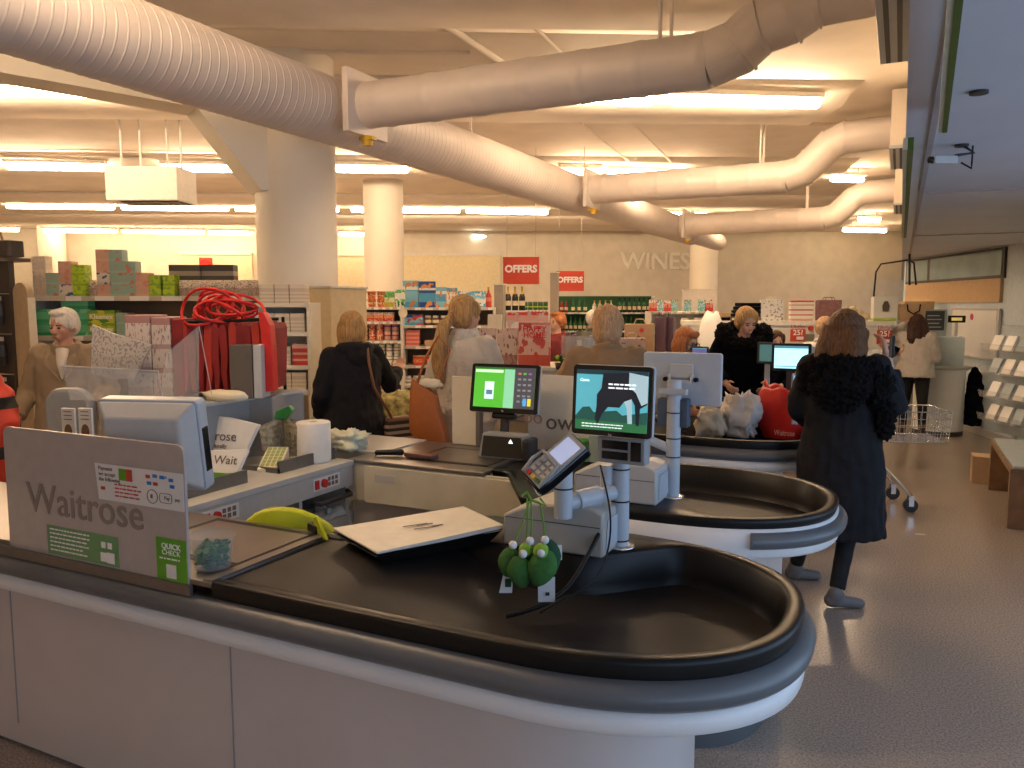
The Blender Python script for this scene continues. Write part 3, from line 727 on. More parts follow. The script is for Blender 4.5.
for r in range(4):
    for c in range(3):
        m_ = 'light_grey'
        if r == 0: m_ = ('red_btn', 'yellow', 'token_green')[c]
        build('key', MB().box((-.024 + .024 * c, -.088 + .02 * r, .056), (.017, .012, .007)), m_, term, .001)
build('card_slot', MB().b2((-.03, -.108, .015), (.03, -.1, .022)), 'black_pl', term)
mb = MB().tube([(-.04, -.09, .0), (-.05, -.10, -.05), (-.03, -.105, -.075), (.0, -.105, -.05), (.03, -.09, 0)], .0022, 6)
build('cord_loop', mb, 'white_pl', term)
for k, (pts, lab, r) in enumerate(((((-.06, -.05, .29), (-.035, -.05, .2), (.0, -.10, .12), (.03, -.22, .04), (.02, -.33, -.02), (-.06, -.42, -.05), (-.1, -.45, -.08)), 'thin black cable looping from the display to the tray', .0035), (((-.03, -.1, .10), (-.05, -.2, .02), (-.06, -.32, -.05), (-.12, -.42, -.08), (-.2, -.47, -.1)), 'thicker ribbed black cable running from the arm down into the tray', .008))):
    o = build('cable', MB().tube([Vector(p_) for p_ in pts], r, 8), 'black_pl', None, loc=(-.81, 2.5, .88)); tag(o, lab, 'cable')
    o.modifiers.new('s', 'SUBSURF').levels = 1; o.modifiers['s'].render_levels = 2
# mistletoe bunches
MP = atd(531, 498, 2.36)
t = thing('mistletoe_bunch', 'felt mistletoe decoration with white berries and tags hanging from the card terminal', 'decoration', MP)
mat('felt_lime', (.22, .42, .04), .9, bump=.3); mat('felt_leaf', (.04, .14, .025), .9, var=.5, scale=12, bump=.3); mat('felt_dark', (.012, .07, .03), .9, bump=.3); mat('stem_green', (.13, .30, .02), .7)
rX = RT
def scr(x, y, d=2.36): return atd(x, y, d) - MP
for k, (x0, y0, x1, y1) in enumerate(((530, 500, 512, 548), (527, 498, 526, 546), (531, 498, 530, 546), (540, 503, 545, 545))):
    a, b_ = scr(x0, y0), scr(x1, y1); build('stem', MB().tube([a, a.lerp(b_, .5) + Vector((.004, 0, 0)), b_], .003, 6), 'stem_green', t)
build('bow', MB().tube([scr(522, 496), scr(527, 492), scr(531, 500), scr(537, 502), scr(546, 506), (scr(540, 498))], .004, 6), 'stem_green', t)
def leaf(x, y, w, h, m_, dd=0, tilt=0):
    c = scr(x, y, 2.36 + dd); mb = MB(); mb.ell((0, 0, 0), (w, .028, h), 16)
    for v in mb.v:
        q = (v.z / h); v.x *= (1.0 - .25 * abs(q) if q < 0 else 1 - .05 * q); 
    for v in mb.v: v.rotate(Euler((0, tilt, -YAW * -1)))
    mb.v = [v + c for v in mb.v]; build('leaf', mb, m_, t)
leaf(509, 562, .034, .046, 'felt_leaf', .0, .15); leaf(520, 572, .038, .050, 'felt_leaf', -.03, -.2); leaf(550, 557, .034, .055, 'felt_dark', .0, -.1); leaf(542, 568, .044, .058, 'felt_leaf', -.05, .35); leaf(530, 556, .035, .035, 'felt_leaf', .02, 0); leaf(525, 550, .02, .022, 'felt_lime', -.03, .5); leaf(541, 551, .024, .022, 'felt_lime', -.06, -.5)
for x, y in ((513, 545), (530, 541), (523, 554), (541, 553), (545, 540)):
    build('berry', MB().ell(scr(x, y, 2.28), (.0125, .0125, .0125), 12), 'white_pl', t)
for x0, y0, x1, y1, sk in ((499, 558, 512, 593, 8), (538, 577, 555, 602, 0), (556, 545, 562, 560, 0)):
    a, b_, c_, d_ = scr(x0 + sk, y0), scr(x1 + sk * .4, y0), scr(x1, y1), scr(x0, y1); n_ = FW * .0015
    if y0 == 577: build('tag_print', MB().box(scr((x0 + x1) / 2 + 1, 594, 2.355), (.012, .001, .01), YAW), 'dark_grey', t)
    if y0 == 558: build('tag_print', MB().box(scr(508, 583, 2.355), (.018, .001, .025), YAW), 'felt_dark', t)
    build('tag', MB().add([a, b_, c_, d_, a + n_, b_ + n_, c_ + n_, d_ + n_], [(0, 1, 2, 3), (4, 5, 6, 7), (0, 1, 5, 4), (1, 2, 6, 5), (2, 3, 7, 6), (3, 0, 4, 7)]), 'white_pl', t)
# cashier monitor, back towards us
c = atd(152, 445, 2.62)
t = thing('cashier_monitor', 'large grey cashier monitor with its back to us behind the frosted screen', 'monitor', c, math.radians(14)); t.rotation_euler = (math.radians(8), 0, math.radians(17))
build('rear_shell', MB().add([(-.175, 0, -.15), (.175, 0, -.15), (.175, 0, .15), (-.175, 0, .15), (-.13, -.045, -.11), (.13, -.045, -.11), (.13, -.045, .10), (-.13, -.045, .10)], [(0, 1, 2, 3), (4, 5, 6, 7), (0, 1, 5, 4), (1, 2, 6, 5), (2, 3, 7, 6), (3, 0, 4, 7)]), 'light_grey', t, .008)
build('bezel', MB().prism(rrect(.36, .31, .02), .05, (0, 0, 0), 'y'), 'pole_grey', t, .004)
build('card_reader_strip', MB().b2((.176, .008, -.09), (.183, .042, .06)), 'scr_black', t, .003)
build('mount_plate', MB().prism(rrect(.11, .07, .006), .012, (.0, -.056, -.02), 'y'), 'grey_pl', t)
build('neck', MB().tube([(0, -.06, -.03), (0, -.08, -.12), (0, -.03, -.36)], .022, 12), 'dark_grey', t)
# till monitor with green screen on the second counter
w_, h_, c_, r_ = panel_at(465, 363, 543, 414, 4.3)
t = monitor('cashier monitor with a green till screen on the second counter', c_ + Vector((0, 0, h_ / 2)), math.radians(2), .40, .265, math.radians(-10), 'light_grey')
e1 = build('screen', MB().b2((-.18, -.0012, -.105), (.18, 0, .115)), emi('ui_green', (.07, .38, .03), .75), t)
poly('side_panel', [(.06, -.105), (.18, -.105), (.18, .115), (.06, .115)], emi('ui_grey', (.06, .06, .075), .5), e1, -.0012, .0004)
poly('middle_column', [(.0, -.105), (.06, -.105), (.06, .115), (.0, .115)], emi('ui_mint', (.20, .50, .30), .75), e1, -.0012, .0004)
poly('entry_bar', [(-.175, .085), (-.01, .085), (-.01, .10), (-.175, .10)], emi('ui_pale', (.5, .75, .5), .8), e1, -.0012, .0006)
poly('status_bar', [(-.18, .105), (.06, .105), (.06, .115), (-.18, .115)], emi('ui_drk', (.03, .12, .03), .5), e1, -.0012, .0006)
poly('bag_tile', [(-.115, -.06), (-.06, -.06), (-.06, .035), (-.115, .035)], emi('ui_tile', (.55, .7, .72), .8), e1, -.0012, .0006)
poly('trolley_icon', [(-.105, -.035), (-.068, -.035), (-.068, -.01), (-.105, -.01)], emi('ui_icon', (.1, .2, .35), .5), e1, -.0018, .0004)
for r in range(6):
    for cc in range(3):
        m_ = emi(('ui_or', 'ui_kg', 'ui_kp')[cc], ((.5, .15, .03), (.1, .4, .05), (.3, .08, .3))[cc], .7) if r < 1 else emi('ui_key', (.22, .22, .25), .6)
        poly('screen_key', [(.08 + .03 * cc, .088 - .03 * r), (.098 + .03 * cc, .088 - .03 * r), (.098 + .03 * cc, .078 - .03 * r), (.08 + .03 * cc, .078 - .03 * r)], m_, e1, -.0012, .0009)
poly('screen_key', [(.115, -.09), (.135, -.09), (.135, -.05), (.115, -.05)], emi('ui_blue', (.05, .3, .6), .8), e1, -.0012, .001); poly('screen_key', [(.142, -.09), (.162, -.09), (.162, -.05), (.142, -.05)], emi('ui_yel', (.6, .5, .03), .8), e1, -.0012, .001)
text('brand_mark', 'hp', .014, 'light_grey', t, (0, -.001, -.121))
build('stand_hinge', MB().b2((-.07, .01, -.165), (.07, .05, -.13)), 'scr_black', t, .01); build('stand_neck', MB().b2((-.02, .03, -.30), (.02, .06, -.15)), 'dark_grey', t)
# scanner tower below it
sx_, sy_ = -1.93, 3.78
a = aty(503, 458, 3.72)
t = thing('barcode_scanner', 'upright grey barcode scanner with dark glass under the green screen monitor', 'scanner', (-1.86, 3.70, .88), math.radians(2))
build('housing', MB().prism([(-.13, 0), (.13, 0), (.15, .0), (.13, .135), (-.12, .135), (-.15, 0)], .09, (0, 0, 0), 'y'), 'grey_pl', t, .008)
build('side_wing', MB().b2((.12, -.03, 0), (.17, .09, .12)), 'dark_grey', t, .015)
build('glass', MB().prism([(-.125, .012), (.115, .012), (.105, .122), (-.11, .122)], -.004, (0, 0, 0), 'y'), mat('scan_glass', (.05, .045, .035), .12), t)
poly('warning_triangle', [(.035, .09), (.062, .09), (.048, .112)], emi('scan_lit', (.75, .85, .95), 1.2), t, -.0045, .001)
# pole and rear-facing monitor on the second counter
p = pole(-.845, 3.30, 'tall grey pole on the second counter holding a monitor turned away', .50, (.17, .25, .36))
build('clamp', MB().b2((-.06, -.035, .44), (.06, .0, .465)), 'pole_grey', p, .004); build('mount_box', MB().b2((-.07, -.01, .30), (.06, .05, .42)), mat('blue_dk', (.06, .085, .13), .5), p, .004)
build('card_arm', MB().cyl((0, 0, .2), (-.10, -.02, .24), .02, n=14), 'pole_grey', p)
w_, h_, c_, r_ = panel_at(646, 361, 719, 412, 3.36)
t = thing('customer_monitor', 'bluish customer monitor seen from behind on the second counter pole', 'monitor', (-.83, 3.36, 1.38), math.radians(2))
build('back_shell', MB().prism(rrect(.335, .225, .012), .03, (0, 0, 0), 'y'), 'pole_grey', t, .004); build('bezel', MB().prism(rrect(.33, .22, .01), .012, (0, .03, 0), 'y'), 'scr_black', t)
build('bracket_plate', MB().prism(rrect(.10, .06, .004), .012, (0, -.012, .035), 'y'), 'light_grey', t, .002)
build('bracket_hook', MB().tube([(-.05, -.02, .02), (-.045, -.03, -.01), (.045, -.03, -.01), (.05, -.02, .02)], .008, 8), 'light_grey', t)
for q in (-.065, .065): build('knob', MB().cyl((q, -.005, -.0), (q, -.03, -.0), .010, n=10), 'black_pl', t)
# grey plastic terminal arm behind first pole
# frosted screens on the far edge of the second counter
mat('white_panel', (.74, .69, .58), .5, var=.03)
w_, h_, c_, r_ = panel_at(441, 380, 468, 448, 4.5)
t = thing('counter_screen', 'plain cream divider board on the second counter left of the green screen monitor', 'screen panel', (c_.x, 4.0, .88), 0)
build('board', MB().b2((-w_ * .6, 0, 0), (w_ * .45, .02, .40)), 'white_panel', t, .003); build('post', MB().b2((w_ * .46, -.02, 0), (w_ * .62, .03, .42)), 'steel', t, .003)
t = thing('counter_screen', 'cream frosted screen with grey letters behind the scanner on the second counter', 'screen panel', (-1.62, 4.0, .88), 0)
build('board', MB().prism(rrect(.46, .43, .03, cx=0, cy=.215), .012, (0, 0, 0), 'y'), 'white_panel', t)
text('lettering', 'ow', .13, 'grey_txt', t, (-.04, -.003, .17)); text('lettering', 'oo', .11, mat('salmon', (.6, .3, .2), .6), t, (-.2, -.003, .19))
build('foot_rail', MB().b2((-.25, -.01, 0), (.25, .02, .012)), 'steel', t)
t = thing('token_tub', 'green leafy card box beside the scanner on the second counter', 'box', (-1.48, 3.86, .8805), 0)
build('carton', MB().b2((-.06, -.03, 0), (.05, .05, .11)), mat('leafbox', (.06, .25, .03), .6, var=.6, scale=30), t, .004); build('flap', MB().b2((.05, -.02, 0), (.11, .04, .14)), mat('grey_green', (.35, .42, .33), .5), t, .003)
t.name = 'leaf_box'
# small hand unit and flat basket handle on the second counter's left end
t = thing('hand_scanner', 'black handheld unit lying at the left end of the second counter', 'scanner', (-2.46, 3.53, .8925), math.radians(25))
build('handle', MB().cap((-.07, 0, .004), (.06, 0, .006), .014, .018), 'black_pl', t); build('cable', MB().tube([(-.07, 0, 0), (-.10, -.02, -.06), (-.08, -.06, -.16)], .004, 6), 'black_pl', t)
t = thing('wallet_tray', 'flat reddish brown change tray at left end of the second counter', 'tray', (-2.28, 3.56, .881), math.radians(-6))
build('tray', MB().prism(rrect(.20, .07, .02), .022), mat('brownred', (.14, .06, .05), .4), t, .004)
# ------------------------------------------------------------ side cabinet between the first two counters
t = thing('side_cabinet', 'grey side cabinet with red switches and open shelves beside the cashier space', 'cabinet', (-3.10, 2.235, 0)); t.scale = (1, .80, 1)
build('worktop', MB().b2((-.03, 0, .845), (.52, 1.42, .875)), 'light_grey', t, .003)
build('switch_fascia', MB().b2((.48, 0, .74), (.51, 1.42, .845)), 'light_grey', t, .002)
build('carcass', MB().b2((-.1, 0, .02), (-.07, 1.42, .845)).b2((-.1, .62, .02), (.48, .65, .74)).b2((-.1, .93, .02), (.48, .96, .74)).b2((-.1, 1.39, .02), (.48, 1.42, .845)).b2((-.1, 0, .02), (.48, .03, .74)).b2((-.1, .96, .36), (.48, 1.39, .38)).b2((-.1, .03, .36), (.48, .62, .38)).b2((-.1, 0, 0), (.46, 1.42, .05)), 'light_grey', t, .002)
build('lower_shelf', MB().b2((.43, .96, .46), (.50, 1.39, .58)).b2((-.1, .96, .44), (.48, 1.39, .46)), 'light_grey', t, .003)
for y0 in (.14, 1.02):
    f = build('switch_panel', MB().b2((.51, y0, .765), (.5125, y0 + .26, .83)), 'white_pl', t)
    build('rocker_switch', MB().b2((.5125, y0 + .015, .775), (.518, y0 + .05, .82)), 'red_btn', f); build('stop_button', MB().cyl((.5125, y0 + .095, .798), (.53, y0 + .095, .798), .022, n=16), 'red_btn', f)
    mb = MB()
    for i in range(3):
        for j in range(2): mb.b2((.5125, y0 + .14 + i * .036, .775 + j * .026), (.5135, y0 + .165 + i * .036, .795 + j * .026))
    build('printed_key', mb, 'grey_txt', f)
    build('drawer_handle', MB().tube([(.50, y0 + .0, .715), (.54, y0 + .02, .705), (.54, y0 + .33, .705), (.50, y0 + .35, .715)], .013, 8), 'dark_grey', t)
for (y0, y1) in ((.0, .60), (.86, 1.40)): build('edge_tray', MB().b2((.40, y0, .875), (.41, y1, .935)).b2((.1, y0, .875), (.41, y0 + .01, .90)), 'steel_dark', t)
# crumpled carrier inside the shelf, end cupboard
def crumple(name, lab, cat, loc, r, m_, seed=0, parent=None, amp=.35, flat=1, n=20, ridge=0):
    mb = MB().ell((0, 0, 0), (1, 1, 1), n)
    for v in mb.v: v.x, v.y, v.z = [math.copysign(abs(q) ** .72, q) for q in v]
    for v in mb.v:
        k = 1 + amp * noise.noise(v * 1.7 + Vector((seed * 3.1, 0, 0))) + amp * .5 * noise.noise(v * 4.5 + Vector((0, seed * 5.3, 0))) - ridge * abs(noise.noise(Vector((v.x * 4, v.y * 4, v.z * 1.6)) + Vector((seed, 0, 0)))) + ridge * .5 * noise.noise(v * 9)
        v.x *= r[0] * k; v.y *= r[1] * k; v.z = max(v.z * r[2] * k, -r[2] * .8)
    z0 = min(v.z for v in mb.v)
    for v in mb.v: v.z -= z0
    o = build(name, mb, m_, parent)
    if loc is not None: o.location = loc
    if lab: tag(o, lab, cat)
    return o
mat('plastic_white', (.75, .78, .76), .35, bump=.4, bscale=14)
crumple('carrier_bag', 'crumpled pale carrier bag stuffed in the side cabinet shelf', 'bag', (-2.72, 3.33, .462), (.12, .15, .09), 'plastic_white', 2, ridge=.4, n=36)
t = thing('end_cupboard', 'cream cupboard end joining the side cabinet to the second counter', 'cupboard', (-2.56, 3.58, 0))
build('casing', MB().b2((-.54, .0, .45), (.0, .44, .872)).b2((-.54, 0, .03), (-.5, .44, .45)).b2((-.04, .0, .03), (.0, .44, .45)), 'cream_lam', t, .003)
build('top_flap', MB().b2((-.56, -.02, .872), (.02, .45, .885)), 'light_grey', t, .002)
build('label_plate', MB().b2((-.36, -.003, .74), (-.25, .0, .82)), mat('olive', (.3, .3, .15), .5), t)
# well apron panel of second counter (cream), stickers, chair and bag below
t = thing('control_panel', 'cream front panel with a worn grey sticker under the second counter edge', 'panel', (-2.50, 3.348, .66))
build('panel', MB().b2((.0, 0, 0), (.95, .018, .195)), 'cream_lam', t, .002); build('sticker', MB().b2((.07, -.002, .115), (.20, .0, .155)), 'light_grey', t)
mat('chair_lime', (.46, .52, .008), .55, bump=.15)
t = thing('cashier_chair', 'lime green cashier chair with its back poking above the nearest counter', 'chair', (atd(268, 530, 2.95).x, atd(268, 530, 2.95).y + .10, 0), math.radians(20))
mb = MB(); rs = []
for k in range(13):
    a = -1 + 2 * k / 12; x = a * .23; h_ = .925 - .10 * a * a * (1 + abs(a) * .5)
    rs.append([Vector((x, .05 - .06 * (1 - a * a), .55)), Vector((x, .0 - .06 * (1 - a * a), h_)), Vector((x, .03 - .06 * (1 - a * a), h_ + .012)), Vector((x, .06 - .06 * (1 - a * a), h_)), Vector((x, .09 - .06 * (1 - a * a), .55))])
build('backrest', MB().rings(rs), 'chair_lime', t)
build('seat', MB().prism(rrect(.44, .42, .1, cy=-.2), .08, (0, 0, .46)), 'chair_lime', t, .02)
build('gas_column', MB().cyl((0, -.2, .07), (0, -.2, .46), .03), 'black_pl', t)
build('back_bar', MB().tube([(0, .08, .62), (0, .08, .5), (0, -.1, .45)], .02, 8), 'black_pl', t)
mb = MB()
for k in range(5): a = 2 * PI * k / 5; mb.tube([(0, -.2, .09), (.28 * math.cos(a), -.2 + .28 * math.sin(a), .05)], [.025, .018], 8); mb.ell((.28 * math.cos(a), -.2 + .28 * math.sin(a), .027), (.025, .025, .027), 10)
build('star_base', mb, 'black_pl', t)
t = thing('grab_handle', 'black and lime latch strap standing at the corner of the nearest counter', 'strap', (-1.86, 2.20, .876), math.radians(-28))
build('clip', MB().b2((-.06, -.01, 0), (.02, .02, .03)), 'black_pl', t, .004); build('lime_tab', MB().prism([(-.02, 0), (.10, 0), (.015, .065), (-.01, .055)], .01, (0, -.004, .0), 'y'), 'chair_lime', t)
crumple('bin_bag', 'dark bag slumped under the second counter in the cashier space', 'bag', (-1.98, 3.20, .0), (.22, .16, .34), mat('dark_bag', (.05, .045, .04), .5), 5)
# ------------------------------------------------------------ things on the side cabinet
ZT = .8755
def place(x, y, z=ZT): return atz(x, y, z)
pc = place(315, 462)
t = thing('paper_roll', 'white blue-roll style paper towel roll standing on the side cabinet', 'paper roll', atz(314, 461, ZT))
t['label'] = 'thick white paper towel roll standing on the side cabinet'
build('roll', MB().lathe([(.022, .21), (.022, .0), (.085, .0), (.09, .01), (.09, .205), (.085, .21), (.022, .21)], n=32, cap=False), 'paper', t); build('core', MB().lathe([(.024, 0), (.024, .208), (.019, .208), (.019, 0)], n=20, cap=False), 'tan_card', t)
crumple('carrier_bag', 'white and lime carrier bag scrunched beside the paper roll', 'bag', atz(345, 450, ZT), (.13, .08, .065), mat('lime_white', (.70, .71, .55), .5, var=.25, scale=5, bump=.3), 7, ridge=.45, n=40)
t = thing('price_keypad', 'cream wedge-shaped price list stand with green printed grid on side cabinet', 'stand', atz(275, 466, ZT), math.radians(-60))
build('wedge', MB().prism([(-.09, 0), (.15, 0), (.15, .015), (-.09, .085)], .11, (0, -.055, 0), 'y'), 'paper_cream', t, .004)
mb = MB(); R_ = rotm('Y', math.radians(16.3))
for i in range(4):
    for j in range(6):
        p_ = Vector((-.065 + j * .034, -.036 + i * .024, 0)); z = .085 - (p_.x + .09) * .2917 + .0008; mb.box((p_.x, p_.y, z), (.028, .018, .001), m=R_)
build('printed_grid', mb, mat('print_green', (.35, .45, .15), .6), t)
t = thing('receipt_bundle', 'bundle of paper bags gathered and tied at the top with a green clip', 'paper bags', atz(284, 461, ZT), math.radians(20)); t.scale = (1.3, 1, .9)
mb = MB()
for k in range(22):
    a = (k / 21 - .5); x0 = .012 * a; b0 = a * .17; jit = random.uniform(-.01, .01)
    mb.add([(x0 + .0, x0 * .8, .265), (x0 + .003, x0 * .8, .265), (b0 + .012 + jit, .04 + .03 * abs(a), .20), (b0 * 1.05 + jit, .04 + .03 * abs(a), .19), (b0 * .95 + .004, .02, .02 + abs(a) * .02), (b0 * .95, .02, .02)], [(0, 1, 2, 3), (3, 2, 4, 5)])
    mb.add([(x0, x0 - .01, .265), (b0 + jit, -.05 - .02 * random.random(), .21), (b0 * .9, -.04, .02 + abs(a) * .05), (x0 * 1.2, 0, .05)], [(0, 1, 2, 3)])
build('bag_stack', mb, mat('kraft_mix', (.48, .42, .30), .8, var=.5, scale=45), t, norm=False)
build('green_clip', MB().prism([(-.03, .25), (.02, .25), (.05, .30), (.035, .33), (-.02, .30)], .05, (0, -.03, 0), 'y'), mat('clip_green', (.02, .18, .04), .3), t, .006)
# white paper carrier bags with shop lettering
def sheetbag(lab, px, py, rz, pts, txts, tilt=0, grn=True, mm='paper'):
    t = thing('paper_bag', lab, 'bag', atz(px, py, ZT), rz); t.rotation_euler = (tilt, 0, rz)
    n = len(pts); b_ = build('paper', MB().prism(pts, .03, (0, 0, 0), 'y'), mm, t, .004)
    for s_, sz, tx, tz in txts: text('lettering', s_, sz, 'grey_txt', t, (tx, -.002, tz))
    return t
sheetbag('white lettered paper bag sticking up on the side cabinet behind the cashier monitor', 226, 466, math.radians(12), [(-.28, 0), (.07, .0), (.16, .22), (.0, .25), (-.28, .27)], [('Waitrose', .07, -.09, .15), ('naturally', .03, -.06, .10)], math.radians(-14))
t = sheetbag('folded white lettered paper bag with green base leaning on the side cabinet edge', 222, 479, math.radians(16), [(-.22, .0), (.06, .0), (.10, .15), (-.22, .13)], [('Wait', .06, -.0, .09)], math.radians(-25))
build('green_base', MB().prism([(-.12, -.002), (.065, -.002), (.08, .035), (.02, .028), (-.05, .03)], .034, (0, -.0025, 0), 'y'), mat('bag_green', (.10, .32, .03), .4), t)
# grey partition and leftovers behind
t = thing('partition', 'low grey partition board behind the side cabinet', 'partition', (-3.15, 2.45, .0))
build('board', MB().b2((-.03, 0, 0), (.0, 1.20, 1.185)), 'grey_pl', t, .004); build('top_rail', MB().b2((-.08, 0, 1.185), (.03, 1.20, 1.20)), 'light_grey', t)
# ---- items further along on the third to fifth counters
t = thing('shopping_bag', 'full red plastic shopping bag standing in the third counter tray', 'bag', atz(784, 437, .775)); t.scale = (.88, .9, 1.36)
mb = MB(); n = 36
def ringp(r, z, w, ph=0):
    return [Vector((r * 1.15 * math.cos(a) * (1 + w * math.sin(5 * a + ph)), r * .85 * math.sin(a) * (1 + w * math.sin(4 * a + ph)), z + (.014 * math.sin(3 * a + 1) + .01 * math.sin(7 * a)) * (1 if z > .2 else 0))) for a in [2 * PI * k / n for k in range(n)]]
mb.rings([ringp(.14, 0, .02), ringp(.165, .04, .03), ringp(.18, .12, .04, 1), ringp(.185, .18, .05, 2), ringp(.178, .235, .06, 2), ringp(.165, .25, .07, 3), ringp(.145, .235, .05, 3), ringp(.12, .18, .02, 2)], cap=False)
mat('bag_red', (.60, .02, .015), .4, bump=.5, bscale=12)
build('bag_body', mb, 'bag_red', t, norm=False)
for q in (-.15, .14): build('bag_handle', MB().tube([(q, .03, .24), (q * 1.05, .0, .285), (q * .8, -.03, .24)], .011, 8), 'bag_red', t)
crumple('lettuce', None, None, (0.01, -.01, .13), (.09, .065, .05), mat('salad', (.25, .24, .08), .7, var=.5, scale=18), 4, t, .5)
text('lettering', 'Waitrose', .04, mat('pink_white', (.75, .45, .42), .5), t, (.02, -.152, .035))
crumple('shopping_bag', 'white carrier bag with purple pack showing, left of the red bag', 'bag', atz(739, 436, .79), (.13, .10, .165), mat('bag_white', (.66, .62, .58), .6, var=.12, scale=5, bump=.5, bscale=9), 9, ridge=.5, n=44)
crumple('shopping_bag', 'cream carrier bag slumped left of the white bag on third counter', 'bag', atz(710, 436, .80), (.10, .09, .11), mat('bag_cream', (.58, .52, .40), .6, bump=.5, bscale=9), 12, ridge=.5, n=44)
def smallmon(lab, px, py, d, w, h, c, es, z0, rz=0, backm='scr_black'):
    p_ = atd(px, py, d); t = thing('till_monitor', lab, 'monitor', (p_.x, p_.y, p_.z), rz)
    screen_body(t, w, h, 0, backm='dark_grey'); e = build('screen', MB().b2((-w * .43, -.001, -h * .40), (w * .43, 0, h * .42)), emi('s_%s' % px, c, es), t)
    poly('title_bar', [(-w * .43, h * .33), (w * .43, h * .33), (w * .43, h * .42), (-w * .43, h * .42)], emi('s_bar', (.1, .25, .35), .5), e, -.001, .0006)
    poly('footer_bar', [(-w * .40, -h * .34), (w * .40, -h * .34), (w * .40, -h * .31), (-w * .40, -h * .31)], 's_bar', e, -.001, .0006)
    build('stand', MB().b2((-.03, .015, -(p_.z - z0)), (.03, .04, 0)), 'dark_grey', t); return t
smallmon('till monitor with a pale blue screen left of the person in the long black coat', 791, 357.5, 5.75, .27, .20, (.42, .80, .85), .95, .88)
smallmon('small screen glowing purple and green on the fourth counter', 699.5, 353, 5.9, .125, .09, (.10, .09, .22), .7, .88)
smallmon('small dark display on the white kiosk behind the long-haired person', 841, 317, 9.95, .17, .14, (.05, .16, .22), .5, 1.46)
t = thing('card_terminal', 'upright card terminal with blue screen beside the red bag', 'card reader', (0, 0, 0)); p_ = atd(797, 384, 5.3); t.location = p_; t.rotation_euler = (math.radians(-15), 0, 0)
build('casing', MB().box((0, 0, 0), (.07, .03, .14)), 'grey_pl', t, .006); build('screen', MB().b2((-.024, -.017, .0), (.024, -.0155, .055)), emi('lcd_b', (.12, .32, .65), .9), t); build('keypad', MB().b2((-.026, -.018, -.055), (.026, -.0155, -.012)), 'dark_grey', t); build('stem', MB().cyl((0, .02, -.07), (0, .02, -.27), .02), 'pole_grey', t)
p_ = atd(814, 362, 6.2)
t = thing('customer_monitor', 'blue grey monitor seen from behind, right of the pale blue screen', 'monitor', p_, 0)
build('back_shell', MB().prism(rrect(.34, .24, .012), .03, (0, 0, 0), 'y'), 'pole_grey', t, .004); build('stand', MB().b2((-.02, .03, -.46), (.02, .06, 0)), 'pole_grey', t)
p_ = atd(722, 350, 7.0)
t = thing('customer_monitor', 'dark edged monitor half hidden between the fur collared person and the pale blue screen', 'monitor', atd(767, 353, 6.6), 0)
build('back_shell', MB().prism(rrect(.16, .18, .012), .03, (0, 0, 0), 'y'), 'dark_grey', t, .004); build('screen', MB().b2((-.06, -.001, -.07), (.06, 0, .07)), emi('s_teal', (.08, .2, .2), .4), t); build('stand', MB().b2((-.02, .03, -.46), (.02, .06, 0)), 'pole_grey', t)
# ================================================================ people
# local frame of a figure: faces -y, its right hand is at -x
def bump_mat(name, c, rough=.9, wave=60, strength=.5, var=.12):
    m = mat(name, c, rough, var=var, scale=14, spec=.25); nt = m.node_tree; b = nt.nodes['Principled BSDF']
    tc = nt.nodes.new('ShaderNodeTexCoord'); mp = nt.nodes.new('ShaderNodeMapping'); mp.inputs['Scale'].default_value = (wave, wave, wave * .08)
    n = nt.nodes.new('ShaderNodeTexNoise'); n.inputs['Scale'].default_value = 1.6; bp = nt.nodes.new('ShaderNodeBump'); bp.inputs['Strength'].default_value = strength; bp.inputs['Distance'].default_value = .01
    nt.links.new(tc.outputs['Object'], mp.inputs[0]); nt.links.new(mp.outputs[0], n.inputs[0]); nt.links.new(n.outputs[0], bp.inputs['Height']); nt.links.new(bp.outputs[0], b.inputs['Normal'])
    r = [q for q in nt.nodes if q.type == 'VALTORGB'][0]; nt.links.new(n.outputs[0], r.inputs[0])
    return m
bump_mat('hair_white', (.75, .70, .62), .8, 70, .6); bump_mat('hair_blond', (.42, .25, .10), .6, 70, .6, .35); bump_mat('hair_ginger', (.42, .15, .05), .6, 70, .5, .3)
bump_mat('hair_sand', (.45, .28, .15), .7, 70, .6, .3); bump_mat('hair_brown', (.13, .06, .025), .5, 80, .6, .4); bump_mat('hair_dark', (.05, .02, .015), .5, 80, .5, .4)
mat('coat_beige', (.30, .225, .15), .85, bump=.2, scale=6); mat('coat_tan', (.25, .16, .085), .9, bump=.25, scale=6); mat('shirt_white', (.7, .66, .6), .8, bump=.1)
mat('knit', (.56, .52, .47), .95, bump=.8, bscale=45, scale=8); mat('sweater_white', (.55, .50, .46), .9, bump=.4); mat('maroon', (.2, .02, .025), .8); mat('uniform', (.10, .10, .08), .85)
mat('navy_coat', (.0035, .0038, .007), .9, bump=.25, scale=6, var=.3); mat('fur', (.007, .006, .006), .95, bump=1, bscale=90, spec=.15); mat('leggings', (.004, .004, .006), .8); mat('shoe_grey', (.16, .15, .15), .7, bump=.2); mat('boot', (.05, .02, .015), .6)
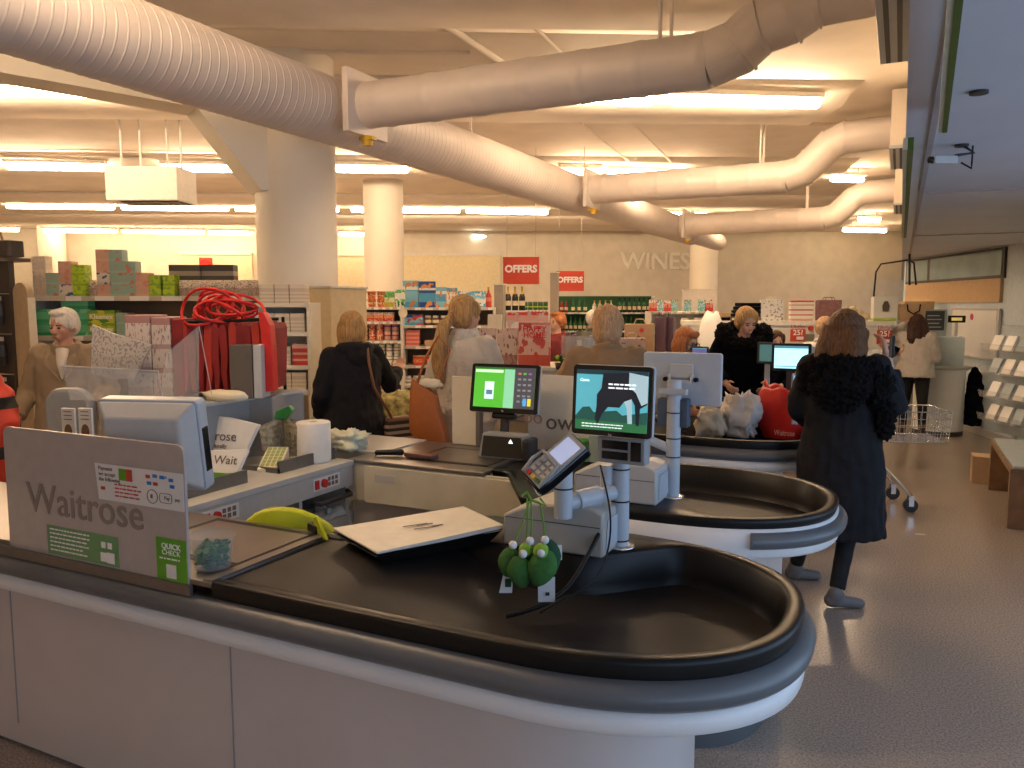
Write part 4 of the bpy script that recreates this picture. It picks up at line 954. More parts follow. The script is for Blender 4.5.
def person(label, loc, rz, H=1.65, arms=None, lean=0, twist=0, hturn=0, htilt=0, legs=None, vox=.0065, fy=0, hands=True, group=None, skin='skin', slim=1.0, crop=None):
    s = H / 1.65; t = thing('person', label, 'person', loc, rz, group)
    arms = arms or {}; J = {}
    Lm = Matrix.Translation((0, 0, .92)) @ Matrix.Rotation(lean, 4, 'X') @ Matrix.Rotation(twist, 4, 'Z') @ Matrix.Translation((0, 0, -.92))
    U = lambda p: Lm @ Vector(p)
    for sd, k in (('R', -1), ('L', 1)):
        J['sh' + sd] = U((k * .165 * slim, .01, 1.345))
        e, w = arms.get(sd, ((k * .235, .02, 1.09), (k * .235, -.06, .86)))
        J['el' + sd] = Vector(e); J['wr' + sd] = Vector(w)
        hp, kn, an = (legs or {}).get(sd, ((k * .085, 0, .86), (k * .09, -.01, .46), (k * .09, .02, .08)))
        J['hip' + sd] = Vector(hp); J['kn' + sd] = Vector(kn); J['an' + sd] = Vector(an)
    J['neck'] = U((0, .0, 1.40))
    mb = MB()
    def tor(z, rx, ry, y=0): return [U((rx * slim * math.cos(a), y + ry * math.sin(a), z)) if z > .92 else Vector((rx * slim * math.cos(a), y + ry * math.sin(a), z)) for a in [2 * PI * k / 20 for k in range(20)]]
    mb.rings([tor(.80, .10, .07, .01), tor(.84, .155, .105, .012), tor(.92, .162, .11, .012), tor(1.02, .128, .092), tor(1.12, .132, .092), tor(1.24, .15, .10, -.004), tor(1.32, .158, .09, .004), tor(1.375, .11, .065, .012), tor(1.41, .055, .052, .012), tor(1.43, .04, .04, .01)])
    NH = J['neck'] + Vector((0, 0, 0))
    HM = Matrix.Translation(J['neck']) @ Matrix.Rotation(lean * .3, 4, 'X') @ Matrix.Rotation(hturn, 4, 'Z') @ Matrix.Rotation(htilt, 4, 'X')
    hd = lambda x, y, z: HM @ Vector((x, y, z))
    R3 = HM.to_3x3()
    mb.cap(J['neck'] - Vector((0, 0, .04)), hd(0, -.004, .075), .052, .048)
    mb.ell(hd(0, .012, .165), (.074, .092, .088), 20, R3); mb.ell(hd(0, -.028, .11), (.056, .062, .072), 18, R3); mb.ell(hd(0, -.055, .06), (.026, .024, .02), 12, R3)
    mb.ell(hd(0, -.062, .158), (.05, .02, .014), 12, R3)
    mb.cap(hd(0, -.082, .145), hd(0, -.104, .112), .0075, .0125, 8); mb.ell(hd(0, -.09, .104), (.018, .014, .009), 10, R3)
    mb.ell(hd(0, -.083, .079), (.024, .012, .008), 10, R3); mb.ell(hd(0, -.081, .068), (.021, .012, .008), 10, R3)
    for k in (-1, 1):
        mb.ell(hd(k * .075, .008, .125), (.012, .022, .034), 10, R3); mb.ell(hd(k * .035, -.06, .115), (.022, .022, .024), 10, R3)
    for sd, k in (('R', -1), ('L', 1)):
        mb.cap(J['sh' + sd], J['el' + sd], .054, .040); mb.cap(J['el' + sd], J['wr' + sd], .041, .027)
        d = (J['wr' + sd] - J['el' + sd]).normalized(); o = Vector((k, 0, 0)); o = (o - d * o.dot(d)).normalized(); nrm = d.cross(o).normalized()
        pc_ = J['wr' + sd] + d * .045
        M = Matrix((o, d, nrm)).transposed()     # palm: width along nrm? keep thumb side forward
        wdir = nrm if abs(nrm.y) > abs(o.y) else o
        tdir = wdir if wdir.y < 0 else -wdir; ndir = d.cross(tdir).normalized()
        if ndir.x * k > 0: ndir = -ndir           # palm faces the body
        M = Matrix((tdir, d, ndir)).transposed()
        mb.ell(pc_, (.040, .052, .017), 14, M)
        for i in range(4):
            off = tdir * (.029 - .019 * i); b0 = J['wr' + sd] + d * .075 + off; ln = (.038, .043, .040, .031)[i]
            k1 = b0 + (d * .9 + ndir * .35).normalized() * ln; k2 = k1 + (d * .45 + ndir * .9).normalized() * ln * .75
            mb.cap(b0, k1, .0092, .0085, 8); mb.cap(k1, k2, .0085, .007, 8)
        b0 = J['wr' + sd] + d * .025 + tdir * .030; k1 = b0 + (d * .6 + tdir * .75 + ndir * .2).normalized() * .04; mb.cap(b0, k1, .0125, .010, 8); mb.cap(k1, k1 + (d * .9 + ndir * .5).normalized() * .03, .010, .008, 8)
        mb.cap(J['hip' + sd], J['kn' + sd], .085, .055); mb.cap(J['kn' + sd], J['an' + sd], .054, .035)
        an = J['an' + sd]; mb.cap(an + rotm('Z', fy) @ Vector((0, .02, -.03)), an + rotm('Z', fy) @ Vector((0, -.12, -.052)), .033, .024)
    me = remesh(mb, vox, 2, 'body')
    b = build('body', me, skin, t, norm=False)
    if H != 1.65: t.scale = (s, s, s)
    for k in (-1, 1):
        build('eye', MB().ell(hd(k * .029, -.0795, .137), (.0115, .007, .006), 10, R3), 'eye', b)
        build('eyebrow', MB().tube([hd(k * .014, -.084, .156), hd(k * .03, -.084, .160), hd(k * .046, -.074, .156)], .003, 6), 'hair_dark', b)
    build('mouth', MB().ell(hd(0, -.0925, .0745), (.020, .004, .005), 10, R3), 'lip', b)
    return t, J, U, hd, R3, b
def garment(t, name, mb, m, vox=.009, smooth=3, disp=.004, dscale=16, label=None):
    me = remesh(mb, vox, smooth, name)
    if disp:
        nn = [v.normal.copy() for v in me.vertices]
        for v, n in zip(me.vertices, nn): v.co += n * disp * (noise.noise(v.co * dscale) + .6 * noise.noise(Vector((v.co.x * dscale * 1.5, v.co.y * dscale * 1.5, v.co.z * dscale * .35))))
    return build(name, me, m, t, label=label, norm=False)
def tors(U, secs, n=22):
    return [[(U((rx * math.cos(a), y + ry * math.sin(a), z)) if z > .92 else Vector((rx * math.cos(a), y + ry * math.sin(a), z))) for a in [2 * PI * k / n for k in range(n)]] for z, rx, ry, y in secs]
def coat(t, J, U, m, hem=.5, hw=.24, fat=1.0, sl=(.068, .056, .044), cuff=1.0, name='coat', collar=True, disp=.006, shz=1.395):
    mb = MB(); f = fat
    secs = [(hem, hw, hw * .78, .01), (hem + .1, hw * .99, hw * .75, .01), (.88, .215 * f, .15 * f, .012), (1.0, .19 * f, .135 * f, .004), (1.12, .19 * f, .135 * f, 0), (1.25, .195 * f, .14 * f, 0), (1.33, .185 * f, .125 * f, .005), (shz, .12, .085, .014)]
    if hem > .78: secs = secs[:1] + secs[2:]
    if hem > .88: secs = [secs[0]] + secs[2:]
    mb.rings(tors(U, secs))
    for sd in 'RL':
        sh_ = J['sh' + sd] + Vector((0, 0, -.008)); mb.cap(sh_, J['el' + sd], max(sl[0], .071), sl[1]); w = J['el' + sd].lerp(J['wr' + sd], .93 * cuff); mb.tube([J['el' + sd], w], [sl[1], sl[2]], 12); mb.ell(J['el' + sd], (sl[1],) * 3, 12)
        mb.cap(sh_, J['neck'] + Vector((0, .01, -.045)), sl[0] * .9, .06)
    if collar: mb.tube([U((.075 * math.cos(a), .012 + .07 * math.sin(a), 1.405 + .02 * math.sin(a))) for a in [2 * PI * k / 16 for k in range(16)]], .022, 8, closed=True)
    return garment(t, name, mb, m, disp=disp)
def legs_(t, J, m, name='trousers', r=(.10, .068, .052)):
    mb = MB(); mb.rings([[Vector((.165 * math.cos(a), .012 + .115 * math.sin(a), z)) for a in [2 * PI * k / 18 for k in range(18)]] for z in (.80, .95)])
    for sd in 'RL':
        mb.cap(J['hip' + sd], J['kn' + sd], r[0], r[1]); mb.tube([J['kn' + sd], J['kn' + sd].lerp(J['an' + sd], .93)], [r[1], r[2]], 14); mb.ell(J['kn' + sd], (r[1],) * 3, 12)
    return garment(t, name, mb, m, disp=.003)
def shoes(t, J, m, label=None, h=.0, fy=0):
    for sd in 'RL':
        an = J['an' + sd]; mb = MB().cap(an + rotm('Z', fy) @ Vector((0, .025, -.035)), an + rotm('Z', fy) @ Vector((0, -.13, -.052)), .040, .030).cap(an + Vector((0, .01, -.03)), an + Vector((0, .01, .0 + h)), .042, .046)
        z0 = an.z - .08
        for v in mb.v: v.z = max(v.z, z0)
        build('shoe', remesh(mb, .007, 1, 'shoe'), m, t, label=label, norm=False)
def hair(t, hd, R3, m, style, extra=None, disp=.004):
    mb = MB()
    mb.ell(hd(0, .022, .175), (.087, .098, .092), 22, R3)
    if style == 'short':
        mb.ell(hd(0, .05, .14), (.082, .072, .08), 18, R3)
        for k in (-1, 1): mb.ell(hd(k * .07, .01, .16), (.024, .05, .05), 12, R3)
        mb.ell(hd(0, -.045, .235), (.06, .04, .025), 12, R3)
    if style == 'bob':
        mb.ell(hd(0, .045, .11), (.098, .075, .10), 20, R3); mb.ell(hd(0, .04, .05), (.09, .06, .05), 18, R3)
        for k in (-1, 1): mb.ell(hd(k * .082, -.005, .10), (.024, .055, .09), 14, R3)
        mb.ell(hd(0, -.05, .22), (.07, .04, .035), 14, R3)
    if style in ('long', 'tied'):
        mb.ell(hd(0, .04, .13), (.088, .075, .09), 20, R3)
        for k in (-1, 1): mb.ell(hd(k * .072, -.0, .17), (.022, .06, .06), 14, R3)
    if style == 'long':
        for k in (-1, 0, 1): mb.tube([hd(k * .05, .05, .16), hd(k * .075, .07, .04), hd(k * .085, .09, -.07), hd(k * .06, .10, -.19)], [.06, .062, .058, .02], 14)
        mb.ell(hd(0, .085, -.06), (.11, .05, .13), 16, R3)
        for k in (-1, 1): mb.tube([hd(k * .08, 0, .16), hd(k * .095, .02, .04), hd(k * .10, .02, -.10)], [.03, .035, .02], 12)
    if extra: extra(mb)
    me = remesh(mb, .006, 2, 'hair')
    nn = [v.normal.copy() for v in me.vertices]
    for v, n in zip(me.vertices, nn): v.co += n * disp * noise.noise(Vector((v.co.x * 55, v.co.y * 55, v.co.z * 9)))
    return build('hair', me, m, t, norm=False)
def face_to(loc, x, y): return math.atan2(y - loc[1], x - loc[0]) + PI / 2     # rz so that -y points to (x, y)
# 1 elderly woman in beige coat, left
P = atd(66, 318, 5.6); L1 = (P.x, P.y, 0)
t, J, U, hd, R3, b = person('elderly person with white hair in a beige coat, far left, looking aside', L1, face_to(L1, 0, 0) - .25, 1.66,
    {'R': ((-.27, .03, 1.08), (-.30, -.14, .91)), 'L': ((.25, .03, 1.08), (.17, -.18, .98))}, lean=.06, hturn=-.45, htilt=.12, skin=mat('skin_old', (.55, .30, .22), .6))
coat(t, J, U, 'coat_beige', .55, .26, 1.12, (.082, .068, .052), disp=.008)
build('shirt_front', remesh(MB().tube([U((0, -.158, 1.18)), U((0, -.15, 1.28)), U((0, -.095, 1.385))], [.006, .03, .045], 12), .008, 1), 'shirt_white', t)
mb = MB()
for k in (-1, 1): mb.add([U((k * .01, -.172, 1.17)), U((k * .11, -.150, 1.29)), U((k * .095, -.06, 1.425)), U((k * .05, -.105, 1.42)), U((k * .01, -.155, 1.17)), U((k * .11, -.12, 1.29)), U((k * .095, -.04, 1.41)), U((k * .05, -.085, 1.40))], [(0, 1, 2, 3), (4, 5, 6, 7), (0, 1, 5, 4), (1, 2, 6, 5), (2, 3, 7, 6), (3, 0, 4, 7)])
build('lapel', mb, 'coat_beige', t, .003)
legs_(t, J, 'uniform'); shoes(t, J, 'boot'); hair(t, hd, R3, 'hair_white', 'short', disp=.008)
# 2 navy parka woman reaching
P = atd(352, 318, 5.6); L2 = (P.x, P.y, 0)
t, J, U, hd, R3, b = person('person with blond bob in a dark navy hooded coat reaching to the right', L2, face_to(L2, 0, 0) + PI + .45, 1.64,
    {'R': ((-.34, -.08, 1.11), (-.50, -.25, 1.20)), 'L': ((.26, .02, 1.08), (.20, -.14, .92))}, lean=.02, hturn=-.35)
# hood and coat
coat(t, J, U, 'navy_coat', .45, .25, 1.10, (.08, .066, .052), disp=.01)
garment(t, 'hood', MB().tube([U((.10 * math.cos(a), .03 + .095 * math.sin(a), 1.39 + .012 * math.sin(a))) for a in [PI * (-.15) + PI * 1.3 * k / 12 for k in range(13)]], [.03] + [.045] * 11 + [.03], 12).ell(U((0, .125, 1.34)), (.10, .05, .085)), 'navy_coat', disp=.008)
legs_(t, J, 'leggings'); shoes(t, J, 'boot'); hair(t, hd, R3, 'hair_blond', 'bob')
bg = thing('shoulder_bag', 'striped brown bag on a long tan strap carried by the person in navy', 'bag', L2, t.rotation_euler.z)
build('strap', MB().tube([(-.05, .13, 1.40), (-.03, .185, 1.30), (-.06, .20, 1.12), (-.17, .19, .95), (-.24, .14, .86)], .010, 8), mat('strap_brown', (.18, .07, .03), .5), bg)
mat('stripe_bag', (.3, .2, .13), .8)
mb = MB().prism([(-.10, 0), (.10, 0), (.12, .12), (.09, .19), (-.09, .19), (-.12, .12)], .09, (-.29, .08, .70), 'y')
build('pouch', mb, bands('striped', [(0, (.03, .02, .02)), (.12, (.45, .38, .3)), (.24, (.03, .02, .02)), (.36, (.45, .38, .3)), (.48, (.03, .02, .02)), (.6, (.4, .33, .26)), (.72, (.03, .02, .02)), (.85, (.2, .1, .06))], blotch=None), bg, .02)
# 3 ponytail woman in knit sweater
P = atd(466, 316, 5.3); L3 = (P.x, P.y, 0)
t, J, U, hd, R3, b = person('person with a long blond ponytail in a pale grey knitted cardigan', L3, face_to(L3, 0, 0) + PI - .62, 1.75,
    {'R': ((-.25, -.02, 1.09), (-.20, -.22, .98)), 'L': ((.255, .03, 1.09), (.21, -.16, 1.02))}, hturn=-.25, slim=.98)
coat(t, J, U, 'knit', .74, .20, 1.06, (.074, .062, .05), disp=.006, collar=False, name='cardigan')
mb = MB()
for q, r_ in ((0, .085), (.025, .08), (.045, .07)): mb.tube([U((r_ * math.cos(a), .012 + r_ * .9 * math.sin(a), 1.385 + q)) for a in [2 * PI * k / 18 for k in range(18)]], .022, 8, closed=True)
garment(t, 'knitted_collar', mb, 'knit', disp=.006, dscale=60)
legs_(t, J, 'denim', 'jeans'); shoes(t, J, 'boot')
hair(t, hd, R3, 'hair_blond', 'tied', lambda mb: mb.ell(hd(0, .11, .13), (.03, .03, .03), 12).tube([hd(0, .11, .13), hd(.015, .17, .06), hd(.03, .185, -.05), hd(.05, .18, -.16), hd(.06, .165, -.26), hd(.06, .155, -.33)], [.026, .042, .05, .048, .036, .008], 14))
build('hair_band', MB().tube([hd(.026 * math.cos(a), .125, .125 + .026 * math.sin(a)) for a in [2 * PI * k / 12 for k in range(12)]], .006, 6, closed=True), 'leather', t)
bg = thing('tote_bag', 'orange brown leather tote bag hanging from the arm of the person in the knitted cardigan', 'bag', atd(426, 408, 5.05), math.radians(18)); bg.scale = (.88,) * 3
mb = MB(); rs = []
for k, (z, wx, wy, ox_) in enumerate(((-.24, .205, .055, .05), (-.235, .215, .065, .05), (-.10, .19, .07, .02), (.06, .15, .065, -.005), (.155, .13, .05, -.01), (.16, .12, .035, -.01))):
    rs.append([Vector((ox_ + x * wx / .2, y * wy / .05, z + .06 * (x / .2) * (-1 if z > .1 else -1))) for x, y in rrect(.4 * 1.0, .1, .045, 4)])
for r in rs:
    for v in r: v.x *= .72
build('bag_body', mb.rings(rs), 'leather', bg, .004)
build('handle', MB().tube([(-.06, -.02, .17), (-.0, -.01, .36), (.09, .02, .52), (.17, .03, .42), (.08, .03, .14)], .009, 8), 'leather', bg)
crumple('scarf', None, None, (.03, 0, .15), (.085, .04, .035), 'paper_cream', 3, bg, .4)
# 4 tan coat, back view
P = atd(608, 330, 4.75); L4 = (P.x, P.y, 0)
t, J, U, hd, R3, b = person('elderly person with sandy grey hair in a tan coat, seen from behind the cow screen', L4, face_to(L4, 0, 0) + PI + .15, 1.68, {'L': ((.30, .0, 1.10), (.26, -.2, .95)), 'R': ((-.27, .0, 1.08), (-.2, -.22, .98))}, htilt=.12, hturn=-.2, skin='skin_old', lean=.05)
coat(t, J, U, 'coat_tan', .5, .27, 1.2, (.088, .074, .056), disp=.008)
legs_(t, J, 'uniform'); shoes(t, J, 'boot'); hair(t, hd, R3, 'hair_sand', 'short', lambda mb: mb.ell(hd(0, .04, .10), (.088, .075, .085), 18, R3), disp=.010)
# 5 cashier with glasses
P = atd(676, 350, 6.1); L5 = (P.x, P.y, 0)
seat = {'R': ((-.09, 0, .86), (-.10, -.05, .46), (-.10, 0, .08)), 'L': ((.09, 0, .86), (.10, -.05, .46), (.10, 0, .08))}
t, J, U, hd, R3, b = person('cashier with a ginger bob and dark glasses half hidden behind the rear-facing monitor', L5, face_to(L5, 0, 0) + .95, 1.52, {'R': ((-.24, -.02, 1.08), (-.18, -.26, 1.0)), 'L': ((.24, -.02, 1.08), (.18, -.26, 1.0))}, lean=.15, htilt=.18)
coat(t, J, U, 'uniform', .8, .19, 1.05, name='jacket'); legs_(t, J, 'uniform'); shoes(t, J, 'boot'); hair(t, hd, R3, 'hair_ginger', 'bob')
mb = MB()
for k in (-1, 1): mb.tube([hd(k * .032 + .022 * math.cos(a), -.093, .137 + .016 * math.sin(a)) for a in [2 * PI * q / 14 for q in range(14)]], .003, 6, closed=True); mb.tube([hd(k * .055, -.09, .14), hd(k * .085, -.01, .14)], .003, 6)
mb.tube([hd(-.01, -.095, .14), hd(.01, -.095, .14)], .003, 6); build('glasses', mb, 'black_pl', t)
# 6 fur collared person leaning forward
P = atd(740, 340, 7.1); L6 = (P.x, P.y + .06, 0)
t, J, U, hd, R3, b = person('smiling blond person with a wide black fur collar leaning over the fourth counter', L6, face_to(L6, 0, 0) + .12, 1.70, {'R': ((-.27, -.08, 1.12), (-.15, -.30, .98)), 'L': ((.27, -.08, 1.12), (.17, -.32, .98))}, lean=.34, hturn=.35, htilt=.28)
coat(t, J, U, 'black_cloth', .45, .25, 1.12, (.085, .07, .055), disp=.008)
mb = MB()
mb.tube([U((.16 * math.cos(a), .03 + .12 * math.sin(a), 1.40 + .035 * math.sin(a) - .02 * abs(math.cos(a)))) for a in [2 * PI * k / 18 for k in range(18)]], .062, 10, closed=True)
for k in (-1, 1): mb.ell(U((k * .16, .02, 1.42)), (.08, .09, .09), 12)
garment(t, 'fur_collar', mb, 'fur', disp=.022, dscale=60); legs_(t, J, 'leggings'); shoes(t, J, 'boot')
hair(t, hd, R3, 'hair_blond', 'tied')
build('teeth', MB().ell(hd(0, -.094, .076), (.015, .003, .003), 8, R3), 'white_pl', b)
# hands of the neighbour with dark jumper at her left
P = atd(768, 352, 7.0)
# 7 fair haired cashier with white shirt, back view
P = atd(824, 335, 7.6); L7 = (P.x, P.y, 0)
t, J, U, hd, R3, b = person('fair-haired person in a white shirt half hidden behind the long-haired person in black', L7, face_to(L7, 0, 0) + PI - .5, 1.57, {}, htilt=.2)
coat(t, J, U, 'shirt_white', .82, .19, 1.02, name='shirt', disp=.004); legs_(t, J, 'uniform'); shoes(t, J, 'boot'); hair(t, hd, R3, 'hair_sand', 'short')
# 8 long black coat woman
P = atd(846, 330, 4.42); L8 = (P.x, P.y, 0)
t, J, U, hd, R3, b = person('person with long brown hair in a long black coat with fur hood, raising a hand', L8, face_to(L8, 0, 0) + PI - .12, 1.66,
    {'R': ((-.0, 0, 0), (0, 0, 0))} and {'R': ((.0 + .33, -.0, 1.15), (.15, -.05, 1.44)), 'L': ((-.27, .02, 1.10), (-.26, -.16, .98))} if False else {'R': ((-.26, -.02, 1.15), (-.20, -.10, 1.41)), 'L': ((.24, -.03, 1.10), (.20, -.20, .96))},
    legs={'R': ((-.09, 0, .86), (-.06, -.02, .46), (-.02, .12, .08)), 'L': ((.09, 0, .86), (.17, -.12, .46), (.26, -.24, .08))}, hturn=-.25, htilt=.05, fy=-1.1)
coat(t, J, U, 'navy_coat', .40, .25, 1.05, (.082, .07, .056), disp=.010, cuff=.7)
mb = MB()
mb.tube([U((.14 * math.cos(a), .06 + .12 * math.sin(a), 1.34 + .02 * math.sin(a))) for a in [2 * PI * k / 18 for k in range(18)]], .055, 10, closed=True)
mb.ell(U((0, .17, 1.26)), (.16, .075, .16)).ell(U((-.17, .04, 1.24)), (.09, .11, .14)).ell(U((.17, .04, 1.28)), (.07, .09, .10)).ell(U((-.22, .04, 1.08)), (.055, .07, .12))
garment(t, 'fur_hood', mb, 'fur', disp=.028, dscale=50)
legs_(t, J, 'leggings', 'leggings', (.09, .056, .042)); shoes(t, J, 'shoe_grey', 'grey lace-up shoe', fy=-1.1); hair(t, hd, R3, 'hair_brown', 'long')
# 9 far woman in pale sweater, hand on head
P = atd(917, 330, 10.0); L9 = (P.x, P.y, 0)
t, J, U, hd, R3, b = person('person in loose pale sweater and black leggings, arm raised, near the far desk', L9, face_to(L9, 0, 0) + PI - .25, 1.56,
    {'L': ((.30, -.05, 1.30), (.10, -.05, 1.52)), 'R': ((-.24, -.04, 1.10), (-.12, -.20, 1.14))} if False else {'R': ((-.24, -.04, 1.10), (-.14, -.22, 1.10)), 'L': ((.36, -.04, 1.36), (.14, -.04, 1.55))}, htilt=.1, legs={'R': ((-.09, 0, .86), (-.11, 0, .46), (-.13, .02, .08)), 'L': ((.09, 0, .86), (.11, 0, .46), (.12, .02, .08))}, hturn=.5)
coat(t, J, U, 'sweater_white', .83, .25, 1.18, (.10, .075, .045), disp=.012, name='sweater'); legs_(t, J, 'leggings', 'leggings', (.105, .062, .045)); shoes(t, J, 'boot', h=.10)
hair(t, hd, R3, 'hair_dark', 'long')
# 10 ginger person far away, 11 grey haired person far away
P = atd(557, 330, 9.0); L10 = (P.x, P.y, 0)
t, J, U, hd, R3, b = person('ginger-haired person in a maroon top standing among the far display racks', L10, face_to(L10, 0, 0) - .9, 1.60, vox=.009)
coat(t, J, U, 'maroon', .75, .2, 1.05, name='top'); legs_(t, J, 'uniform'); shoes(t, J, 'boot'); hair(t, hd, R3, 'hair_ginger', 'short')
P = atd(593, 330, 9.6); L11 = (P.x, P.y, 0)
t, J, U, hd, R3, b = person('distant person with grey hair in dark clothes just left of the sandy-haired head', L11, face_to(L11, 0, 0) + PI, 1.62, vox=.009)
coat(t, J, U, 'uniform', .6, .22, 1.1); legs_(t, J, 'uniform'); shoes(t, J, 'boot'); hair(t, hd, R3, 'hair_white', 'short')
P = atd(773, 360, 7.95); L12 = (P.x, P.y, 0)
t, J, U, hd, R3, b = person('person in a dark top leaning with clasped hands beside the fur collared person, head hidden', L12, face_to(L12, 0, 0) + .2, 1.45, {'R': ((-.22, -.1, 1.08), (-.03, -.30, 1.02)), 'L': ((.24, -.1, 1.08), (.03, -.30, 1.03))}, lean=.3, vox=.008)
coat(t, J, U, 'black_cloth', .6, .22, 1.1); legs_(t, J, 'leggings'); shoes(t, J, 'boot'); hair(t, hd, R3, 'hair_dark', 'tied')
P = atd(858, 345, 8.2); L13 = (P.x + .02, P.y, 0)
t, J, U, hd, R3, b = person('person in a grey top holding out a dark purse behind the long-coated person', L13, face_to(L13, 0, 0) - .1, 1.46, {'R': ((-.25, -.02, 1.08), (-.17, -.18, .95)), 'L': ((.30, -.04, 1.20), (.42, -.12, 1.36))}, vox=.008)
coat(t, J, U, 'light_grey', .8, .19, 1.05, name='top'); legs_(t, J, 'uniform'); shoes(t, J, 'boot'); hair(t, hd, R3, 'hair_brown', 'tied')
q = thing('purse', 'dark purse held out beside the person in the long black coat', 'purse', atd(893, 350, 7.9), math.radians(20)); q.rotation_euler.y = .5
build('flap', MB().b2((-.05, -.02, .0), (.05, .012, .045)), 'black_cloth', q, .006); build('pouch', MB().b2((-.055, -.015, -.05), (.055, .015, .03)), mat('purse_dark', (.04, .01, .015), .6), q, .008)
# mobile phone held by the person in the long coat
q = thing('mobile_phone', 'dark phone held at the ear of the person in the long black coat', 'phone', Vector(L8) + Vector((.235, -.02, 1.47)), .3); build('casing', MB().box((0, 0, 0), (.012, .06, .12)), 'black_pl', q, .004); build('screen', MB().box((.007, 0, 0), (.001, .05, .10)), 'scr_black', q)
# ================================================================ shelving and stock
mat('shelf_white', (.74, .70, .62), .5); mat('shelf_dark', (.07, .055, .045), .6); mat('shelf_brown', (.20, .14, .09), .7); mat('ticket', (.85, .83, .78), .6)
def unit(label, x0, x1, ytop, d, levels, depth=.42, backm='shelf_brown', shm='shelf_white', name='shelf_unit', back_top=None, ends=True, dividers=(), ticket=True, thick=.03):
    """levels: image y of each shelf edge; returns thing, local matrix, z list, width"""
    a, b_ = atd(x0, levels[0], d), atd(x1, levels[0], d); W_ = (b_.xy - a.xy).length; rz = math.atan2(b_.y - a.y, b_.x - a.x)
    t = thing(name, label, 'shelving', (a.x, a.y, 0), rz)
    zs = [CH - (y - 304) * d * 1.0 / 793 * 1.0 for y in levels]; zs = [atd((x0 + x1) / 2, y, d).z for y in levels]
    zt_ = atd(x0, ytop, d).z
    build('back_panel', MB().b2((0, depth, .02), (W_, depth + .02, zt_ if back_top else zs[0])), backm, t)
    if ends:
        for q in (0, W_): build('side_panel', MB().b2((q - .012, 0, 0), (q + .012, depth + .02, zt_ if back_top else zs[0])), shm, t)
    for z in zs:
        s_ = build('shelf', MB().b2((0, 0, z - thick), (W_, depth, z)), shm, t)
        if ticket:
            st_ = [(0, (.62, .58, .5))]
            for q in range(1, 15): st_.append((q / 15 + random.uniform(-.01, .01), ((.86, .84, .8), (.55, .5, .42))[q % 2]))
            build('ticket_strip', MB().b2((.01, -.006, z - thick - .002), (W_ - .01, -.001, z - .002)), bands('tickets', st_, 'X'), s_)
    build('base', MB().b2((0, .03, 0), (W_, depth, .09)), shm, t)
    M = Matrix.Translation((a.x, a.y, 0)) @ Matrix.Rotation(rz, 4, 'Z')
    return t, M, zs, W_, rz
KIND = {}
def kind(key, shape, w, h, m, depth=None):
    mb = MB(); dp = depth or w
    if shape == 'box': mb.b2((-w / 2, -dp / 2, 0), (w / 2, dp / 2, h))
    elif shape == 'can': mb.lathe([(w / 2 * .9, 0), (w / 2, .006), (w / 2, h - .006), (w / 2 * .9, h)], n=12)
    elif shape == 'jar': mb.lathe([(w / 2 * .9, 0), (w / 2, .01), (w / 2, h * .7), (w / 2 * .8, h * .78), (w / 2 * .85, h * .8), (w / 2 * .85, h), (w / 2 * .3, h)], n=12)
    elif shape == 'tub': mb.lathe([(w / 2 * .78, 0), (w / 2 * .95, h * .85), (w / 2, h * .86), (w / 2, h), (w / 2 * .4, h)], n=14)
    elif shape == 'bottle': mb.lathe([(w / 2 * .95, 0), (w / 2, .01), (w / 2, h * .55), (w / 2 * .75, h * .66), (w / 2 * .34, h * .76), (w / 2 * .32, h * .95), (w / 2 * .4, h * .955), (w / 2 * .4, h)], n=12)
    elif shape == 'pouch':
        rs = [[Vector((x, y, z)) for x, y in rrect(w * a, dp * b_, min(w * a, dp * b_) * .3, 3)] for z, a, b_ in ((0, .9, .9), (h * .3, 1, 1), (h * .7, .98, .8), (h * .92, .96, .3), (h, 1, .08))]; mb.rings(rs)
    me = mb.mesh(key); me.materials.append(m if not isinstance(m, str) else MATS[m]); KIND[key] = (me, w, h)
USED = {}
def put(key, M, x, y, z, rz, label, cat, group, sc_=1):
    me, w, h = KIND[key]
    nm = key.rsplit('__', 1)[0]
    o = bpy.data.objects.new(nm, me); col.objects.link(o)
    o.location = M @ Vector((x, y, z)); o.rotation_euler.z = rz; o.scale = (sc_,) * 3
    return tag(o, label, cat, group)
def row(key, U_, lev, x0, n, label, cat, group, stack=1, dx=None, y=.10, rows=1, sc_=1, z=None):
    t, M, zs, W_, rz = U_; me, w, h = KIND[key]; dx = dx or w * sc_ + .006
    for r in range(rows):
        for i in range(n):
            for s_ in range(stack): put(key, M, x0 + w / 2 + i * dx, y + r * (w * 1.02 + .01), (zs[lev] if z is None else z) + s_ * h * sc_ + .0005, rz, label, cat, group, sc_)
C_ = dict(white=(.8, .78, .72), orange=(.75, .28, .06), teal=(.12, .45, .40), pink=(.72, .35, .28), lime=(.42, .62, .03), green=(.08, .45, .16), dgreen=(.02, .12, .05), blue=(.08, .38, .62), dblue=(.02, .08, .32), red=(.6, .05, .03), brown=(.15, .05, .02), cream=(.75, .65, .42), black=(.02, .02, .02), sky=(.22, .52, .68), gold=(.6, .38, .05), purple=(.2, .08, .25), grey=(.3, .3, .3))
c = C_
kind('spread_tub', 'tub', .11, .095, bands('b_tub', [(0, c['orange']), (.35, c['cream']), (.6, c['orange']), (.86, (.6, .3, .12))], blotch=c['red'], bs=5))
kind('sauce_bottle__a', 'bottle', .075, .24, bands('b_sauce', [(0, c['brown']), (.2, c['red']), (.5, c['brown']), (.8, c['black'])]))
kind('snack_pouch__a', 'pouch', .13, .19, bands('b_pch', [(0, c['gold']), (.3, c['white']), (.6, c['green']), (.9, c['teal'])], blotch=c['lime']), .07)
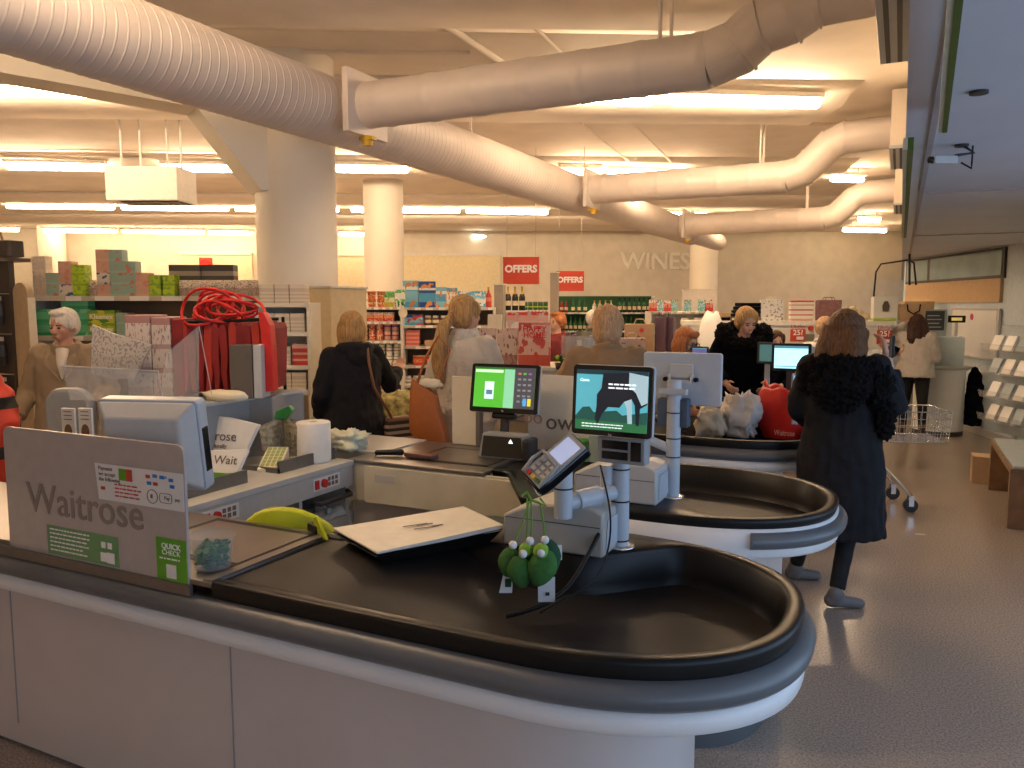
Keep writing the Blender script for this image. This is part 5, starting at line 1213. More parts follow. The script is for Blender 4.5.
kind('snack_pouch__b', 'pouch', .13, .21, bands('b_pch2', [(0, c['dgreen']), (.25, c['green']), (.45, c['white']), (.8, c['green'])], blotch=c['white']), .07)
kind('cone_box__a', 'box', .19, .33, bands('b_cone', [(0, c['blue']), (.2, c['sky']), (.6, c['blue']), (.65, c['white']), (.78, c['sky'])], blotch=(.6, .25, .1), bs=3, bt=.6), .08)
kind('cone_box__b', 'box', .20, .32, bands('b_coneb', [(0, c['dblue']), (.2, c['blue']), (.55, c['dblue']), (.66, c['white']), (.75, c['dblue'])], blotch=c['orange'], bs=3, bt=.6), .08)
kind('cone_box__c', 'box', .13, .25, bands('b_conec', [(0, c['sky']), (.3, c['blue']), (.65, c['white']), (.8, c['sky'])], blotch=c['orange'], bs=3, bt=.6), .08)
kind('biscuit_box__a', 'box', .13, .24, bands('b_bisc', [(0, c['cream']), (.3, c['white']), (.7, c['cream']), (.8, c['blue'])], blotch=c['orange']), .08)
kind('biscuit_box__b', 'box', .17, .20, bands('b_bisb', [(0, c['blue']), (.3, c['white']), (.5, c['sky']), (.8, c['blue'])], blotch=c['white']), .08)
kind('drink_bottle__r', 'bottle', .075, .25, bands('b_dr', [(0, c['red']), (.3, (.75, .2, .1)), (.5, c['red']), (.85, c['gold'])]))
kind('carton_pack__r', 'box', .12, .11, bands('b_cp', [(0, c['red']), (.35, c['orange']), (.7, c['white'])], blotch=c['pink']), .1)
kind('food_can__o', 'can', .085, .115, bands('b_can', [(0, (.6, .15, .05)), (.15, c['red']), (.5, c['pink']), (.62, c['red']), (.92, c['grey'])], blotch=c['cream']))
kind('food_can__g', 'can', .085, .115, bands('b_cang', [(0, c['grey']), (.1, c['cream']), (.45, c['green']), (.6, c['cream']), (.92, c['grey'])]))
kind('food_can__p', 'can', .085, .115, bands('b_canp', [(0, c['grey']), (.1, c['pink']), (.45, c['purple']), (.6, c['pink']), (.92, c['grey'])]))
kind('white_jar', 'jar', .085, .11, bands('b_wj', [(0, c['white']), (.2, (.35, .25, .2)), (.35, c['white']), (.6, c['grey']), (.7, c['white'])]))
kind('orange_pot', 'tub', .095, .12, bands('b_op', [(0, c['white']), (.3, c['orange']), (.6, c['white']), (.85, c['orange'])]))
kind('dark_jar', 'jar', .09, .12, bands('b_dj', [(0, c['brown']), (.25, c['cream']), (.55, c['brown']), (.78, c['white'])]))
kind('oil_bottle', 'bottle', .07, .18, bands('b_ob', [(0, c['brown']), (.15, c['cream']), (.42, c['brown']), (.7, c['black'])]))
kind('blue_carton', 'box', .24, .13, bands('b_bc', [(0, c['blue']), (.25, c['sky']), (.75, c['dblue'])], blotch=c['red'], bs=4), .12)
kind('red_carton', 'box', .17, .05, bands('b_rc', [(0, c['pink']), (.3, (.7, .12, .1)), (.8, c['pink'])]), .12)
kind('brown_carton', 'box', .26, .07, 'tan_card', .2)
kind('fruit_bag', 'pouch', .16, .12, bands('b_fb', [(0, c['red']), (.3, c['orange']), (.6, (.45, .08, .04)), (.9, c['cream'])], blotch=c['red']), .1)
U1 = unit('tall grocery shelves of tubs, cans and jars beyond the reaching person in navy', 344, 401, 280, 9.6, [307, 321.5, 341, 363, 383, 404, 426], name='grocery_shelving')
U2 = unit('grocery shelves with blue boxes and dark bottles beyond the ponytailed person', 401.5, 494, 280, 9.75, [307.5, 325.5, 346.5, 366, 386, 408, 428], name='grocery_shelving')
row('sauce_bottle__a', U1, 0, .0, 2, 'dark red sauce bottle at the left end of the top grocery shelf', 'bottle', 'sauce bottles on the top shelf')
row('spread_tub', U1, 0, .15, 3, 'orange and cream tub stacked two high on the top grocery shelf', 'tub', 'orange tubs on the top shelf', 2)
row('snack_pouch__a', U1, 0, .47, 1, 'yellow and teal pouch right of the orange tubs', 'pouch', None); row('snack_pouch__b', U1, 0, .60, 1, 'dark green and white pouch just left of the blue boxes', 'pouch', None)
row('cone_box__a', U2, 0, .01, 1, 'tall light blue box with an ice cream cone on the top shelf', 'box', None)
row('cone_box__b', U2, 0, .21, 1, 'wide dark blue box on the top shelf between two lighter boxes', 'box', None)
row('cone_box__c', U2, 0, .42, 1, 'small light blue box right of the dark blue box', 'box', None)
row('biscuit_box__a', U2, 0, .55, 1, 'cream box with orange pictures on the top grocery shelf', 'box', None)
row('biscuit_box__b', U2, 0, .69, 2, 'blue and white box near the right end of the top grocery shelf', 'box', 'blue and white boxes on the top shelf', dx=.175)
row('drink_bottle__r', U2, 0, 1.03, 1, 'red drink bottle at the right end of the top grocery shelf', 'bottle', 'red drink bottles on top shelf', dx=.08)
USp = U2
row('carton_pack__r', U1, 1, .22, 3, 'red and white pack on the second grocery shelf down', 'pack', 'red packs on second shelf'); row('food_can__g', U1, 1, .05, 2, 'cream and green can on the second grocery shelf', 'can', 'cans on second shelf')
for lev, seq in ((2, ('food_can__g', 'food_can__o', 'food_can__o', 'food_can__p', 'food_can__p')),):
    for i, k in enumerate(seq): row(k, U1, lev, .18 + i * .095, 1, {'food_can__g': 'cream and green can stacked on the third grocery shelf', 'food_can__o': 'orange-red can stacked two high on third grocery shelf', 'food_can__p': 'pink and purple can stacked two high on third shelf'}[k], 'can', 'stacked %s on third shelf' % {'food_can__g': 'cream cans', 'food_can__o': 'red cans', 'food_can__p': 'purple cans'}[k], 2)
row('white_jar', U1, 3, .12, 6, 'white labelled jar stacked two high on the fourth grocery shelf', 'jar', 'white jars on the fourth shelf', 2)
row('white_jar', U1, 4, .12, 6, 'white labelled jar on the fifth grocery shelf', 'jar', 'white jars on the fifth shelf', 1)
row('orange_pot', U1, 5, .10, 5, 'orange and white pot on the sixth grocery shelf', 'pot', 'orange pots on the sixth shelf', 2)
row('white_jar', U1, 6, .10, 6, 'white jar on the lowest grocery shelf left of the basket', 'jar', 'white jars on lowest shelf', 1)
row('blue_carton', U2, 1, .02, 1, 'flat blue carton with a red picture on the second shelf', 'box', None); row('dark_jar', U2, 1, .27, 3, 'dark jar with cream label stacked on the second shelf right of the blue carton', 'jar', 'dark jars on second shelf', 1); row('oil_bottle', U2, 1, .56, 3, 'small dark bottle on the second shelf right of the jars', 'bottle', 'small dark bottles on second shelf')
row('carton_pack__r', U2, 1, .80, 1, 'red and white pack right of small dark bottles on second shelf', 'pack', None)
row('red_carton', U2, 2, .04, 1, 'flat pink-red carton stacked four high on the third shelf', 'carton', 'stack of pink-red cartons', 4); row('brown_carton', U2, 2, .28, 1, 'low brown carton on the third shelf', 'carton', None)
row('fruit_bag', U2, 3, .12, 3, 'red and orange bag on the fourth shelf near the reaching hand', 'bag', 'red bags on the fourth shelf'); row('white_jar', U2, 4, .02, 7, 'white jar on the fifth shelf behind the shoulder strap', 'jar', 'white jars on right fifth shelf'); row('fruit_bag', U2, 5, .05, 4, 'red bag on the sixth shelf behind the orange tote', 'bag', 'red bags on sixth shelf'); row('white_jar', U2, 6, .05, 6, 'white jar on the bottom shelf behind the orange tote', 'jar', 'white jars on right bottom shelf')
pd = thing('price_disc', 'round cream price disc sticking out below the top grocery shelf', 'sign', atd(403, 313, 9.55), U2[4]); build('disc', MB().cyl((0, 0, 0), (0, -.01, 0), .055, n=20), 'paper_cream', pd); build('clip', MB().b2((-.01, -.006, .05), (.01, .02, .09)), 'white_pl', pd)
# basket of produce and red shopping basket
t = thing('produce_basket', 'low crate heaped with greens and cream packs beside the orange tote', 'basket', atz(395, 470, .0) * 0 + Vector((atd(402, 400, 7.6).x, atd(402, 400, 7.6).y, 0)), SA)
build('stand', MB().b2((-.24, -.16, 0), (.24, .16, .55)), 'shelf_brown', t, .005); build('crate', MB().b2((-.27, -.19, .55), (.27, .19, .63)), mat('wicker', (.32, .2, .1), .8, var=.4, scale=40, bump=.5), t, .01)
crumple('produce_heap', None, None, (0, 0, .60), (.24, .16, .16), mat('produce', (.38, .35, .16), .7, var=.7, scale=16), 8, t, .4)
t = thing('shopping_basket', 'pale red wire shopping basket beside the orange tote bag', 'basket', (atd(424, 425, 6.2).x, atd(424, 425, 6.2).y, 0), SA)
build('plinth', MB().b2((-.12, -.1, 0), (.12, .1, .60)), 'shelf_brown', t, .005)
mb = MB()
for k in range(9): x = -.14 + .035 * k; mb.b2((x, -.1, .61), (x + .006, -.095, .75)).b2((x, .095, .61), (x + .006, .1, .75))
for z in (.61, .68, .745): mb.tube([(-.14, -.1, z), (.14, -.1, z), (.14, .1, z), (-.14, .1, z)], .006, 6, closed=True)
build('basket_wire', mb, mat('basket_red', (.6, .22, .15), .5), t)
# wine shelves
kind('wine_bottle__d', 'bottle', .085, .31, bands('b_w1', [(0, c['black']), (.18, c['cream']), (.42, c['dgreen']), (.75, c['black'])], rough=.2))
kind('wine_bottle__g', 'bottle', .08, .30, bands('b_w2', [(0, c['dgreen']), (.15, c['cream']), (.38, (.03, .13, .05)), (.8, (.05, .16, .1))], rough=.2))
kind('wine_bottle__w', 'bottle', .09, .26, bands('b_w3', [(0, (.5, .45, .3)), (.15, c['white']), (.5, (.5, .45, .3)), (.8, c['gold'])], rough=.2))
kind('wine_bottle__r', 'bottle', .08, .25, bands('b_w4', [(0, (.3, .03, .03)), (.2, c['cream']), (.45, (.3, .03, .03)), (.8, c['red'])], rough=.2))
mat('green_board', (.015, .10, .045), .7)
U3 = unit('long wine shelves against a dark green board under the WINES lettering', 553, 655, 296, 17.0, [312.5, 331, 349], backm='green_board', name='wine_shelving', back_top=1)
row('wine_bottle__r', U3, 0, .05, 3, 'short red bottle at left end of the wine shelf', 'bottle', 'short red wine bottles', dx=.10); row('wine_bottle__g', U3, 0, .40, 3, 'pale green bottle on the upper wine shelf', 'bottle', 'pale green bottles on upper wine shelf', dx=.13)
row('wine_bottle__w', U3, 0, .85, 4, 'clear golden bottle on the upper wine shelf', 'bottle', 'golden bottles on the upper wine shelf', dx=.12); row('wine_bottle__d', U3, 0, 1.40, 7, 'dark wine bottle with cream label on the upper wine shelf', 'bottle', 'dark bottles on upper wine shelf', dx=.105)
row('wine_bottle__g', U3, 1, .05, 20, 'green wine bottle on the lower wine shelf', 'bottle', 'green bottles on lower wine shelf', dx=.10)
row('wine_bottle__d', U3, 2, .05, 20, 'dark wine bottle on the bottom wine shelf', 'bottle', 'dark bottles on bottom wine shelf', dx=.10)
U4 = unit('short drinks shelf of green cans left of the smaller OFFERS sign', 522, 549, 301, 15.0, [310, 326, 344], backm='shelf_dark', name='drinks_shelving')
kind('beer_can', 'can', .09, .16, bands('b_beer', [(0, c['dgreen']), (.3, c['lime']), (.45, c['dgreen']), (.9, c['grey'])]))
row('beer_can', U4, 0, .02, 5, 'dark green can on the short drinks shelf', 'can', 'green drinks cans'); row('beer_can', U4, 1, .02, 5, 'dark green can on the middle of the short drinks shelf', 'can', 'green drinks cans, middle shelf')
def pillar(label, x0, x1, y0, y1, d, dep=.5, m='shelf_grey', parts='panel'):
    w_, h_, c_, r_ = panel_at(x0, y0, x1, y1, d); t = thing('display_post', label, 'panel', (c_.x, c_.y, 0), r_)
    build('panel', MB().b2((-w_ / 2, 0, 0), (w_ / 2, dep, c_.z + h_)), m, t, .004); build('cap', MB().b2((-w_ / 2 - .01, -.01, c_.z + h_), (w_ / 2 + .01, dep + .01, c_.z + h_ + .015)), 'shelf_white', t); build('foot', MB().b2((-w_ / 2 - .01, -.02, 0), (w_ / 2 + .01, dep, .08)), 'shelf_brown', t)
    return t
mat('shelf_grey', (.34, .30, .25), .6); mat('acryl', (.75, .75, .72), .1, alpha=.22)
pillar('grey gondola end panel right of the red drink bottles', 494, 503, 285, 330, 10.2, .08); pillar('grey gondola end panel beneath the smaller OFFERS sign', 550, 556.5, 273, 330, 12.5, .06)
U5 = unit('white stand with three gold-necked bottles under the larger OFFERS sign', 504, 525, 300, 10.6, [310.5, 330], backm='shelf_white', name='bottle_stand', ticket=False)
kind('champagne_bottle', 'bottle', .085, .32, bands('b_champ', [(0, c['black']), (.2, c['cream']), (.4, c['black']), (.68, c['gold'])], rough=.2))
row('champagne_bottle', U5, 0, .01, 3, 'dark champagne bottle with gold neck on the white stand', 'bottle', 'gold-necked champagne bottles', dx=.095)
# book / gift shelf right of the wines
U6 = unit('gift shelves of teal and pink boxes right of the wine shelves', 651, 716, 290, 11.5, [311.5, 338, 352], backm='shelf_white', name='gift_shelving')
kind('gift_box__t', 'box', .10, .17, bands('b_g1', [(0, c['teal']), (.3, c['sky']), (.6, c['teal']), (.85, c['grey'])], blotch=c['white'], bs=7), .05)
kind('gift_box__p', 'box', .11, .17, bands('b_g2', [(0, c['red']), (.3, c['pink']), (.7, c['white'])], blotch=c['red'], bs=7), .05)
for i in range(4): row('gift_box__t', U6, 0, .10 + i * .2 - (.0 if i < 2 else .0), 1, 'teal gift box standing on the upper gift shelf', 'box', 'teal gift boxes on upper shelf')
row('gift_box__p', U6, 0, -.01, 1, 'pink and red gift box standing on the upper gift shelf', 'box', 'pink gift boxes on upper shelf'); row('gift_box__p', U6, 0, .20, 1, 'pink and red gift box standing on the upper gift shelf', 'box', 'pink gift boxes on upper shelf'); row('gift_box__p', U6, 0, .81, 1, 'pink and red gift box standing on the upper gift shelf', 'box', 'pink gift boxes on upper shelf')
kind('tall_white_box', 'box', .10, .29, bands('b_twb', [(0, c['white']), (.2, (.6, .5, .4)), (.25, c['white'])], blotch=(.5, .4, .3), bs=14, bt=.62), .05)
row('tall_white_box', U6, 1, .47, 2, 'tall white box with fine print on the lower gift shelf', 'box', 'tall white boxes on lower gift shelf', dx=.18); row('gift_box__t', U6, 1, .02, 3, 'teal gift box on the lower gift shelf', 'box', 'teal gift boxes on lower shelf', dx=.13); row('gift_box__p', U6, 1, .78, 1, 'pink gift box at right end of the lower gift shelf', 'box', None)
# big cream fascia above
pillar('tall cream end panel behind the white cover, right of the gift shelves', 683, 717, 290, 312, 13.6, .1, 'white_paint')
crumple('cloth_cover', 'white rounded cloth cover standing left of the fur collared person', 'cover', (atd(712, 320, 9.0).x, atd(712, 320, 9.0).y, 0), (.17, .17, 1.62 / 1.8), 'paper', 3, None, .12)
# kiosk wall and bags on top
KD = 9.8
a, b_ = atd(688, 320, KD + .4), atd(893, 321, KD + .2); W_ = (b_.xy - a.xy).length; krz = math.atan2(b_.y - a.y, b_.x - a.x); KZ = a.z - .01
t = thing('kiosk_unit', 'long low white kiosk unit with poster panels behind the tills', 'kiosk', (a.x, a.y, 0), krz)
build('carcass', MB().b2((0, .03, 0), (W_, .5, KZ - .06)), 'white_lam2', t, .004); build('top_rail', MB().b2((-.03, 0, KZ - .06), (W_ + .03, .52, KZ)), 'white_paint', t, .004)
n = 4
for i, (q0, q1) in enumerate(((.02, .165), (.185, .60), (.62, .78), (.80, .985))): build('panel', MB().b2((q0 * W_, .01, .1), (q1 * W_, .03, KZ - .10)), mat('kiosk_cream', (.70, .66, .58), .6), t, .004)
def kx(px): return (px - 688) / 205 * W_
f = build('dark_notice', MB().b2((kx(731), -.0, atd(744, 336, KD).z), (kx(757), .008, atd(744, 317, KD).z)), mat('notice_brown', (.12, .09, .06), .6), t)
lines(f, kx(732.5), kx(755.5), atd(744, 319.5, KD).z, 5, .042, .022, 'cream_lam', -.001)
for px, py0, py1 in ((792, 330, 342.5), (878, 331, 345)):
    z0, z1 = atd(px, py1, KD).z, atd(px, py0, KD).z
    f = build('age_poster', MB().b2((kx(px), -.0, z0), (kx(px + 15), .008, z1)), 'red_sign', t, label='red Under 25 poster')
    text('lettering', '25?', .095, 'white_txt', f, (kx(px + 7.5), -.003, z1 - .045), bold=.002); text('lettering', 'Under', .07, 'red_sign', f, (kx(px + 7.5), -.003, z1 + .03))
    build('white_box', MB().b2((kx(px + 6), -.003, z0 + .02), (kx(px + 13), .0, z0 + .06)), 'white_txt', f)
build('red_disc', MB().cyl((kx(812), .008, atd(812, 329, KD).z), (kx(812), -.004, atd(812, 329, KD).z), .035), 'red_sign', t); build('grey_sign', MB().b2((kx(806), 0, atd(812, 342, KD).z), (kx(816), .008, atd(812, 335, KD).z)), mat('notice_grey', (.2, .18, .14), .6), t)
def gbag(label, x0, x1, ytop, ybot, m, handle=True, extra=None, name='gift_bag'):
    w_, h_, c_, r_ = panel_at(x0, ytop, x1, ybot, KD + .25); x = kx((x0 + x1) / 2)
    t = thing(name, label, 'bag', Matrix.Translation((a.x, a.y, 0)) @ Matrix.Rotation(krz, 4, 'Z') @ Vector((x, .18, KZ + .001)), krz); 
    build('bag_body', MB().add([(-w_ / 2 * .94, -.05, 0), (w_ / 2 * .94, -.05, 0), (w_ / 2 * .94, .05, 0), (-w_ / 2 * .94, .05, 0), (-w_ / 2, -.06, h_), (w_ / 2, -.06, h_), (w_ / 2, .04, h_ * .98), (-w_ / 2, .04, h_ * .98)], [(0, 1, 2, 3), (4, 5, 6, 7), (0, 1, 5, 4), (1, 2, 6, 5), (2, 3, 7, 6), (3, 0, 4, 7)]), m, t, .004)
    if handle: 
        for yy in (-.06, .04): build('handle', MB().tube([(-w_ * .2, yy, h_), (-w_ * .15, yy, h_ + .035), (w_ * .15, yy, h_ + .035), (w_ * .2, yy, h_)], .005, 6), m, t)
    if extra: extra(t, w_, h_)
    return t
mb_ = bands('bag_owl', [(0, c['white']), (.2, (.72, .7, .66))], blotch=(.3, .25, .3), bs=9, bt=.6); gbag('white gift bag patterned with small dark motifs on the kiosk top', 764, 787, 291, 312, mb_)
gbag('red and white patterned gift bag on the kiosk top', 794, 817, 291, 311.5, bands('bag_fair', [(0, c['pink']), (.1, c['white']), (.25, (.6, .15, .12)), (.32, c['white']), (.5, c['red']), (.56, c['white']), (.75, (.6, .2, .15)), (.8, c['white']), (.92, c['red'])]))
gbag('plain mauve shopping bag on the kiosk top', 821, 845, 291, 312, mat('mauve', (.26, .13, .13), .8, var=.2))
gbag('white gift bag with a plant pot picture and green base on the kiosk top', 877, 901, 288, 312.5, bands('bag_pot', [(0, c['lime']), (.10, c['white'])]), True, lambda t, w_, h_: build('plant_picture', MB().prism([(-.035, .12), (.035, .12), (.045, .19), (.02, .25), (-.02, .25), (-.045, .19)], -.003, (0, -.062, 0), 'y'), 'notice_brown', t))
gbag('brown kraft bag with a looped dark handle at right end of the kiosk top', 904, 929, 296, 313, mat('kraft', (.48, .33, .2), .8), False, lambda t, w_, h_: build('handle', MB().tube([(-.08, -.064, h_ * .98), (-.07, -.066, h_ * .6), (0, -.066, h_ * .4), (.07, -.066, h_ * .6), (.08, -.064, h_ * .98)], .008, 6), 'black_cloth', t))
KM = Matrix.Translation((a.x, a.y, 0)) @ Matrix.Rotation(krz, 4, 'Z')
for k in range(5):
    o = build('folded_bag', MB().prism(rrect(.36 - .02 * k, .26, .03), .045), 'black_cloth', None, .01, loc=KM @ Vector((kx(748 + k * 1.2), .24, KZ + .001 + k * .046)), rz=krz + .05 * k); tag(o, 'folded black bag in the stack on the kiosk top', 'bag', 'stacked black folded bags')
o = build('folded_bag', MB().prism(rrect(.34, .22, .03), .04), 'black_cloth', None, .01, loc=KM @ Vector((kx(726), .20, KZ + .001)), rz=krz); tag(o, 'single folded black bag left of the black stack', 'bag')
o = build('tan_carton', MB().prism(rrect(.26, .2, .02), .06), 'tan_card', None, .01, loc=KM @ Vector((kx(735), .40, KZ + .05)), rz=krz); o.location = KM @ Vector((kx(731), .38, KZ + .042)); tag(o, 'low tan carton behind the single folded black bag', 'carton')
t = thing('soft_toy', 'cream fluffy toy slumped between the mauve and plant pot bags', 'toy', KM @ Vector((kx(862), .2, KZ)), krz)
mb = MB().ell((0, 0, .07), (.12, .08, .075)).ell((-.06, 0, .14), (.055, .055, .05)).ell((.1, -.02, .05), (.07, .05, .05)); build('toy_body', remesh(mb, .012, 2, 'toy', .02, 30), mat('plush', (.66, .55, .36), .95, bump=.6), t); build('ear', MB().ell((-.1, 0, .18), (.02, .015, .02)).ell((-.02, 0, .185), (.02, .015, .02)), 'plush', t)
t = thing('hoop_frame', 'thin black bent metal frame standing behind the plant pot bag', 'frame', (0, 0, 0)); FR = [atd(874, 293, 11), atd(876, 272, 11), atd(881, 264, 11), atd(908, 260, 11), atd(914, 263, 11), atd(916, 285, 11)]
build('bent_rail', MB().tube(FR, .012, 8), 'black_pl', t); build('upright', MB().tube([atd(909.5, 254, 10.9), atd(909.5, 285, 10.9)], .015, 8), 'black_pl', t); build('leg', MB().tube([FR[0], Vector((FR[0].x, FR[0].y, 0))], .012, 8), 'black_pl', t)
mat('pale_blue', (.38, .44, .48), .6)
t = thing('display_cabinet', 'pale low cabinet with dark notice window right of the kiosk', 'cabinet', (atd(925, 330, 11.5).x, atd(925, 330, 11.5).y, 0), krz)
build('casing', MB().b2((-.40, 0, 0), (.35, .35, 1.62)), 'pale_blue', t, .005); build('dark_window', MB().b2((-.02, -.008, 1.32), (.26, 0, 1.60)), mat('win_dk', (.03, .04, .05), .3), t)
for k in range(4): build('printed_line', MB().b2((.02, -.012, 1.36 + .055 * k), (.22 - .03 * (k % 2), -.008, 1.375 + .055 * k)), 'pale_blue', t)
o = build('carton', MB().prism(rrect(.42, .2, .01), .12), 'tan_card', None, .004, loc=(t.location.x - .12, t.location.y + .18, 1.621), rz=krz); tag(o, 'flat tan carton with dark slots on the pale cabinet', 'carton')
# service desk on the right
dk = atz(925, 437, 0)
t = thing('service_desk', 'white round-fronted service desk at the far right', 'desk', (.50, 11.78, 0), 0)
build('drum', MB().lathe([(.30, 0), (.30, .86)], n=32), 'white_lam2', t); build('worktop', MB().lathe([(.30, .86), (.36, .87), (.36, .90), (.0, .90)], n=32), 'light_grey', t); build('kick_plate', MB().lathe([(.305, 0), (.305, .06)], n=32), 'dark_grey', t)
build('raised_box', MB().b2((-.12, -.14, .90), (.26, .14, 1.28)), mat('box_blue', (.55, .65, .70), .4), t, .006); build('lime_end', MB().b2((-.15, -.14, .95), (-.12, .14, 1.26)), 'lime', t)
build('till_body', MB().b2((-.32, -.1, .90), (-.17, .1, 1.0)), 'black_pl', t, .006)
t = thing('till_display', 'small black customer display on a post above the service desk', 'display', (.66, 11.78, 1.281)); build('post', MB().cyl((0, 0, 0), (0, 0, .18), .02), 'light_grey', t); build('display_head', MB().b2((-.10, -.03, .18), (.10, .03, .27)), 'black_pl', t, .005); build('lit_digits', MB().b2((-.06, -.033, .205), (.06, -.03, .245)), emi('digits', (.5, .35, .1), .6), t)
t = thing('hanging_coat', 'dark coat hanging down the right side of the service desk', 'coat', (.91, 11.85, .0)); mb = MB().rings([[Vector((.09 * w * math.cos(q), .06 * w * math.sin(q), z)) for q in [2 * PI * k / 16 for k in range(16)]] for z, w in ((.12, 1.1), (.3, 1.3), (.6, 1.15), (.82, .8), (.88, .3))]); build('coat_body', remesh(mb, .012, 2, 'coat', .02, 14), 'black_cloth', t); build('hook_rail', MB().tube([(-.1, 0, .84), (0, 0, .90)], .008, 8), 'chrome', t)
# far right leaflet rack, bench, carton
t = thing('leaflet_rack', 'blurred acrylic leaflet rack with four tiers at the right edge', 'rack', (.92, 8.78, 0), math.radians(-62))
build('back_board', MB().b2((-.25, .10, .45), (.35, .13, 1.50)), 'pale_blue', t, .004)
for k, z in enumerate((.58, .80, 1.03, 1.25)):
    build('tier', MB().add([(-.25, -.08, z), (.35, -.08, z), (.35, .10, z), (-.25, .10, z), (-.25, -.10, z + .07), (.35, -.10, z + .07), (.35, .10, z + .02), (-.25, .10, z + .02)], [(0, 1, 2, 3), (4, 5, 6, 7), (0, 1, 5, 4), (1, 2, 6, 5), (2, 3, 7, 6), (3, 0, 4, 7)]), 'acryl', t)
    for j in range(3):
        o = build('leaflet', MB().box((0, 0, .07), (.13, .02, .15), m=rotm('X', -.4)), ('paper', 'white_lam2', 'pale_blue')[(j + k) % 3], None, loc=Matrix.Translation((.92, 8.78, 0)) @ Matrix.Rotation(math.radians(-62), 4, 'Z') @ Vector((-.14 + j * .19, 0, z + .01)), rz=math.radians(-62))
        tag(o, 'leaflets in the %s tier of the right-hand acrylic rack' % ('bottom', 'second', 'third', 'top')[k], 'leaflet', 'leaflets in the %s rack tier' % ('bottom', 'second', 'third', 'top')[k])
build('leg', MB().b2((.0, .1, 0), (.04, .13, .45)), 'chrome', t); build('leg', MB().b2((.30, .1, 0), (.34, .13, .45)), 'chrome', t)
t = thing('bench', 'dark wooden bench with a pale top at the right edge', 'bench', (.80, 6.95, 0)); build('top', MB().b2((0, 0, .42), (.38, 1.45, .46)), 'wood', t, .004); build('cushion', MB().b2((.02, .02, .46), (.37, 1.43, .48)), 'pale_blue', t, .006)
for y in (.0, 1.39): build('end_panel', MB().b2((.0, y, 0), (.38, y + .06, .42)), 'wood', t, .003)
o = build('tan_box', MB().b2((-.08, -.1, 0), (.1, .12, .26)), 'tan_card', None, .004, loc=(.76, 8.70, 0)); tag(o, 'small tan box on the floor beneath the leaflet rack', 'box')
# trolley
t = thing('shopping_trolley', 'shallow wire shopping trolley with slanting chrome legs behind the person in the long coat', 'trolley', (.0, 7.35, 0), math.radians(18))
mb = MB(); L_, w_, z0, z1 = .36, .24, .58, .83
for x in [k * .06 - .36 for k in range(13)]: mb.tube([(x, -w_, z1), (x * .95, -w_ * .9, z0), (x * .95, w_ * .9, z0), (x, w_, z1)], .0028, 5)
for y in [k * .06 - .24 for k in range(9)]: mb.tube([(-L_, y, z1), (-L_ * .95, y * .9, z0), (L_ * .95, y * .9, z0), (L_, y, z1)], .0028, 5)
for z, q in ((z1, 1), ((z0 + z1) / 2, .975), (z0, .95), (z0 + .19, .985), (z0 + .07, .965)): mb.tube([(-L_ * q, -w_ * q, z), (L_ * q, -w_ * q, z), (L_ * q, w_ * q, z), (-L_ * q, w_ * q, z)], .005 if z in (z0, z1) else .0028, 6, closed=True)
build('wire_basket', mb, 'chrome', t)
for k in (-1, 1):
    build('leg', MB().tube([(-.40, k * .20, .80), (-.36, k * .20, .60), (.0, k * .22, .22), (.08, k * .22, .13)], .016, 10), 'chrome', t)
    build('leg', MB().tube([(-.26, k * .20, .56), (-.36, k * .2, .13)], .013, 10), 'chrome', t)
    for x in (.08, -.36):
        w = build('caster', MB().cyl((x, k * .22 - .018, .055), (x, k * .22 + .018, .055), .055, n=18), 'dark_grey', t); build('fork', MB().b2((x - .02, k * .22 - .026, .05), (x + .02, k * .22 - .02, .14)).b2((x - .02, k * .22 + .02, .05), (x + .02, k * .22 + .026, .14)), 'chrome', w)
build('handle', MB().cap((-.43, -.22, .86), (-.43, .22, .86), .028), mat('handle_teal', (.25, .38, .42), .4), t); build('handle_bracket', MB().b2((-.44, -.20, .72), (-.38, -.15, .86)).b2((-.44, .15, .72), (-.38, .20, .86)), 'light_grey', t, .004)
# ---------------------------------------------------------------- left side: tissue gondola
U7 = unit('tissue gondola with boxed tissues at left behind the elderly person', 30, 280, 240, 6.9, [296, 336, 372, 410], name='tissue_shelving', backm='shelf_brown', thick=.04)
K7 = U7[3] / 250.
kind('tissue_box__t', 'box', .115, .10, bands('t_teal', [(0, (.36, .5, .40)), (.2, (.30, .46, .38))], blotch=(.60, .22, .15), bs=2.4, bt=.6), .11)
kind('tissue_box__p', 'box', .115, .10, bands('t_pink', [(0, (.64, .40, .28)), (.2, (.6, .36, .26))], blotch=(.62, .25, .17), bs=2.4, bt=.6), .11)
kind('tissue_box__l', 'box', .12, .09, bands('t_lime', [(0, (.30, .50, .02)), (.2, (.45, .64, .03))], blotch=(.25, .45, .04), bs=3), .11)
kind('tissue_box__b', 'box', .12, .10, bands('t_blue', [(0, (.6, .56, .46)), (.2, (.68, .62, .52))], blotch=(.05, .12, .32), bs=2.4, bt=.57), .11)
kind('tissue_box__w', 'box', .115, .115, bands('t_white', [(0, (.66, .58, .46)), (.5, (.7, .62, .5))], blotch=(.6, .5, .4)), .11)
kind('tissue_box__g', 'box', .235, .115, bands('t_green', [(0, (.04, .36, .15)), (.25, (.12, .52, .28)), (.8, (.05, .42, .2))], blotch=(.25, .62, .42), bs=1.5, bt=.58), .12)
kind('tissue_box__k', 'box', .235, .11, bands('t_klx', [(0, (.10, .30, .05)), (.3, (.48, .58, .03)), (.75, (.2, .42, .05))], blotch=(.6, .6, .05), bs=3), .12)
kind('foil_pack', 'pouch', .13, .14, bands('t_foil', [(0, (.4, .32, .26)), (.5, (.6, .52, .44))], blotch=(.3, .2, .16), bs=9), .09)
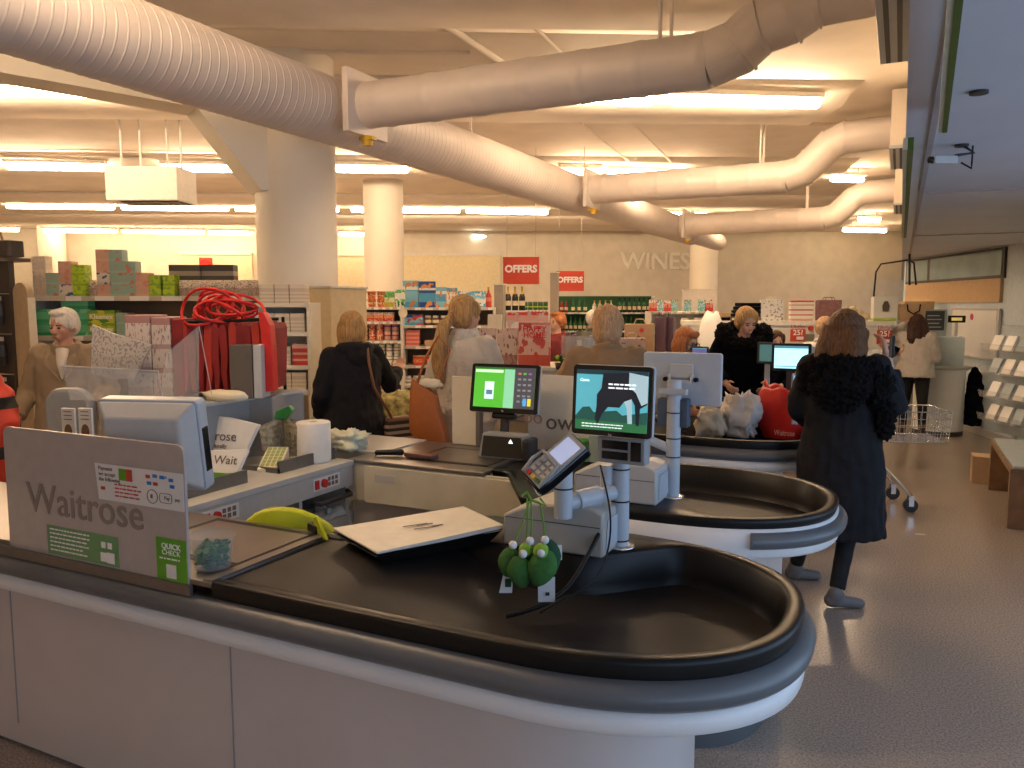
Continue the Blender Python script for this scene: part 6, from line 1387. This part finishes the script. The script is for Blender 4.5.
kind('dark_box', 'box', .28, .14, bands('t_dark', [(0, (.07, .06, .05)), (.3, (.3, .26, .2)), (.6, (.07, .06, .05))]), .12)
def col7(key, x0, n, lab, g, lev=0, y=.08): row(key, U7, lev, x0 * K7, 1, lab, 'box', g, n, y=y)
col7('tissue_box__w', 2, 3, 'cream square tissue box in the leftmost stack on the top shelf', 'cream tissue boxes, leftmost stack')
col7('tissue_box__t', 15, 2, 'teal cube tissue box with pink oval in the second stack on the top shelf', 'teal tissue boxes, second stack')
col7('tissue_box__b', 28, 1, 'white cube tissue box with blue rosette at foot of the third stack', None); row('tissue_box__p', U7, 0, 28 * K7, 1, 'pink cube tissue box above the blue rosette box in third stack', 'box', 'pink tissue boxes, third stack', 2, y=.08, z=U7[2][0] + .1005)
col7('tissue_box__l', 41, 3, 'lime green cube tissue box in the fourth stack on the top shelf', 'lime tissue boxes, fourth stack')
row('foil_pack', U7, 0, 54 * K7, 1, 'crinkled foil pack between the lime and pink tissue stacks', 'pack', None)
col7('tissue_box__p', 66, 1, 'pink cube tissue box at the foot of the tallest pink stack', None); row('tissue_box__b', U7, 0, 66 * K7, 1, 'white cube tissue box with blue rosette in the tallest pink stack', 'box', None, z=U7[2][0] + .101, y=.08); row('tissue_box__p', U7, 0, 66 * K7, 1, 'pink cube tissue box in upper half of the tallest pink stack', 'box', 'upper pink boxes in tallest stack', 2, z=U7[2][0] + .202, y=.08)
col7('tissue_box__t', 79, 4, 'teal cube tissue box in the tall stack right of the tallest pink stack', 'teal tissue boxes, tall stack')
col7('tissue_box__t', 92, 3, 'teal cube tissue box in the shorter stack right of the tall teal stack', 'teal tissue boxes, shorter stack')
col7('tissue_box__p', 105, 2, 'pink cube tissue box in the low stack left of the lime packs', 'pink tissue boxes, low stack')
col7('tissue_box__l', 118, 2, 'lime green tissue pack in the low stack right of pink boxes', 'lime packs, low stack'); col7('tissue_box__l', 130, 2, 'lime green tissue pack in the rightmost lime stack', 'lime packs, rightmost stack')
row('foil_pack', U7, 0, 145 * K7, 7, 'silvery foil pack on the top shelf behind the red bags', 'pack', 'foil packs behind the red bags', dx=.10)
row('dark_box', U7, 0, 128 * K7, 2, 'dark grey box at the back of the top tissue shelf', 'box', 'dark boxes at the back of the top shelf', y=.30, z=U7[2][0] + .14, dx=.30); row('dark_box', U7, 0, 128 * K7, 2, 'dark grey box supporting those at the back of the top tissue shelf', 'box', 'lower dark boxes at back of top shelf', y=.30, dx=.30)
row('tissue_box__g', U7, 1, 2 * K7, 2, 'green tissue box on the second shelf left of the white-haired head', 'box', 'green tissue boxes on second shelf', 2, dx=.245)
row('tissue_box__g', U7, 1, 28 * K7, 1, 'green tissue box topmost behind the white-haired head', 'box', None, z=U7[2][1] + .232)
ks = row('tissue_box__k', U7, 1, 54 * K7, 1, 'yellow-green printed tissue box right of the white-haired head', 'box', 'yellow-green boxes on second shelf', 2)
for o in [o for o in col.objects if o.get('group') == 'yellow-green boxes on second shelf']: text('lettering', 'Kleenex', .062, 'white_txt', o, (0, -.0605, .055), bold=.001)
row('tissue_box__t', U7, 1, 82 * K7, 1, 'teal tissue box right of the yellow-green boxes', 'box', 'teal boxes right of yellow-green ones', 2)
# beige rounded end board, dark rack with hanging packs, basket on top
w_, h_, c_, r_ = panel_at(17, 276, 32, 440, 6.3)
t = thing('end_board', 'beige round-topped end board between the dark rack and the tissue gondola', 'panel', (c_.x, c_.y, 0), r_ + .3)
build('board', MB().prism([(-.13, 0), (.10, 0), (.10, 1.75)] + [(-.015 + .115 * math.cos(q), 1.75 + .12 * math.sin(q)) for q in [PI * k / 10 for k in range(1, 10)]] + [(-.13, 1.75)], .05, (0, 0, 0), 'y'), mat('board_beige', (.50, .38, .24), .7), t, .006); build('edge_strip', MB().b2((.095, -.004, 0), (.105, .054, 1.75)), 'paper_cream', t)
w_, h_, c_, r_ = panel_at(-30, 262, 19, 440, 6.4)
t = thing('hook_rack', 'dark rack with hanging packs at the left edge of the photo', 'rack', (c_.x, c_.y, 0), r_); build('back_panel', MB().b2((-w_ / 2, .0, 0), (w_ / 2, .05, c_.z + h_)), 'shelf_dark', t); build('top_shelf', MB().b2((-w_ / 2, -.15, c_.z + h_), (w_ / 2, .2, c_.z + h_ + .03)), 'shelf_brown', t)
for k in range(5): build('hook_rail', MB().tube([(-w_ / 2, -.01, .5 + k * .32), (w_ / 2, -.01, .5 + k * .32)], .008, 6), 'chrome', t)
kind('hanging_pack__d', 'pouch', .10, .22, bands('hp1', [(0, (.02, .02, .03)), (.3, (.05, .06, .09)), (.7, (.02, .02, .03)), (.85, (.5, .45, .4))]), .03)
kind('hanging_pack__w', 'pouch', .10, .12, bands('hp2', [(0, (.6, .5, .42)), (.4, (.45, .25, .2)), (.6, (.65, .58, .5))]), .03)
UM = (t, Matrix.Translation((c_.x, c_.y, 0)) @ Matrix.Rotation(r_, 4, 'Z'), [.5 + .32 * k for k in range(5)], w_, r_)
for lev in range(5):
    row('hanging_pack__d', UM, lev, .0 + w_ / 2 - .24, 1, 'dark hanging pack on the hook rack at left edge', 'pack', 'dark hanging packs', y=-.06, z=UM[2][lev] - .24); row('hanging_pack__d', UM, lev, w_ / 2 - .12, 1, 'dark hanging pack on the hook rack at left edge', 'pack', 'dark hanging packs', y=-.06, z=UM[2][lev] - .24); row('hanging_pack__w', UM, lev, w_ / 2 - .18, 1, 'pale hanging pack on the hook rack at left edge', 'pack', 'pale hanging packs', y=-.10, z=UM[2][lev] - .10)
tz = c_.z + h_ + .03
t = thing('wicker_basket', 'brown wicker basket on top of the dark rack', 'basket', UM[1] @ Vector((.02, .02, tz)), r_); build('bowl', MB().lathe([(.09, 0), (.13, .10), (.12, .10), (.085, .01)], n=20), 'wicker', t); build('handle', MB().tube([(.125 * math.cos(q), 0, .10 + .16 * math.sin(q)) for q in [PI * k / 12 for k in range(13)]], .009, 6), 'wicker', t)
o = build('dark_bag', MB().prism(rrect(.16, .14, .03), .13), 'shelf_dark', None, .01, loc=UM[1] @ Vector((.22, .02, tz)), rz=r_); tag(o, 'dark boxy bag right of the wicker basket', 'bag')
# newspapers, patterned gift wrap rolls bags, red bags on wire rack
RD = 4.25
def rk(x, y, d=RD): return atd(x, y, d)
rr_ = math.atan2(rk(275, 320).y - rk(120, 320).y, rk(275, 320).x - rk(120, 320).x)
o0 = rk(120, 320); RM = Matrix.Translation((o0.x, o0.y, 0)) @ Matrix.Rotation(rr_, 4, 'Z'); Wr = (rk(275, 320).xy - o0.xy).length
def rx(px): return (px - 120) / 155 * Wr
def rzv(py, d=RD): return atd(200, py, d).z
t = thing('bag_rack', 'black wire rack carrying reusable bags behind the side cabinet', 'rack', (o0.x, o0.y, 0), rr_)
build('top_rail', MB().tube([(rx(178), .02, rzv(322)), (rx(262), .02, rzv(320)), (rx(262), .02, rzv(350))], .009, 8).tube([(rx(178), .30, rzv(322)), (rx(262), .30, rzv(320))], .009, 8), 'black_pl', t)
build('base_box', MB().b2((rx(118), .0, 0), (rx(270), .42, rzv(398))), 'grey_pl', t, .006)
for px in (122, 262):
    build('upright', MB().b2((rx(px), .36, rzv(400)), (rx(px) + .015, .375, rzv(318))), 'black_pl', t)
mat('bag_dkred', (.24, .012, .012), .75, var=.3, scale=5); mat('bag_red2', (.42, .03, .015), .7, var=.2, scale=5)
for k in range(11):
    x = rx(184 + k * 8.0); mb = MB(); zt_, zb = rzv(322 + (k % 3) * 1.5), rzv(392)
    w0 = .022; ph = k * 1.7
    sec = [[Vector((x + sx * w0 * q + .006 * math.sin(z * 30 + ph), y, z)) for sx, y in ((-1, -.02), (1, -.02), (1, .34), (-1, .34))] for z, q in ((zb, .55), (zb + .1, .75), ((zb + zt_) / 2, .9), (zt_ - .03, 1), (zt_, .5))]
    o = build('reusable_bag', MB().rings(sec, sm=False), 'bag_dkred' if k % 3 else 'bag_red2', None, .004, loc=(o0.x, o0.y, 0), rz=rr_); tag(o, 'dark red cloth bag hanging edge-on in the packed row', 'bag', 'dark red cloth bags on the rack')
x = rx(268); o = build('reusable_bag', MB().rings([[Vector((x + sx * .027 * q + dx, y, z)) for sx, y in ((-1, -.06), (1, -.06), (1, .03), (-1, .03))] for z, q, dx in ((rzv(391), .8, .015), (rzv(350), .9, .01), (rzv(325), 1.0, .0), (rzv(312), .5, -.02))], sm=False), 'red', None, .004, loc=(o0.x, o0.y, 0), rz=rr_); tag(o, 'bright red cloth bag at the right end of the row', 'bag')
t = thing('fabric_straps', 'tangle of red fabric handles looping above the packed red bags', 'straps', (o0.x, o0.y, 0), rr_)
random.seed(11)
for k in range(11):
    cx = rx(213 + random.uniform(-12, 14)); w_ = random.uniform(.08, .15); h_ = random.uniform(.04, .12); y0 = random.uniform(.0, .25); z0 = rzv(316) + random.uniform(-.01, .05); tl = random.uniform(-.2, .2)
    build('handle', MB().tube([(cx + w_ * math.cos(q), y0 + .05 * math.sin(q * 2 + k), z0 + tl * w_ * math.cos(q) + h_ * math.sin(q)) for q in [2 * PI * j / 18 for j in range(18)]], .0085, 6, closed=True), 'red', t)
random.seed(5)
mat_gw = bands('giftwrap', [(0, (.5, .4, .34)), (.12, (.62, .54, .46)), (.3, (.45, .3, .26)), (.36, (.62, .54, .46)), (.6, (.42, .28, .26)), (.66, (.64, .56, .48)), (.9, (.4, .2, .18))], blotch=(.38, .22, .2), bs=14, bt=.6)
for k, (xa, xb, m_, lab) in enumerate(((127, 152, mat_gw, 'pale bag printed with rows of small trees, left of the red-edged one'), (153, 172, mat_gw, 'pale bag printed with small trees, beside the dark red stripe'), (173, 184, 'bag_dkred', 'narrow dark red bag between the printed bags and the packed row'))):
    o = build('printed_bag', MB().b2((rx(xa), -.03 - .0 * k, rzv(397)), (rx(xb), .2, rzv(315 + k * 2))), m_, None, .006, loc=(o0.x, o0.y, 0), rz=rr_); tag(o, lab, 'bag')
t = thing('newspaper_bundle', 'fan of folded newspapers leaning against the printed bags', 'newspapers', (o0.x, o0.y, 0), rr_)
for k in range(7):
    x = rx(100 + k * 3.2); build('newspaper', MB().add([Vector(p) for p in [(x, -.12, rzv(372)), (x + .11, -.1, rzv(378)), (x + .15 + .01 * k, -.1, rzv(338 + k)), (x + .02, -.12, rzv(324 + k * 1.6)), (x, -.10, rzv(372)), (x + .11, -.08, rzv(378)), (x + .15 + .01 * k, -.08, rzv(338 + k)), (x + .02, -.1, rzv(324 + k * 1.6))]], [(0, 1, 2, 3), (4, 5, 6, 7), (0, 1, 5, 4), (1, 2, 6, 5), (2, 3, 7, 6), (3, 0, 4, 7)]), bands('news', [(0, (.55, .48, .4)), (.5, (.62, .55, .46))], blotch=(.35, .3, .25), bs=16, bt=.56), t)
t = thing('acrylic_holder', 'clear angled acrylic holder standing above the cashier monitor', 'holder', (o0.x, o0.y, 0), rr_)
t.location = (0, 0, 0); t.rotation_euler.z = 0
build('rear_sheet', MB().add([atd(x, y, 3.75) for x, y in ((158, 400), (199, 400), (199, 326), (168, 352))], [(0, 1, 2, 3)]), 'acryl', t); build('front_tray', MB().add([atd(x, y, 3.6) for x, y in ((70, 400), (163, 400), (158, 371), (62, 366))], [(0, 1, 2, 3)]), 'acryl', t)
build('rim', MB().tube([atd(62, 366, 3.6), atd(158, 371, 3.6), atd(163, 400, 3.6)], .003, 6).tube([atd(199, 326, 3.75), atd(212, 395, 3.75)], .002, 6), 'light_grey', t)
for m_ in t.children:
    if m_.name.startswith(('rear', 'front')):
        s_ = m_.modifiers.new('s', 'SOLIDIFY'); s_.thickness = .004
o = build('grey_box', MB().b2((rx(236), -.12, rzv(397)), (rx(258), .02, rzv(344))), mat('boxgrey', (.12, .10, .085), .5), None, .004, loc=(o0.x, o0.y, 0), rz=rr_); tag(o, 'tall dark grey box file in front of the red bags', 'box file')
o = build('grey_box', MB().b2((rx(259), -.12, rzv(397)), (rx(267), .02, rzv(344))), 'light_grey', None, .004, loc=(o0.x, o0.y, 0), rz=rr_); tag(o, 'narrow light grey box file right of the dark one', 'box file')
crumple('cream_carton', 'flat cream carton lying on the partition top below the red bags', 'carton', (atd(226, 400, 4.12).x, atd(226, 400, 4.12).y, 1.201), (.13, .06, .03), 'paper_cream', 21, None, .15)
# booklets and grey chair back at left
for k, px in enumerate((68, 85)):
    w_, h_, c_, r_ = panel_at(px - 8, 408, px + 8, 437, 3.1); t = thing('booklet', ['left white booklet standing behind the frosted screen', 'right white booklet standing behind the frosted screen'][k], 'booklet', c_, r_ - .1)
    build('cover', MB().b2((-w_ / 2, 0, -.04), (w_ / 2, .01, h_)), 'paper', t, .002); build('holder', MB().b2((-w_ / 2 - .004, -.012, -.06), (w_ / 2 + .004, .02, -.0)).b2((-.015, .0, -c_.z + .882), (.015, .012, -.06)), 'light_grey', t); build('oval_picture', MB().prism([(.5 * w_ * .6 * math.cos(q), .02 + .03 * math.sin(q)) for q in [2 * PI * j / 16 for j in range(16)]], -.001, (0, 0, 0), 'y'), 'wood', t); 
    for j in range(3): build('printed_line', MB().b2((-w_ * .3, -.0015, h_ * .6 + j * .015), (w_ * .3, 0, h_ * .6 + .003 + j * .015)), 'grey_txt', t)
w_, h_, c_, r_ = panel_at(42, 388, 92, 440, 3.95)
t = thing('office_chair', 'grey rounded chair back standing behind the white booklets', 'chair', (c_.x, c_.y, 0), r_)
build('backrest', MB().prism(rrect(w_, .42, .09, cy=c_.z + h_ - .21), .06, (0, 0, 0), 'y'), 'grey_pl', t, .02); build('stem', MB().b2((-.03, .02, .30), (.03, .05, c_.z + h_ - .4)), 'black_pl', t); build('seat', MB().prism(rrect(.42, .42, .1, cy=.25), .08, (0, 0, .45)), 'grey_pl', t, .02); build('gas_column', MB().cyl((0, .25, .0), (0, .25, .45), .03), 'black_pl', t)
o = build('red_jacket', remesh(MB().ell((0, 0, .95), (.12, .12, .36)), .015, 2, 'j', .03, 12), bands('tartan', [(0, c['red']), (.3, c['black']), (.4, c['red']), (.7, c['black']), (.8, c['red'])]), None, loc=(atd(-4, 400, 4.6).x, atd(-4, 400, 4.6).y, 0)); tag(o, 'red and black patterned jacket at the extreme left edge', 'jacket')
# white leaflet tiers and cream end panel right of the red bags
UL = unit('cream tiered stand of leaflets and red booklets right of the red bags', 256, 308, 288, 5.6, [303, 332, 366, 392], depth=.3, backm='paper_cream', shm='paper_cream', name='leaflet_shelving', ticket=False)
kind('leaflet_stack', 'box', .10, .13, bands('lf', [(0, (.6, .5, .36)), (.1, (.72, .63, .48)), (.2, (.6, .5, .36)), (.3, (.72, .63, .48)), (.4, (.6, .5, .36)), (.5, (.72, .63, .48)), (.6, (.6, .5, .36)), (.8, (.72, .63, .48))]), .15)
kind('red_booklets', 'box', .12, .15, bands('rb', [(0, (.5, .04, .03)), (.2, (.66, .4, .3)), (.3, (.5, .04, .03)), (.5, (.66, .4, .3)), (.6, (.5, .04, .03)), (.8, (.66, .4, .3))]), .15)
row('leaflet_stack', UL, 0, .02, 3, 'stack of cream leaflets on the top tier of the cream stand', 'leaflets', 'leaflets on the top tier'); row('leaflet_stack', UL, 1, .02, 3, 'stack of cream leaflets on the second tier of the cream stand', 'leaflets', 'leaflets on the second tier')
row('red_booklets', UL, 2, .24, 1, 'stack of red booklets on the third tier of the cream stand', 'booklets', None); row('leaflet_stack', UL, 2, .02, 2, 'stack of cream leaflets on the third tier of the cream stand', 'leaflets', 'leaflets on the third tier'); row('leaflet_stack', UL, 3, .02, 3, 'stack of cream leaflets on the lowest tier of the cream stand', 'leaflets', 'leaflets on the lowest tier')
pillar('tall cream gondola end panel left of the person in navy', 309, 333, 288, 400, 6.6, .5, mat('panel_cream', (.62, .50, .30), .6)); pillar('narrow grey post at the edge of the cream gondola end', 334, 340, 288, 340, 6.7, .1, 'shelf_grey')
# display of calendars on the third counter's far side
CDp = 6.0
def stand(label, x0, x1, y0, y1, d, m, tilt=-.15, name='calendar', cat='calendar', txt=None):
    w_, h_, c_, r_ = panel_at(x0, y0, x1, y1, d); t = thing(name, label, cat, c_, r_); t.rotation_euler = (tilt, 0, r_)
    build('card', MB().b2((-w_ / 2, 0, 0), (w_ / 2, .02, h_)), m, t, .002); build('edge', MB().b2((-w_ / 2 - .004, .002, -.004), (w_ / 2 + .004, .026, .008)), 'paper_cream', t)
    if txt:
        for s_, z, q in txt: text('lettering', s_, q, 'red', t, (0, -.003, z * h_), bold=.0015)
    return t
mp = bands('cal_pink', [(0, (.50, .08, .05)), (.25, (.62, .38, .30)), (.55, (.66, .45, .36)), (.8, (.66, .5, .42)), (.93, (.55, .2, .16))], blotch=(.5, .06, .04), bs=5, bt=.58)
mg = bands('cal_grey', [(0, (.3, .16, .13)), (.3, (.5, .38, .32)), (.8, (.56, .42, .36))], blotch=(.22, .08, .07), bs=7, bt=.62)
stand('large pink and white calendar with red lettering above the green screen monitor', 518, 550, 322, 366, CDp, mp, -.12, txt=(('HAPPY', .84, .06), ('HOME', .70, .06)))
stand('grey-pink calendar left of the large pink one, printed with small figures', 496, 517, 329, 366, CDp + .05, mg); stand('grey-pink calendar farthest left of the three above the monitor', 478, 495, 328, 366, CDp + .1, mg, -.12)
stand('small blank cream card leaning above the left calendar', 486, 500, 314, 364, CDp + .3, 'paper_cream', -.1, 'card', 'card')
bx = thing('display_table', 'pale table carrying the calendars behind the second counter', 'table', (atd(515, 400, CDp + .12).x, atd(515, 400, CDp + .12).y, 0), SA); zt_ = atd(515, 366.5, CDp).z
build('top', MB().b2((-.42, -.18, zt_ - .03), (.65, .40, zt_ - .001)), 'white_panel', bx, .004); build('front_panel', MB().b2((-.40, -.14, 0), (.62, -.12, zt_ - .03)), 'white_panel', bx); build('leg', MB().b2((-.4, .34, 0), (-.36, .38, zt_ - .03)), 'light_grey', bx); build('leg', MB().b2((.58, .34, 0), (.62, .38, zt_ - .03)), 'light_grey', bx)
o = stand('red and white checked bag behind the pink calendar', 506, 548, 312, 345, CDp + .7, bands('gingham', [(0, c['red']), (.2, c['pink']), (.35, c['red']), (.5, c['white']), (.7, c['pink']), (.9, c['red'])], blotch=(.6, .45, .4), bs=8), -.05, 'gift_bag', 'bag')
w_, h_, c_, r_ = panel_at(566, 334, 590, 366, 6.3)
t = thing('folder_rack', 'clear rack of blue and purple folders left of the sandy-haired head', 'rack', c_, r_)
for k, (x, m_, hh) in enumerate(((-.10, 'shelf_brown', .26), (-.055, 'dark_purple', .25), (-.01, 'pale_blue', .20), (.05, 'folder_blue', .22), (.09, 'folder_blue', .24))):
    mat('dark_purple', (.13, .07, .10), .5); mat('folder_blue', (.13, .19, .27), .5)
    build('folder', MB().b2((x, -.02, 0), (x + .038, .06, hh)), m_, t, .002)
build('clear_front', MB().b2((-.13, -.03, 0), (.15, -.026, .24)), 'acryl', t); build('shelf_base', MB().b2((-.14, -.03, -.02), (.16, .09, 0)), 'light_grey', t)
t = thing('plant_pot', 'small leafy plant left of the cow screen monitor top', 'plant', Vector((0, 0, 0)) + atd(560, 364, 5.9)); random.seed(3)
for k in range(7): q = k * .9; build('leaf', MB().ell((.03 * math.cos(q), .03 * math.sin(q), .02 + .006 * k), (.026, .012, .02), 10, rotm('Z', q)), 'lime' if k % 2 else 'darkgreen', t)
build('pot', MB().lathe([(.03, -.04), (.04, .01), (.035, .01), (.028, -.03)], n=16), 'black_pl', t)
w_, h_, c_, r_ = panel_at(615, 352, 640, 378, 5.4)
t = thing('till_monitor', 'pale till monitor lying back between the sandy head and the rear-facing monitor', 'monitor', (c_.x, c_.y, c_.z), r_ + .3); build('back_shell', MB().prism([(-.14, 0), (.14, 0), (.14, .14), (-.14, .16)], .04, (0, 0, 0), 'y'), 'light_grey', t, .008); build('stand', MB().b2((-.03, .01, -.36), (.03, .03, 0)), 'grey_pl', t)
# distant kraft bag and purple bags
def fbag(label, x0, x1, y0, y1, d, m, star=False):
    w_, h_, c_, r_ = panel_at(x0, y0, x1, y1, d); zt_ = atd(645, 352, 8.25).z - .004; h_ += c_.z - zt_; c_.z = zt_; t = thing('gift_bag', label, 'bag', c_, r_); build('bag_body', MB().b2((-w_ / 2, 0, 0), (w_ / 2, .12, h_)), m, t, .006)
    build('handle', MB().tube([(-w_ * .2, .0, h_), (-w_ * .12, 0, h_ + .05), (w_ * .12, 0, h_ + .05), (w_ * .2, 0, h_)], .006, 6), m, t)
    if star: build('star', MB().prism([(.035 * (1 if k % 2 else .45) * math.cos(PI / 5 * k), h_ * .78 + .035 * (1 if k % 2 else .45) * math.sin(PI / 5 * k)) for k in range(10)], -.003, (.02, 0, 0), 'y'), 'red', t); build('house_print', MB().prism([(-.08, .05), (.05, .05), (.05, .13), (-.01, .18), (-.08, .13)], -.003, (0, 0, 0), 'y'), 'shelf_brown', t)
    return t
fbag('kraft paper bag with a small red star right of the sandy-haired head', 625, 654, 324, 352, 8.2, 'kraft', True); fbag('purple and brown bag just right of the kraft star bag', 655, 665, 317, 346, 8.3, 'dark_purple'); fbag('narrow dark purple bag with a red square, rightmost beside the kraft bag', 666, 673, 317, 345, 8.4, 'dark_purple')
fbag('red and grey patterned bag low beneath the kraft star bag', 618, 645, 338, 356, 7.9, mg)
t = thing('promo_table', 'brown table under the kraft and purple bags', 'table', (atd(645, 352, 8.25).x, atd(645, 352, 8.25).y, 0), SA + .0); zt_ = atd(645, 352, 8.25).z
build('top', MB().b2((-.32, -.12, zt_ - .04), (.36, .32, zt_ - .005)), 'shelf_brown', t, .004); build('pedestal', MB().b2((-.28, -.06, 0), (.32, .28, zt_ - .04)), 'white_panel', t)
vs_ = sc.view_settings; vs_.view_transform = 'Standard'; vs_.look = 'None'; vs_.gamma = 1; vs_.use_curve_mapping = False; vs_.exposure = 0.55
sc.cycles.use_denoising = True
sc.cycles.max_bounces = 6
